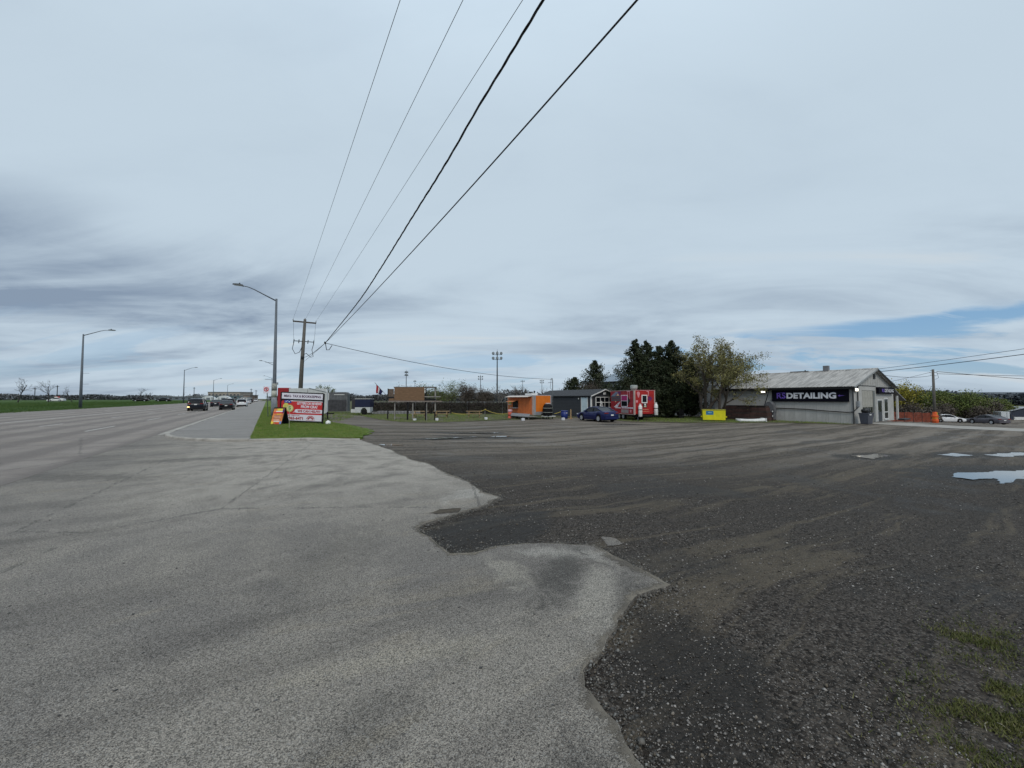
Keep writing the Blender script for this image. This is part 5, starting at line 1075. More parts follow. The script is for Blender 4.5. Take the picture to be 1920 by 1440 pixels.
# picnic tables, rope, blocks, drum
def picnic(label, loc, rotz):
    t = thing('picnic_table', label, 'picnic table', loc, rotz, 'picnic tables by the fence')
    for k in range(4): obj('top_plank', MB().bbox(-0.95, 0.95, -0.37 + k * 0.19, -0.195 + k * 0.19, 0.72, 0.76, 0.008), LUMBER, t)
    for s in (-1, 1):
        for k in range(2): obj('seat_plank', MB().bbox(-0.95, 0.95, s * 0.62 - 0.14 + k * 0.145, s * 0.62 - 0.005 + k * 0.145, 0.42, 0.46, 0.008), LUMBER, t)
        for e in (-1, 1): obj('leg', MB().tube([(e * 0.62, s * 0.58, 0), (e * 0.62, s * 0.22, 0.72)], 0.05, 4), LUMBER, t)
    for e in (-1, 1): obj('cross_brace', MB().box(e * 0.62 - 0.02, e * 0.62 + 0.02, -0.76, 0.76, 0.36, 0.42), LUMBER, t)
    return t
picnic('raw wood picnic table just right of the billboard', (17.6, 43.2, -0.5), R(-30)); picnic('raw wood picnic table nearer the rope post', (20.9, 41.2, -0.5), R(-28)); picnic('picnic table half hidden behind the billboard post', (15.4, 44.4, -0.5), R(-32))
ROPE = M('yellow_rope', (0.62, 0.50, 0.10), 0.8)
rp = thing('rope_post', 'thin post holding up the yellow rope in the grass', 'post', (22.3, 41.0, -0.5)); obj('stake', MB().tube([(0, 0, 0), (0, 0, 0.92)], 0.035, 6), WOOD, rp); obj('cap', MB().lathe([(0.05, 0.9), (0.05, 0.96), (0.02, 0.99)], (0, 0, 0), 8), M('yellow_rope'), rp)
def rope(pts, label): tag(obj('rope', MB().tube(pts, 0.022, 5), ROPE, None, True), label, 'rope', 'yellow barrier ropes')
rope(cat_pts((18.6, 42.6, 0.05), (22.3, 41.0, 0.42), 0.32, 16), 'yellow rope sagging from picnic table to the rope post'); rope(cat_pts((22.3, 41.0, 0.42), (23.5, 37.6, 0.05), 0.25, 16), 'yellow rope sagging from the rope post to the barrel'); rope(cat_pts((27.0, 33.6, 0.05), (28.0, 33.25, 0.4), 0.03, 8), 'short yellow rope between orange trailer and blue bin')
BLK = M('block_white', (0.62, 0.63, 0.66), 0.6, 0.1)
for i, (x, y, lab) in enumerate([(12.6, 38.0, 'white block under the billboard left of centre'), (14.6, 37.1, 'white block under the billboard right post'), (19.6, 35.9, 'white block below the rope post'), (21.9, 32.3, 'white block in front of the orange trailer'), (25.9, 30.8, 'white block in front of the blue bin')]):
    b = thing('marker_block', lab, 'block', (x, y, -0.5), R(-32.5 + 9 * i), 'white marker blocks edging the lot'); obj('block', MB().bbox(-0.15, 0.15, -0.12, 0.12, 0, 0.26 if i else 0.22, 0.03), BLK, b); obj('lifting_eye', MB().tube([(-0.05, 0, 0.2), (-0.05, 0, 0.30), (0.05, 0, 0.30), (0.05, 0, 0.2)], 0.012, 5), GALV, b)
dr = thing('barrel', 'red orange traffic barrel with pale top beside the orange trailer', 'barrel', (23.45, 37.2, -0.5))
obj('drum', MB().lathe([(0.30, 0), (0.30, 0.06), (0.25, 0.07), (0.26, 0.28), (0.245, 0.30), (0.25, 0.52), (0.235, 0.54), (0.24, 0.74), (0.22, 0.76)], (0, 0, 0), 16), M('barrel_orange', (0.46, 0.085, 0.045), 0.6, 0.15), dr, True); obj('pale_band', MB().lathe([(0.262, 0.30), (0.252, 0.50)], (0, 0, 0), 16), M('barrel_orange_dark', (0.30, 0.05, 0.04), 0.6), dr, True); obj('lid', MB().lathe([(0.25, 0.74), (0.26, 0.80), (0.24, 0.97), (0.2, 1.0)], (0, 0, 0), 16), M('barrel_pink', (0.55, 0.33, 0.38), 0.5), dr, True)

# dark chain fence overgrown with vines, white pickets
def fence():
    t = thing('fence', 'dark vine covered fence behind the billboard and tables', 'fence', (0, 0, 0)); a, b = Vector((12.2, 60.0, -0.5)), Vector((31.0, 46.5, -0.5)); d = b - a; n = 9; rng = np.random.default_rng(11)
    for i in range(n + 1): p = a + d * i / n; obj('post', MB().tube([p, p + Vector((0, 0, 1.8))], 0.04, 6), GALV, t)
    dn = d.normalized(); q = Vector((-dn.y, dn.x, 0))
    for i in range(n):
        p0, p1 = a + d * i / n + dn * 0.05, a + d * (i + 1) / n - dn * 0.05
        obj('rail', MB().tube([p0 + Vector((0, 0, 1.74)), p1 + Vector((0, 0, 1.74))], 0.025, 5), GALV, t)
        mb = MB(); m = 18
        for k in range(m):
            u0, u1 = p0.lerp(p1, k / m + 0.004), p0.lerp(p1, (k + 0.9) / m); h = 1.66 + rng.uniform(-0.05, 0.03)
            mb.add([u0[:], u1[:], (u1.x, u1.y, -0.5 + h), (u0.x, u0.y, -0.5 + h)] + [tuple(Vector(v) + q * 0.012) for v in (u0, u1, (u1.x, u1.y, -0.5 + h), (u0.x, u0.y, -0.5 + h))], [(0, 1, 2, 3), (7, 6, 5, 4), (0, 4, 5, 1), (1, 5, 6, 2), (2, 6, 7, 3), (3, 7, 4, 0)])
        o_ = obj('slat_panel', mb, M('fence_slats', (0.030, 0.027, 0.026), 0.85, 0.3, 2.0), t); o_['kind'] = 'stuff'
    P = np.stack([rng.uniform(0, 1, 14000)] * 1, -1); s = P[:, 0]; z = -0.5 + 1.85 * rng.beta(2.0, 1.6, 14000)
    V = np.array(a)[None] + np.array(d)[None] * s[:, None] + np.array(q)[None] * rng.normal(-0.12, 0.14, 14000)[:, None]; V[:, 2] = z
    o_ = leaf_quads(V, 0.13, rng, 'vines', foliage('vine_brown', (0.032, 0.027, 0.025), (0.060, 0.048, 0.042), (0.075, 0.065, 0.05), 0.7), t); o_['kind'] = 'stuff'
fence()
pk = thing('picket_fence', 'low pale picket fence at the foot of the dark fence', 'fence', (12.9, 57.9, -0.5), R(-36))
for i in range(34): obj('picket', MB().prism([(i * 0.21, 0.05), (i * 0.21 + 0.09, 0.05), (i * 0.21 + 0.09, 0.46), (i * 0.21 + 0.045, 0.52), (i * 0.21, 0.46)], 0, 0.02, 'y'), M('picket_grey', (0.30, 0.30, 0.31), 0.7, 0.2), pk)
for z in (0.14, 0.36): obj('rail', MB().box(-0.05, 7.1, 0.021, 0.05, z, z + 0.06), M('picket_grey'), pk)

# ------------------------------------------------------------------ orange food trailer
ot = thing('orange_food_trailer', 'orange food trailer with open serving hatch beside charcoal shed', 'food trailer', (24.55, 34.15, -0.5))
ORS, ORE = M('orange_side', (0.58, 0.150, 0.036), 0.55, 0.12, 2.5, dirt=0.2), M('orange_end', (0.66, 0.17, 0.015), 0.5, 0.08, 2.0, dirt=0.12)
obj('body', MB().bbox(0.01, 2.44, 0.01, 5.3, 0.42, 2.62, 0.03), M('trailer_shell', (0.34, 0.34, 0.36), 0.5, 0.1), ot)
for i, (y0, y1) in enumerate(((0.32, 1.3), (1.31, 3.05), (4.22, 5.22))): obj('side_panel', MB().box(-0.012, 0.008, y0, y1, 0.48, 2.44), ORS, ot)
obj('side_panel', MB().box(-0.012, 0.008, 3.06, 4.21, 0.48, 1.18), ORS, ot); obj('side_panel', MB().box(-0.012, 0.008, 3.06, 4.21, 2.02, 2.44), ORS, ot)
obj('end_panel', MB().box(0.30, 2.30, -0.014, 0.008, 0.80, 2.56), ORE, ot); obj('stone_guard', MB().box(0.30, 2.30, -0.012, 0.008, 0.45, 0.795), M('diamond_plate', (0.30, 0.31, 0.33), 0.45, 0.2, 12, metal=0.3), ot)
for x0, x1 in ((0.0, 0.29), (2.31, 2.46)): obj('corner_cap', MB().bbox(x0, x1, -0.02, 0.1, 0.42, 2.56, 0.02), M('corner_alloy', (0.36, 0.36, 0.37), 0.45, metal=0.3), ot)
for y0 in (0.05, 5.2): obj('corner_post', MB().box(-0.03, 0.0, y0, y0 + 0.12, 0.42, 2.5), M('post_pink', (0.58, 0.36, 0.26), 0.6), ot)
obj('awning', MB().prism([(-0.62, 2.40), (0.0, 2.52), (0.0, 2.56), (-0.62, 2.44)], 0.35, 5.0, 'y'), M('awning_pale', (0.55, 0.49, 0.43), 0.7, 0.1), ot)
hat = obj('serving_window', MB().box(0.0, 0.012, 3.08, 4.19, 1.2, 2.0), M('hatch_dark', (0.02, 0.02, 0.022), 0.5), ot)
for y0 in (3.1, 3.47, 3.84): obj('pane', MB().box(-0.004, -0.001, y0, y0 + 0.32, 1.24, 1.96), GLASS, hat)
obj('hatch_lid', MB().prism([(-0.75, 1.86), (-0.01, 2.06), (-0.01, 2.10), (-0.75, 1.90)], 3.06, 4.5, 'y'), M('hatch_orange', (0.55, 0.22, 0.09), 0.6), ot); obj('counter', MB().box(-0.34, -0.013, 3.0, 4.28, 1.12, 1.18), M('counter_alloy', (0.42, 0.42, 0.44), 0.4, metal=0.4), ot)
obj('menu_board', MB().box(-0.03, -0.013, 4.45, 5.0, 1.62, 1.95), M('menu_green', (0.30, 0.33, 0.06), 0.6, 0.4, 9), ot); obj('menu_board', MB().box(-0.03, -0.013, 4.4, 5.0, 0.95, 1.5), M('menu_red', (0.5, 0.16, 0.05), 0.6, 0.5, 6), ot); obj('menu_shelf', MB().box(-0.12, -0.013, 4.4, 5.05, 1.52, 1.57), OFFW, ot)
obj('roof_vent', MB().bbox(0.5, 1.3, 1.0, 2.4, 2.55, 2.82, 0.05), WHITE, ot); obj('roof_fan', MB().bbox(1.5, 2.1, 3.0, 3.7, 2.55, 2.75, 0.04), M('fan_maroon', (0.14, 0.03, 0.04), 0.6), ot)
for y0 in (3.55, 4.25): wheel_set(ot, 0.12, y0, 0.33, 0.22, 'x', BLACK)
obj('wheel_skirt', MB().box(-0.06, 0.02, 3.1, 4.7, 0.42, 0.6), M('hatch_dark'), ot); obj('tongue', MB().box(1.0, 1.2, -1.4, 0.1, 0.42, 0.52), BLACK, ot)
dk = thing('serving_deck', 'low grey wooden deck below the orange serving hatch', 'deck', (23.3, 34.3, -0.5))
for k in range(7): obj('deck_board', MB().bbox(k * 0.165, k * 0.165 + 0.155, -1.0, 2.6, 0.28, 0.33, 0.006), M('deck_grey', (0.20, 0.19, 0.18), 0.8, 0.15), dk)
obj('ramp', MB().prism([(0.0, 0.30), (0.15, 0.62), (0.2, 0.62), (0.05, 0.30)], -1.0, 2.6, 'y'), M('ramp_mesh', (0.24, 0.24, 0.25), 0.6, 0.2, 8), dk)
for y in (-0.9, 0.6, 2.4): obj('leg', MB().box(0.05, 0.13, y, y + 0.08, 0, 0.28), WOOD, dk)
wt = thing('wrapped_cooker', 'black tarp wrapped cooker tied with pale straps at orange trailer', 'cooker', (26.0, 33.55, -0.5))
bm_ = MB().lathe([(0.48, 0.35), (0.56, 0.6), (0.52, 1.1), (0.50, 1.4), (0.38, 1.62), (0.1, 1.68)], (0, 0, 0), 14); obj('tarp', bm_, M('black_tarp', (0.006, 0.006, 0.007), 0.75, 0.3, 4, bump=0.9, bscale=7, spec=0.2), wt, True)
for z, r in ((0.72, 0.56), (1.18, 0.535)): obj('strap', MB().lathe([(r, z), (r + 0.006, z + 0.02), (r, z + 0.04)], (0, 0, 0), 14), M('strap_pale', (0.36, 0.38, 0.34), 0.7), wt)
obj('base_board', MB().bbox(-0.55, 0.75, -0.5, 0.4, 0.27, 0.34, 0.01), OFFW, wt); obj('top_bundle', MB().bbox(-0.2, 0.28, -0.12, 0.15, 1.62, 1.76, 0.04), M('bundle_pink', (0.55, 0.48, 0.46), 0.7), wt)
for x, y in ((-0.4, -0.35), (0.4, -0.35), (-0.4, 0.3), (0.4, 0.3)): obj('leg', MB().tube([(x, y, 0), (x, y, 0.3)], 0.05, 6), BLACK, wt)
bl = thing('blue_bin', 'dark blue plastic bin before the charcoal shed wall', 'bin', (28.05, 33.15, -0.5)); obj('tub', MB().lathe([(0.36, 0), (0.38, 0.3), (0.40, 0.84)], (0, 0, 0), 16), M('bin_blue', (0.012, 0.028, 0.16), 0.45, 0.12), bl, True); obj('rim_band', MB().lathe([(0.41, 0.82), (0.425, 0.86), (0.41, 0.9), (0.36, 0.91)], (0, 0, 0), 16), M('bin_blue'), bl); obj('lid_handle', MB().box(-0.06, 0.06, -0.42, -0.38, 0.6, 0.7), OFFW, bl)
wp = thing('wooden_post', 'short pale wooden post between blue bin and blue car', 'post', (28.5, 32.6, -0.5), R(20)); obj('post_body', MB().tube([(0, 0, 0), (0.02, 0, 1.05)], [0.085, 0.07], 7), LUMBER, wp); obj('ground_plate', MB().bbox(-0.28, 0.12, -0.15, 0.12, 0, 0.09, 0.02), M('plate_tan', (0.42, 0.26, 0.12), 0.8), wp)

# ------------------------------------------------------------------ charcoal shed
sd = thing('shed', 'charcoal shed with white trimmed gable and pale side door', 'shed', (32.0, 33.0, -0.5))
CH = stripe_mat('charcoal_siding', (0.040, 0.043, 0.050), (0.026, 0.028, 0.034), 5.5, 2); SHG = M('charcoal_shingle', (0.038, 0.040, 0.045), 0.9, 0.35, 6, bump=0.8, bscale=25)
obj('wall', MB().box(0.02, 4.38, 0.02, 10.4, 0, 2.62), CH, sd); obj('gable', MB().prism([(0.02, 2.62), (4.38, 2.62), (2.2, 3.32)], 0.02, 0.2, 'y'), CH, sd)
for s, pts in ((0, [(-0.18, 2.52), (2.2, 3.32), (2.2, 3.40), (-0.18, 2.60)]), (1, [(4.58, 2.52), (2.2, 3.32), (2.2, 3.40), (4.58, 2.60)])): fixn(obj('roof', MB().prism(pts, -0.2, 10.6, 'y'), SHG, sd))
for pts in ([(-0.2, 2.46), (2.2, 3.28), (2.2, 3.40), (-0.2, 2.58)], [(4.6, 2.46), (2.2, 3.28), (2.2, 3.40), (4.6, 2.58)]): fixn(obj('barge_board', MB().prism(pts, -0.25, -0.21, 'y'), WHITE, sd))
for x in (-0.01, 4.27): obj('corner_trim', MB().box(x, x + 0.14, -0.02, 0.015, 0, 2.5), WHITE, sd)
obj('corner_trim', MB().box(-0.02, 0.015, 0.0, 0.12, 0, 2.5), WHITE, sd); obj('soffit_line', MB().box(-0.1, 0.016, 0.15, 10.4, 2.44, 2.49), M('soffit_dark', (0.02, 0.02, 0.024), 0.7), sd)
dd = obj('door', MB().box(-0.03, 0.0, 0.62, 1.62, 0.05, 2.36), M('door_pale_blue', (0.50, 0.60, 0.64), 0.5, 0.06), sd)
for z in (0.3, 1.3): obj('door_panel', MB().box(-0.04, -0.031, 0.76, 1.48, z, z + 0.8), M('door_pale_blue'), dd)
obj('door_knob', MB().lathe([(0.03, 0), (0.035, 0.03), (0.01, 0.05)], (-0.085, 0.72, 1.05), 8, 'x'), GALV, dd)
for y0, y1 in ((0.54, 0.61), (1.63, 1.70)): obj('door_trim', MB().box(-0.04, 0.0, y0, y1, 0.02, 2.45), WHITE, sd)
wn = obj('garage_window', MB().box(0.7, 3.7, -0.03, 0.0, 1.15, 2.45), WHITE, sd)
for i in range(4):
    for j in range(2): obj('pane', MB().box(0.80 + i * 0.72, 1.44 + i * 0.72, -0.036, -0.031, 1.22 + j * 0.62, 1.76 + j * 0.62), GLASS, wn)
obj('gable_vent', MB().box(1.98, 2.42, -0.03, 0.0, 2.72, 3.0), WHITE, sd); obj('wall_light', MB().bbox(-0.12, 0.0, 2.0, 2.12, 2.15, 2.32, 0.02), OFFW, sd); obj('wall_light', MB().bbox(-0.12, 0.0, 7.6, 7.72, 2.05, 2.22, 0.02), OFFW, sd)
ld = thing('step_ladder', 'white step ladder leaning against the shed gable window', 'ladder', (33.2, 32.3, -0.5))
for x0, x1, y in ((-0.35, -0.06, 0), (0.35, 0.06, 0), (-0.32, -0.05, 0.55), (0.32, 0.05, 0.55)): obj('rail', MB().tube([(x0, y, 0), (x1, 0.25, 1.95)], 0.03, 5), WHITE, ld)
for k in range(6): f = (k + 1) / 7; obj('step', MB().box(-0.33 * (1 - f * 0.8), 0.33 * (1 - f * 0.8), f * 0.22 - 0.04, f * 0.22 + 0.04, f * 1.9 - 0.02, f * 1.9 + 0.02), WHITE, ld)

# ------------------------------------------------------------------ red food trailer
rt_ = thing('red_food_trailer', 'red painted food trailer with white gas bottles behind blue sedan', 'food trailer', (31.1, 26.0, -0.5), R(-17))
RED1, RED2 = M('trailer_red', (0.30, 0.008, 0.016), 0.55, 0.18, 3, dirt=0.15), M('trailer_red_end', (0.36, 0.014, 0.013), 0.55, 0.15, 3, dirt=0.12)
obj('body', MB().bbox(0.01, 2.40, 0.01, 4.6, 0.66, 3.05, 0.02), RED1, rt_)
for k in range(5): obj('side_board', MB().box(-0.012, 0.008, 0.14, 4.56, 0.70 + k * 0.475, 1.165 + k * 0.475), RED1, rt_)
for k in range(5): obj('end_board', MB().box(0.14, 2.30, -0.012, 0.008, 0.70 + k * 0.475, 1.165 + k * 0.475), RED2, rt_)
BEI = M('post_beige', (0.40, 0.31, 0.28), 0.7, 0.12); PINK = M('art_pink', (0.62, 0.25, 0.28), 0.6); WART = M('art_white', (0.70, 0.62, 0.66), 0.6); GART = M('art_grey_blue', (0.16, 0.20, 0.27), 0.6, 0.2); PURP = M('art_purple', (0.13, 0.015, 0.10), 0.6); MAG = M('art_magenta', (0.36, 0.01, 0.13), 0.6); PEACH = M('art_peach', (0.68, 0.42, 0.24), 0.6)
obj('corner_post', MB().box(-0.03, 0.13, -0.03, 0.12, 0.62, 3.08), BEI, rt_); obj('corner_post', MB().box(2.31, 2.43, -0.03, 0.05, 1.6, 3.06), BEI, rt_); obj('roof_trim', MB().box(0.14, 2.43, -0.03, 0.03, 3.05, 3.10), PINK, rt_); obj('roof_trim', MB().box(-0.03, 0.03, 0.13, 4.62, 3.05, 3.10), BEI, rt_); obj('sill_rail', MB().box(-0.04, 0.05, 0.1, 4.6, 0.60, 0.66), BEI, rt_)
def side(name, poly, mat, d=0.004, base=-0.013): return fixn(obj(name, MB().prism([(y, z) for y, z in poly], base - d, base, 'x'), mat, rt_))
def rect(y0, y1, z0, z1): return [(y0, z0), (y1, z0), (y1, z1), (y0, z1)]
sw = side('side_window', rect(1.12, 2.36, 1.38, 2.62), WART, 0.03)
obj('pane', MB().box(-0.05, -0.044, 1.20, 2.28, 2.02, 2.54), MAG, sw); obj('pane', MB().box(-0.05, -0.044, 1.20, 2.28, 1.46, 1.97), GLASS, sw)
side('open_shutter', [(1.10, 1.55), (0.70, 2.0), (1.10, 2.45)], BLACK, 0.02); side('white_band', rect(0.14, 2.3, 1.22, 1.34), WART); side('white_band', rect(2.45, 3.6, 1.20, 1.30), WART)
side('grey_panel', rect(1.0, 2.4, 0.74, 1.12), M('panel_taupe', (0.26, 0.22, 0.22), 0.7), 0.006); side('triangle', [(2.75, 2.55), (3.3, 2.55), (3.02, 2.80)], PEACH, 0.012); side('grey_sweep', [(3.0, 2.9), (3.4, 3.0), (4.5, 2.5), (4.3, 2.35), (3.6, 2.5)], GART); side('purple_sweep', [(2.6, 2.55), (2.4, 3.0), (3.0, 2.98), (3.4, 2.6)], PURP, 0.003)
for k in range(3): side('dark_stripe', rect(2.5, 4.4, 1.98 + k * 0.19, 2.13 + k * 0.19), M('stripe_slate', (0.06, 0.07, 0.085), 0.6), 0.007)
side('white_rhombus', [(2.5, 1.95), (3.0, 1.75), (3.9, 1.32), (3.1, 1.33)], WART, 0.008); side('rhombus_spot', [(2.95, 1.52), (3.1, 1.50), (3.12, 1.66), (2.98, 1.70)], GART, 0.003, -0.022)
side('small_triangle', [(3.35, 1.98), (3.65, 1.98), (3.5, 1.84)], PEACH, 0.01); side('pink_drip', rect(0.75, 0.82, 2.2, 3.0), PINK); side('pink_drip', rect(1.12, 1.18, 2.62, 3.0), PINK); side('pink_smear', [(0.7, 2.9), (1.35, 2.95), (1.3, 3.03), (0.7, 3.03)], PINK, 0.006)
star = [(0.62 + (0.24 if i % 2 == 0 else 0.10) * math.sin(i * math.pi / 5), 0.96 + (0.24 if i % 2 == 0 else 0.10) * math.cos(i * math.pi / 5)) for i in range(10)]; side('star', star, PINK)
def endp(name, poly, mat, d=0.004, base=-0.013): return fixn(obj(name, MB().prism(poly, base - d, base, 'y'), mat, rt_))
ew = endp('end_window', rect(0.84, 1.50, 1.78, 2.62), WHITE, 0.03); obj('pane', MB().box(0.93, 1.41, -0.05, -0.044, 1.88, 2.53), GLASS, ew)
endp('pink_cone', [(0.45, 2.35), (0.55, 2.35), (0.66, 2.75), (0.60, 2.92), (0.45, 2.96), (0.33, 2.88), (0.31, 2.75)], PINK); endp('pink_patch', rect(0.20, 0.42, 1.85, 2.08), PINK); endp('purple_patch', [(1.6, 2.1), (1.9, 2.0), (2.1, 2.3), (1.8, 2.48), (1.6, 2.4)], PURP); endp('pink_smear', [(1.4, 2.95), (1.6, 2.9), (1.62, 2.5), (1.68, 2.5), (1.7, 3.0), (1.4, 3.0)], PINK); endp('orange_scrape', rect(0.75, 1.65, 1.12, 1.15), PEACH); endp('orange_scrape', rect(0.8, 1.75, 0.92, 0.94), PEACH, 0.005)
mt = endp('meter_plate', rect(1.0, 1.45, 1.35, 1.74), BLACK, 0.02); obj('meter', MB().lathe([(0.10, 0), (0.10, 0.03)], (1.22, -0.07, 1.64), 10, 'y'), WHITE, mt); obj('meter_tag', MB().box(1.1, 1.36, -0.06, -0.04, 1.38, 1.52), M('tag_cream', (0.6, 0.56, 0.4), 0.6), mt)
obj('roof_fan', MB().lathe([(0.25, 3.1), (0.33, 3.25), (0.36, 3.35), (0.36, 3.58), (0.28, 3.62)], (0.45, 0.7, 0), 12), M('fan_grey', (0.36, 0.39, 0.37), 0.6, 0.15), rt_); obj('roof_duct', MB().box(0.2, 0.7, 0.45, 0.95, 3.06, 3.14), BLACK, rt_)
for y in (2.1, 2.9): wheel_set(rt_, 0.15, y, 0.36, 0.22)
for y in (2.1, 2.9): wheel_set(rt_, 2.2, y, 0.36, 0.22)
obj('chassis', MB().box(0.3, 2.1, 0.05, 4.5, 0.46, 0.60), BLACK, rt_); obj('tongue', MB().tube([(0.4, 0.0, 0.5), (1.2, -1.3, 0.5), (2.0, 0.0, 0.5)], 0.05, 5), BLACK, rt_); obj('jack_stand', MB().tube([(0.6, 0.3, 0), (0.6, 0.3, 0.5)], 0.06, 6), GALV, rt_)
for i, (lx, ly, z0, lab) in enumerate([(0.52, -0.26, 0.42, 'white gas bottle at the left corner of the red trailer'), (2.35, -0.24, 0.55, 'white gas bottle at the right corner of the red trailer')]):
    c, s_ = math.cos(R(-17)), math.sin(R(-17)); g = thing('gas_bottle', lab, 'gas bottle', (31.1 + lx * c - ly * s_, 26.0 + lx * s_ + ly * c, -0.5 + z0), 0, 'white gas bottles on the red trailer')
    obj('cylinder', MB().lathe([(0.15, 0), (0.19, 0.05), (0.19, 0.98), (0.15, 1.10), (0.08, 1.15)], (0, 0, 0), 14), WHITE, g, True); obj('collar', MB().lathe([(0.10, 1.14), (0.11, 1.28), (0.09, 1.29)], (0, 0, 0), 12), WHITE, g); obj('strap', MB().lathe([(0.194, 0.66), (0.196, 0.70), (0.194, 0.74)], (0, 0, 0), 14), DSTEEL, g); obj('shelf', MB().box(-0.2, 0.2, -0.2, 0.3, -0.05, -0.004), BLACK, g)

# ------------------------------------------------------------------ houses behind
def house(name, label, x0, x1, y0, y1, hw, hp, wall, roof, hip=True, ridge='x'):
    t = thing(name, label, 'house', (x0, y0, -0.5)); W_, D_ = x1 - x0, y1 - y0
    obj('wall', MB().box(0, W_, 0, D_, 0, hw), wall, t); o = 0.45
    if hip:
        m = min(W_, D_) / 2; a = [(-o, -o, hw), (W_ + o, -o, hw), (W_ + o, D_ + o, hw), (-o, D_ + o, hw)]; r = [(m, D_ / 2, hp), (W_ - m, D_ / 2, hp)]
        F_ = [(0, 1, 5, 4), (1, 2, 5), (2, 3, 4, 5), (3, 0, 4), (3, 2, 1, 0)]
        if D_ > W_: r = [(W_ / 2, m, hp), (W_ / 2, D_ - m, hp)]; F_ = [(0, 1, 4), (1, 2, 5, 4), (2, 3, 5), (3, 0, 4, 5), (3, 2, 1, 0)]
        fixn(obj('roof', MB().add(a + r, F_), roof, t))
    else:
        obj('gable', MB().prism([(0, hw), (D_, hw), (D_ / 2, hp - 0.08)], 0.0, 0.15, 'x'), wall, t)
        for pts in ([(-o, hw - 0.3), (D_ / 2, hp), (D_ / 2, hp + 0.12), (-o, hw - 0.18)], [(D_ + o, hw - 0.3), (D_ / 2, hp), (D_ / 2, hp + 0.12), (D_ + o, hw - 0.18)]): fixn(obj('roof', MB().prism(pts, -o, W_ + o, 'x'), roof, t))
    obj('eave', MB().box(-o - 0.02, W_ + o + 0.02, -o - 0.02, D_ + o + 0.02, hw - 0.14, hw - 0.01) if hip else MB().box(-0.04, -0.005, -0.02, D_ + 0.02, hw - 0.12, hw), M('eave_dark', (0.03, 0.03, 0.035), 0.7) if hip else WHITE, t)
    return t
def win(t, y0, y1, z0, z1, frame=WHITE, panes=2):
    w = obj('window', MB().box(-0.05, -0.002, y0, y1, z0, z1), frame, t); n = panes; s = (y1 - y0 - 0.08) / n
    for i in range(n): obj('pane', MB().box(-0.058, -0.051, y0 + 0.06 + i * s, y0 + 0.02 + (i + 1) * s, z0 + 0.07, z1 - 0.07), GLASS, w)
    obj('sill', MB().box(-0.1, -0.0, y0 - 0.05, y1 + 0.05, z0 - 0.06, z0 - 0.005), frame, w)
SID = stripe_mat('grey_siding', (0.25, 0.26, 0.27), (0.17, 0.18, 0.19), 6.0, 2); BROOF = stripe_mat('blue_metal_roof', (0.22, 0.27, 0.32), (0.16, 0.20, 0.25), 2.2, 1, 0.4, 0.2)
h1 = house('house', 'grey house with pale blue hip roof behind the charcoal shed', 46.9, 51.4, 38.5, 47, 5.0, 6.6, SID, BROOF)
win(h1, 3.2, 4.5, 3.3, 4.5, WHITE, 2); win(h1, 6.3, 7.2, 3.3, 4.5, M('shutter_dark', (0.05, 0.05, 0.06), 0.6), 1); win(h1, 0.6, 1.6, 3.3, 4.5, WHITE, 1)
SID2 = stripe_mat('pale_siding', (0.30, 0.32, 0.34), (0.21, 0.23, 0.245), 6.0, 2)
h2 = house('house', 'pale grey gabled house half hidden behind the budding tree', 47.2, 57, 25.9, 33.4, 4.3, 6.7, SID2, M('grey_shingle', (0.12, 0.125, 0.13), 0.9, 0.3, 5, bump=0.5), False)
win(h2, 4.9, 5.7, 1.0, 2.5, WHITE, 1); win(h2, 3.0, 4.2, 3.2, 4.2, WHITE, 2); obj('downpipe', MB().tube([(-0.06, 0.4, 0), (-0.06, 0.4, 4.2)], 0.05, 6), WHITE, h2); obj('gutter', MB().box(-0.5, -0.44, -0.4, 7.8, 3.98, 4.08), WHITE, h2)
gb = thing('grill', 'black covered grill in the shade under the cedars', 'grill', (39.6, 26.6, -0.5), R(-20)); obj('cover', MB().bbox(-0.35, 0.35, -0.25, 0.25, 0.35, 1.05, 0.12), M('black_tarp'), gb); obj('cart', MB().bbox(-0.3, 0.3, -0.2, 0.2, 0.02, 0.34, 0.02), BLACK, gb); obj('side_shelf', MB().box(-0.62, -0.36, -0.2, 0.2, 0.72, 0.76), DSTEEL, gb)

# ------------------------------------------------------------------ the grey workshop
sp_ = thing('workshop', 'grey metal clad workshop with long black banner sign', 'workshop', (43.6, 12.5, -0.5))
WALLC, GABC = (0.42, 0.415, 0.397), (0.40, 0.395, 0.375)
WALLM = M('wall_grey', WALLC, 0.6, 0.10, 1.2, stretch=(1, 1, 0.4), dirt=0.18); GABM = M('gable_grey', GABC, 0.65, 0.10, 1.2, dirt=0.15); ROOFM = M('galvanised_roof', (0.33, 0.318, 0.30), 0.6, 0.28, 1.3, metal=0.1, stretch=(0.35, 3.0, 1), dirt=0.25)
LEN, WID, EAV, RID = 12.4, 11.6, 3.42, 5.08
pan = MB(); n = 8; pw = 0.88                                   # ribbed wall sheet, 0.88 m wide
for i in range(n):
    y0 = i * pw / n; pan.add([(0, y0, 0), (0, y0 + pw / n * 0.62, 0), (-0.022, y0 + pw / n * 0.70, 0), (-0.022, y0 + pw / n * 0.92, 0), (0, y0 + pw / n * 0.995, 0), (0, y0, EAV), (0, y0 + pw / n * 0.62, EAV), (-0.022, y0 + pw / n * 0.70, EAV), (-0.022, y0 + pw / n * 0.92, EAV), (0, y0 + pw / n * 0.995, EAV)], [(0, 5, 6, 1), (1, 6, 7, 2), (2, 7, 8, 3), (3, 8, 9, 4)])
w0 = obj('wall_panel', pan, WALLM, sp_, loc=(0, 0.0, 0))
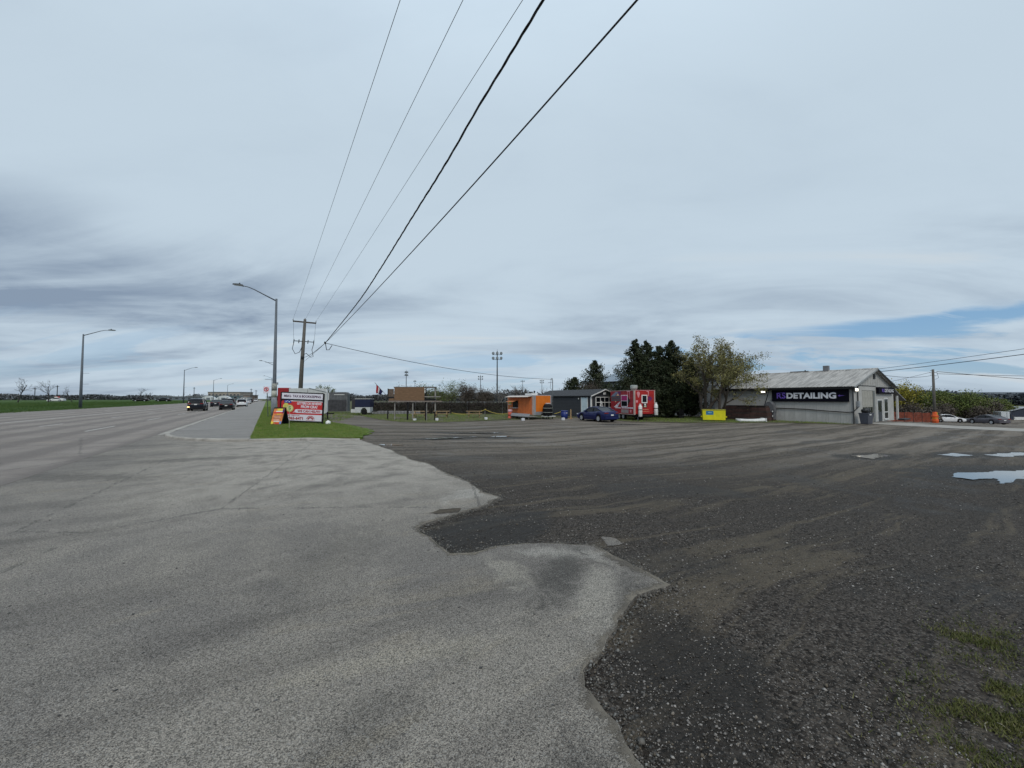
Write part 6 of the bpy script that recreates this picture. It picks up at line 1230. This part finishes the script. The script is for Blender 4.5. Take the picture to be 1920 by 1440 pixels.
for k in range(1, 14): w = w0.copy(); C.objects.link(w); w.parent = sp_; w.location = (0.002 * (k % 2), k * 0.886, 0)
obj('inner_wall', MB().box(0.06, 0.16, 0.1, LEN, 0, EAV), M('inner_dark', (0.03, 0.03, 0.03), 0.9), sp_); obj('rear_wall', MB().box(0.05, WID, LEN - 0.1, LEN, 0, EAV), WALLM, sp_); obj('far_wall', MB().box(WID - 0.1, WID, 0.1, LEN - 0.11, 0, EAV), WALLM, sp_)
def gab(x0, x1, z0, z1, mat=GABM, y=0.0, d=0.1, name='gable_wall'): return obj(name, MB().box(x0, x1, y, y + d, z0, z1), mat, sp_)
gab(0.03, 2.4, 0, EAV); gab(2.4, 5.3, 3.0, EAV); gab(5.3, 6.55, 0, EAV); gab(6.55, 8.0, 2.08, EAV); gab(8.0, 8.5, 0, EAV); gab(8.5, 9.7, 0, 0.22); gab(8.5, 9.7, 2.25, EAV); gab(9.7, WID, 0, EAV)
obj('gable_peak', MB().prism([(0.03, EAV), (WID, EAV), (WID / 2, RID)], 0.0, 0.1, 'y'), GABM, sp_)
for i in range(1, 17):                                         # vertical battens on the gable
    x = i * 0.68; zt2 = EAV + (RID - EAV) * (1 - abs(x - WID / 2) / (WID / 2)); obj('batten', MB().box(x - 0.015, x + 0.015, -0.014, -0.001, EAV + 0.02, zt2 - 0.06), GABM, sp_)
obj('band_trim', MB().box(0.05, 6.2, -0.03, -0.001, 3.40, 3.46), M('trim_dark', (0.05, 0.05, 0.055), 0.7), sp_)
for s in (0, 1):                                               # roof sheets, each its own piece
    nx = 13; L0 = LEN + 0.5
    for k in range(nx):
        y0 = -0.3 + k * L0 / nx; y1 = y0 + L0 / nx - 0.012; mb = MB(); m = 4; jz = 0.006 * (k % 2)
        e = (-0.42, EAV - 0.12) if s == 0 else (WID + 0.42, EAV - 0.12); r = (WID / 2, RID + 0.03)
        for q in range(m):
            a0 = y0 + (y1 - y0) * q / m; a1 = y0 + (y1 - y0) * (q + 0.8) / m; a2 = y0 + (y1 - y0) * (q + 0.9) / m; a3 = y0 + (y1 - y0) * (q + 1) / m
            for p, o2, z in ((a0, a1, 0), (a1, a2, 0.035), (a2, a3, 0.035)):
                zz0 = 0.0 if p == a0 else (0.0 if p == a1 else 0.035); zz1 = 0.0 if p == a0 else (0.035 if p == a1 else 0.006)
                mb.add([(e[0], p, e[1] + zz0 + jz), (e[0], o2, e[1] + zz1 + jz), (r[0], o2, r[1] + zz1 + jz), (r[0], p, r[1] + zz0 + jz)], [(0, 1, 2, 3)])
        o_ = obj('roof_sheet', mb, ROOFM, sp_); o_.modifiers.new('thick', 'SOLIDIFY').thickness = 0.02
obj('ridge_cap', MB().prism([(WID / 2 - 0.2, RID + 0.02), (WID / 2, RID + 0.12), (WID / 2 + 0.2, RID + 0.02)], -0.32, LEN + 0.22, 'y'), ROOFM, sp_)
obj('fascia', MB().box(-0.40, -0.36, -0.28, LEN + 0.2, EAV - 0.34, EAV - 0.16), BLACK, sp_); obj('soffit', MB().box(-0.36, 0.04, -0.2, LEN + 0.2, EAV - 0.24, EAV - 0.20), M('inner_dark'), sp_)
for pts in ([(-0.44, EAV - 0.24), (WID / 2, RID - 0.1), (WID / 2, RID + 0.03), (-0.44, EAV - 0.10)], [(WID + 0.44, EAV - 0.24), (WID / 2, RID - 0.1), (WID / 2, RID + 0.03), (WID + 0.44, EAV - 0.10)]):
    fixn(obj('barge_board', MB().prism(pts, -0.34, -0.305, 'y'), M('barge_grey', (0.27, 0.28, 0.28), 0.7) if pts[0][0] < 0 else BLACK, sp_))
obj('chimney', MB().bbox(WID / 2 - 0.22, WID / 2 + 0.22, 3.5, 3.95, RID, RID + 0.6, 0.02), M('chimney_grey', (0.16, 0.16, 0.17), 0.7), sp_); obj('ridge_pipe', MB().tube([(WID / 2, 5.6, RID), (WID / 2, 5.6, RID + 0.25)], 0.06, 6), DSTEEL, sp_); obj('ridge_vent', MB().box(WID / 2 - 0.1, WID / 2 + 0.1, 5.3, 7.0, RID + 0.1, RID + 0.16), DSTEEL, sp_)
obj('gable_vent', MB().box(WID / 2 - 0.25, WID / 2 + 0.25, -0.06, -0.002, 4.15, 4.6), BLACK, sp_)
od = obj('overhead_door', MB().box(2.42, 5.28, 0.02, 0.06, 0.02, 2.98), M('door_cream', (0.34, 0.33, 0.29), 0.6, 0.08), sp_)
for k in range(4):
    for j in range(4):
        z0 = 0.06 + k * 0.735
        if k == 1 and j < 4: obj('pane', MB().box(2.55 + j * 0.69, 3.10 + j * 0.69, 0.0, 0.018, z0 + 0.1, z0 + 0.64), GLASS, od)
        else: obj('door_panel', MB().box(2.48 + j * 0.70, 3.14 + j * 0.70, 0.004, 0.018, z0 + 0.03, z0 + 0.70), M('door_cream'), od)
gab(5.3, 5.75, 0, 3.0, M('pier_grey', (0.17, 0.18, 0.175), 0.7, 0.12), -0.05, 0.045, 'door_pier')
dd = obj('entry_door', MB().box(6.62, 7.94, 0.03, 0.06, 0.02, 2.04), M('door_black', (0.03, 0.034, 0.04), 0.4), sp_); obj('door_glass', MB().box(6.8, 7.76, 0.015, 0.028, 0.95, 1.9), GLASS, dd); obj('handle', MB().box(6.72, 6.78, -0.03, 0.02, 0.95, 1.1), GALV, dd)
for x0, x1 in ((6.47, 6.61), (7.95, 8.07)): obj('door_frame', MB().box(x0, x1, -0.02, 0.03, 0, 2.16), OFFW, sp_)
obj('door_head', MB().box(6.61, 7.95, -0.02, 0.03, 2.05, 2.16), OFFW, sp_)
wn = obj('tall_window', MB().box(8.48, 9.72, -0.02, 0.03, 0.18, 2.30), OFFW, sp_); obj('pane', MB().box(8.60, 9.60, -0.028, -0.021, 0.95, 2.18), GLASS, wn); obj('pane', MB().box(8.60, 9.60, -0.028, -0.021, 0.28, 0.86), GLASS, wn); obj('sill', MB().box(8.42, 9.78, -0.08, -0.02, 0.12, 0.175), OFFW, wn)
obj('meter_box', MB().bbox(0.75, 1.15, -0.2, -0.002, 1.5, 2.0, 0.03), GALV, sp_); obj('meter', MB().lathe([(0.13, 0), (0.13, 0.1)], (1.35, -0.12, 1.7), 12, 'y'), M('meter_glass', (0.4, 0.42, 0.42), 0.2), sp_)
obj('service_pipe', MB().tube([(0.95, -0.1, 2.0), (0.95, -0.1, 3.2), (1.3, -0.12, 3.75), (2.6, -0.12, 4.1)], 0.045, 6), BLACK, sp_, True); obj('downpipe', MB().tube([(-0.05, -0.06, 0), (-0.05, -0.06, EAV - 0.25)], 0.055, 6), M('pipe_dark', (0.045, 0.047, 0.05), 0.6), sp_)
obj('wall_hose', MB().tube([(-0.07, 6.4, 1.28), (-0.09, 5.0, 1.27), (-0.08, 3.4, 1.22), (-0.09, 1.8, 1.10), (-0.1, 0.4, 1.02), (-0.1, -0.05, 1.06), (0.4, -0.2, 1.4), (0.8, -0.18, 1.5)], 0.042, 6), BLACK, sp_, True); obj('wall_cable', MB().tube([(-0.06, 6.6, 3.3), (-0.05, 6.9, 2.2), (-0.05, 7.2, 1.3)], 0.03, 5), BLACK, sp_)
# lean-to on the far side
fixn(obj('lean_roof', MB().prism([(WID + 0.05, 3.16), (15.6, 1.98), (15.6, 2.08), (WID + 0.05, 3.28)], -0.1, 6.0, 'y'), M('lean_roof_grey', (0.16, 0.16, 0.165), 0.7, 0.2), sp_)); obj('lean_wall', MB().box(WID + 0.02, 13.4, 0.9, 5.8, 0, 2.5), GABM, sp_); obj('lean_post', MB().box(13.1, 13.3, 0.0, 0.15, 0, 2.55), OFFW, sp_); obj('chimney_stub', MB().tube([(12.6, 0.6, 2.9), (12.6, 0.6, 3.75)], 0.09, 6), DSTEEL, sp_); obj('bench_step', MB().bbox(12.0, 14.2, -0.7, -0.2, 0.0, 0.16, 0.02), DSTEEL, sp_)
LIT = M('lamp_lit', (1.0, 0.93, 0.80), 0.4, 0.02, emit=2.2)
l1 = thing('wall_lamp', 'lit wall lamp under the eave left of the long banner', 'lamp', (43.45, 19.65, 2.42)); obj('housing', MB().bbox(-0.02, 0.14, -0.26, 0.26, -0.14, 0.16, 0.03), DSTEEL, l1); obj('lit_lens', MB().bbox(-0.10, -0.021, -0.20, 0.20, -0.07, 0.09, 0.03), LIT, l1)
l2 = thing('wall_lamp', 'lit wall lamp on the gable corner right of the long banner', 'lamp', (44.15, 12.38, 2.50)); obj('housing', MB().bbox(-0.3, 0.3, 0.0, 0.11, -0.14, 0.18, 0.03), DSTEEL, l2); obj('lit_lens', MB().bbox(-0.26, 0.26, -0.08, -0.001, -0.10, 0.14, 0.03), LIT, l2)
BAN = M('banner_black', (0.004, 0.004, 0.009), 0.8, 0.2, spec=0.1); PUR = M('letter_purple', (0.13, 0.07, 0.40), 0.5); LW = M('letter_white', (0.62, 0.62, 0.66), 0.5, 0.05)
bn = thing('banner_sign', 'long black banner reading RSDETAILING on the workshop side wall', 'sign', (43.47, 12.7, -0.5))
obj('panel', MB().bbox(-0.06, 0.08, 0.0, 6.15, 1.95, 3.08, 0.015), BAN, bn); SIDE = (R(90), 0, R(-90))
text('RS', 0.80, 0.56, PUR, bn, (-0.066, 5.30, 2.52), SIDE, bold=0.02); text('DETAILING', 3.95, 0.58, LW, bn, (-0.066, 2.86, 2.52), SIDE, bold=0.045)
obj('arrow', MB().prism([(0.78, 2.50), (0.62, 2.60), (0.62, 2.54), (0.25, 2.52), (0.62, 2.47), (0.62, 2.41)], -0.07, -0.062, 'x'), PUR, bn); obj('car_swoosh', MB().prism([(5.75, 2.80), (4.9, 2.86), (4.95, 2.83), (5.7, 2.75)], -0.07, -0.062, 'x'), PUR, bn)
b2 = thing('gable_sign', 'small black sign reading DETAILING above the workshop entry', 'sign', (49.8, 12.38, -0.5)); obj('panel', MB().bbox(0, 4.8, -0.1, 0.1, 2.72, 3.36, 0.015), BAN, b2)
text('RS', 0.75, 0.32, PUR, b2, (1.35, -0.106, 3.04), FACE, bold=0.02); text('DETAILING', 2.75, 0.34, LW, b2, (3.2, -0.106, 3.04), FACE, bold=0.025)
# things around the workshop
wb = thing('waste_bin', 'dark grey waste bin heaped with black bags by workshop door', 'bin', (44.1, 11.75, -0.5), R(-10)); wb.scale = (0.66, 0.66, 0.92)
mb = MB(); q = [(-0.50, -0.40, 0.05), (0.50, -0.40, 0.05), (0.50, 0.40, 0.05), (-0.50, 0.40, 0.05), (-0.64, -0.52, 1.02), (0.64, -0.52, 1.02), (0.64, 0.52, 1.02), (-0.64, 0.52, 1.02)]; mb.add(q, [(3, 2, 1, 0), (4, 5, 6, 7), (0, 1, 5, 4), (1, 2, 6, 5), (2, 3, 7, 6), (3, 0, 4, 7)])
BING = M('bin_slate', (0.070, 0.075, 0.095), 0.55, 0.12); obj('tub', mb, BING, wb); obj('rim', MB().bbox(-0.68, 0.68, -0.56, 0.56, 1.0, 1.08, 0.02), BING, wb); obj('label_plate', MB().box(-0.45, 0.0, -0.575, -0.561, 0.86, 0.98), OFFW, wb)
for i, (x, y, z, s) in enumerate([(-0.25, 0, 1.26, 0.42), (0.28, 0.05, 1.24, 0.42), (0.05, -0.1, 1.38, 0.3)]):
    bm = bmesh.new(); bmesh.ops.create_icosphere(bm, subdivisions=2, radius=s)
    for v in bm.verts: v.co *= 1 + 0.2 * mnoise.noise(v.co * 4 + Vector((i, 0, 0))); v.co.z *= 0.62
    me = bpy.data.meshes.new('bag'); bm.to_mesh(me); bm.free(); link_mesh('bag', me, M('bag_black', (0.012, 0.012, 0.013), 0.35), wb, True, (x, y, z))
ym = thing('dumpster', 'bright yellow dumpster with blue label on the grass strip', 'dumpster', (38.1, 21.9, -0.5), R(-55)); YEL = M('dumpster_yellow', (0.68, 0.62, 0.01), 0.5, 0.08, 3, dirt=0.12)
obj('tub', MB().prism([(-1.0, 0.1), (1.0, 0.1), (1.02, 1.08), (-1.02, 1.08)], -0.5, 0.7, 'y'), YEL, ym); obj('lid', MB().prism([(-1.06, 1.10), (1.06, 1.10), (1.06, 1.15), (-1.06, 1.15)], -0.54, 0.74, 'y'), M('lid_olive', (0.40, 0.36, 0.06), 0.6), ym); obj('label_panel', MB().box(-0.72, -0.05, -0.512, -0.501, 0.62, 1.0), M('label_blue', (0.02, 0.17, 0.33), 0.5), ym); obj('label_text', MB().box(-0.55, -0.2, -0.518, -0.513, 0.80, 0.86), M('label_pale', (0.3, 0.5, 0.6), 0.5), ym)
for s in (-1, 1): obj('lift_pocket', MB().bbox(s * 1.09 - 0.07, s * 1.09 + 0.07, -0.3, 0.5, 0.35, 0.48, 0.01), YEL, ym); obj('skid', MB().box(s * 0.7 - 0.1, s * 0.7 + 0.1, -0.45, 0.65, 0, 0.1), BLACK, ym)
pl = thing('board_pile', 'long red brown heap of stacked boards against the workshop wall', 'pile', (42.7, 17.2, -0.5)); PB = [M('pile_brown_a', (0.060, 0.032, 0.028), 0.9, 0.3, 2), M('pile_brown_b', (0.075, 0.040, 0.034), 0.9, 0.3, 2), M('pile_brown_c', (0.052, 0.036, 0.032), 0.9, 0.3, 2)]
for k in range(9):
    f = k / 8; y0, y1 = 1.2 + 0.45 * f + random.uniform(-.05, .05), 7.0 - 1.25 * f ** 1.2 + random.uniform(-.08, .08); x0 = -1.0 + 0.35 * f
    for j in range(3):
        ya = y0 + (y1 - y0) * j / 3; yb = y0 + (y1 - y0) * (j + 1) / 3 - 0.02; obj('board', MB().bbox(x0 + random.uniform(-.04, .04), 0.55, ya, yb, k * 0.165, k * 0.165 + 0.155, 0.012), PB[(k + j) % 3], pl)
obj('pile_cover', MB().box(-0.7, 0.6, 1.7, 5.7, 1.49, 1.53), M('cover_dark', (0.03, 0.028, 0.028), 0.8), pl)
tb = thing('tarp_bundle', 'tall grey tarp bundle leaning on the wall left of banner', 'bundle', (43.1, 18.9, -0.5))
prof = [(-0.42, 0), (-0.44, 1.2)] + [(0.0 - 0.42 * math.cos(R(18 * i)), 1.3 + 0.62 * math.sin(R(18 * i))) for i in range(0, 11)] + [(0.44, 0)]
fixn(obj('tarp', MB().prism(prof, -0.28, 0.3, 'x'), M('tarp_slate', (0.11, 0.115, 0.125), 0.75, 0.25, 3, bump=0.7, bscale=9), tb)); obj('tie', MB().box(-0.32, -0.281, -0.45, 0.45, 0.8, 0.86), BLACK, tb)
rf = thing('reflector_post', 'thin dark post with two white reflectors by the brown pile', 'post', (41.2, 17.9, -0.5)); obj('stake', MB().tube([(0, 0, 0), (0, 0, 1.15)], 0.03, 6), BLACK, rf)
for z in (0.55, 1.0): obj('reflector', MB().lathe([(0.07, 0), (0.07, 0.02)], (0, -0.05, z), 10, 'y'), WHITE, rf)
ws = thing('mattress', 'long white sagging mattress lying on the grass before the brown pile', 'mattress', (39.45, 19.0, -0.5), R(-32.5)); mb = MB(); nn = 12
for i in range(nn + 1):
    x = -1.25 + 2.5 * i / nn; sag = -0.06 * math.sin(math.pi * i / nn) + (0.06 if i == nn else 0)
    for y, z in ((-0.35, 0.02), (-0.38, 0.16 + sag), (-0.3, 0.30 + sag), (0.4, 0.32 + sag), (0.42, 0.02)): mb.v.append((x, y, z))
    if i:
        b = len(mb.v)
        for j in range(5): mb.f.append((b - 10 + j, b - 10 + (j + 1) % 5, b - 5 + (j + 1) % 5, b - 5 + j))
mb.f.append((0, 1, 2, 3, 4)); mb.f.append(tuple(len(mb.v) - 1 - j for j in range(5))); fixn(obj('slab', mb, M('mattress_white', (0.60, 0.61, 0.60), 0.7, 0.12, 3), ws, True)); obj('end_strap', MB().box(1.2, 1.28, -0.4, 0.44, 0.02, 0.36), OFFW, ws)

# ------------------------------------------------------------------ far right: snow fence, container, barn
sf = thing('snow_fence', 'orange red plastic snow fence right of the workshop', 'fence', (0, 0, 0)); a, b = Vector((70.2, 16.6, -1.35)), Vector((75.6, 13.5, -1.53)); SF = M('snow_fence_orange', (0.20, 0.045, 0.022), 0.7, 0.3, 2.5)
for i in range(6): p = a.lerp(b, i / 5); obj('stake', MB().tube([p, p + Vector((0, 0, 1.45))], 0.03, 5), DSTEEL, sf)
for k in range(9):
    z = 0.08 + k * 0.142; mb = MB(); m = 20
    for i in range(m):
        p0, p1 = a.lerp(b, i / m), a.lerp(b, (i + 1) / m); s0, s1 = 0.03 * math.sin(i * 1.3 + k * .2), 0.03 * math.sin((i + 1) * 1.3 + k * .2)
        mb.add([(p0.x, p0.y, p0.z + z + s0), (p1.x, p1.y, p1.z + z + s1), (p1.x, p1.y, p1.z + z + s1 + 0.115), (p0.x, p0.y, p0.z + z + s0 + 0.115)], [(0, 1, 2, 3)])
    o_ = obj('band', mb, SF, sf); o_.modifiers.new('thick', 'SOLIDIFY').thickness = 0.012
ow = thing('pole_wrap', 'bright orange plastic wrapped round the foot of the service pole', 'wrap', (76.0, 13.2, -1.55)); ow.scale = (1.2, 1.2, 1.25); mb = MB(); bm = bmesh.new()
prof = [(0.26, 0.0), (0.30, 0.25), (0.24, 0.5), (0.29, 0.75), (0.22, 1.0), (0.18, 1.2)]; obj('netting', MB().lathe(prof, (0, 0, 0), 9), M('wrap_orange', (0.62, 0.10, 0.02), 0.6, 0.25, 5), ow); obj('tie', MB().lathe([(0.255, 0.5), (0.262, 0.53), (0.255, 0.56)], (0, 0, 0), 9), M('tie_yellow', (0.6, 0.4, 0.03), 0.6), ow)
ct = thing('white_container', 'plain white container standing beyond the grey sedan', 'container', (121, 11.9, zt(121)), R(-60)); ct.scale = (0.62, 0.7, 1.25); obj('box', MB().bbox(-0.9, 0.9, -0.9, 2.5, 0.05, 1.75, 0.03), M('container_white', (0.55, 0.58, 0.60), 0.55, 0.1, dirt=0.1), ct); obj('door_bar', MB().tube([(0.3, -0.93, 0.1), (0.3, -0.93, 1.65)], 0.03, 6), GALV, ct); obj('base_rail', MB().box(-0.92, 0.92, -0.92, -0.88, 0.0, 0.1), DSTEEL, ct)
br = thing('low_shed', 'low dark blue shed with pale lean-to roof at the right edge', 'shed', (140.0, 14.0, zt(140)), R(-58)); br.scale = (0.85, 0.85, 0.85); BB = stripe_mat('barn_blue', (0.035, 0.042, 0.065), (0.025, 0.03, 0.045), 3, 0)
obj('wall', MB().box(1.6, 8, 0, 7, 0, 2.3), BB, br); obj('gable', MB().prism([(1.6, 2.3), (8, 2.3), (4.8, 3.3)], 0.0, 0.2, 'y'), BB, br)
for pts in ([(1.3, 2.2), (4.8, 3.35), (4.8, 3.47), (1.3, 2.32)], [(8.3, 2.2), (4.8, 3.35), (4.8, 3.47), (8.3, 2.32)]): fixn(obj('roof', MB().prism(pts, -0.3, 7.3, 'y'), M('barn_roof', (0.32, 0.34, 0.36), 0.5, 0.1), br))
fixn(obj('lean_roof', MB().prism([(-2.4, 1.35), (1.58, 1.75), (1.58, 1.85), (-2.4, 1.45)], -0.3, 5, 'y'), M('barn_roof'), br)); obj('lean_back', MB().box(-2.2, 1.58, 3, 3.2, 0, 1.3), BLACK, br)
for x in (-2.1, -0.3): obj('post', MB().box(x, x + 0.15, -0.1, 0.05, 0, 1.4), WOOD, br)
obj('white_door', MB().box(2.2, 4.6, -0.06, -0.002, 0.0, 0.75), WHITE, br)

# ------------------------------------------------------------------ far buildings along the road
def block(name, label, cat, a, b, depth, h, wall, base, wins=0, roofm=None, **kw):
    a, b = Vector((a[0], a[1], 0)), Vector((b[0], b[1], 0)); d = b - a; L_ = d.length; t = thing(name, label, cat, (a.x, a.y, base), math.atan2(d.y, d.x))
    obj('wall', MB().box(0, L_, 0, depth, 0, h), wall, t); obj('roof', MB().box(-0.4, L_ + 0.4, -0.4, depth + 0.4, h + 0.005, h + 0.35), roofm or M('flat_roof_grey', (0.24, 0.25, 0.26), 0.7), t)
    for i in range(wins): x = L_ * (i + 0.5) / wins; w = obj('window', MB().box(x - L_ / wins * 0.3, x + L_ / wins * 0.3, -0.08, -0.002, h * 0.40, h * 0.75), M('window_frame_grey', (0.3, 0.31, 0.32), 0.6), t); obj('pane', MB().box(x - L_ / wins * 0.26, x + L_ / wins * 0.26, -0.1, -0.081, h * 0.44, h * 0.71), GLASS, w)
    return t
block('terminal', 'wide beige flat roofed block far down the road', 'building', (-51.8, 507), (-23.7, 489), 20, 8.0, M('far_beige', (0.30, 0.265, 0.225), 0.8, 0.1, 0.2), 0.6, 9)
block('warehouse', 'teal grey low warehouse behind the white domes', 'building', (-46, 420), (-16.5, 402), 16, 3.9, M('far_teal', (0.10, 0.15, 0.165), 0.7, 0.15, 0.2), 0.4, 7)
block('long_shed', 'long low blue grey shed left of the white domes', 'building', (-74, 402), (-40, 382), 16, 2.7, M('far_bluegrey', (0.14, 0.165, 0.195), 0.7, 0.2, 0.15), 0.6, 8)
block('shop_building', 'small brown and white shop near the road end', 'building', (-15.6, 366), (-11.0, 363), 9, 4.2, M('far_brown', (0.20, 0.15, 0.12), 0.8, 0.2, 0.3), 0.2, 2); block('kiosk', 'small white kiosk before the brown shop', 'building', (-16.0, 340), (-12.2, 338), 6, 2.6, M('far_white', (0.6, 0.6, 0.58), 0.7), 0.2, 2)
def dome(label, c, r, h):
    t = thing('dome_shelter', label, 'shelter', c, R(-8), 'white arched shelters'); arc_ = [(r * math.cos(R(180 - 15 * i)), h * math.sin(R(15 * i))) for i in range(13)]
    for k in range(3): fixn(obj('cover_panel', MB().prism(arc_, k * 1.5, k * 1.5 + 1.42, 'y'), M('dome_white', (0.62, 0.64, 0.65), 0.45, 0.1, 0.5), t))
    obj('door', MB().box(-r * 0.25, r * 0.25, -0.1, -0.005, 0, h * 0.6), M('dome_door', (0.16, 0.18, 0.2), 0.6), t)
    for x in (-0.55, 0.5): obj('front_brace', MB().box(r * x - 0.15, r * x + 0.15, -0.12, -0.005, 0, h * 0.7), M('dome_door'), t)
    return t
dome('white arched shelter left of its twin down the road', (-33.4, 329, 0.5), 4.1, 3.2); dome('white arched shelter right one, above the black sedan', (-23.9, 311.5, 0.5), 4.2, 3.2)
rs = thing('field_sign', 'small red and white sign standing far in the field', 'sign', (-73.6, 236.6, 0.68), R(-45)); obj('panel', MB().box(-1.5, 1.5, 0, 0.1, 0.3, 2.0), M('field_sign_red', (0.45, 0.04, 0.03), 0.6), rs); obj('white_panel', MB().box(-1.4, 0.3, -0.03, -0.002, 0.9, 1.9), WHITE, rs)
for x in (-1.3, 1.3): obj('post', MB().box(x, x + 0.1, 0.11, 0.2, 0, 2), DSTEEL, rs)
for i, (x, y, h, lab) in enumerate([(-101.8, 302, 7.0, 'far utility pole left of the second bare tree'), (-92, 295.7, 8.3, 'far utility pole above the red field sign'), (-120, 318, 4.5, 'far utility pole near the left picture edge'), (-41, 330, 9, 'far pole left of the beige block'), (-9.5, 330, 8.5, 'far signal pole right of the domes'), (-6.0, 300, 7.0, 'far signal pole nearest the road end')]):
    t = thing('far_pole', lab, 'pole', (x, y, 0.4), R(-32), 'far poles on the horizon'); obj('post', MB().tube([(0, 0, 0), (0, 0, h)], 0.16, 6), DSTEEL, t); obj('arm', MB().box(-0.9, 0.9, -0.08, 0.08, h - 0.7, h - 0.5), DSTEEL, t)
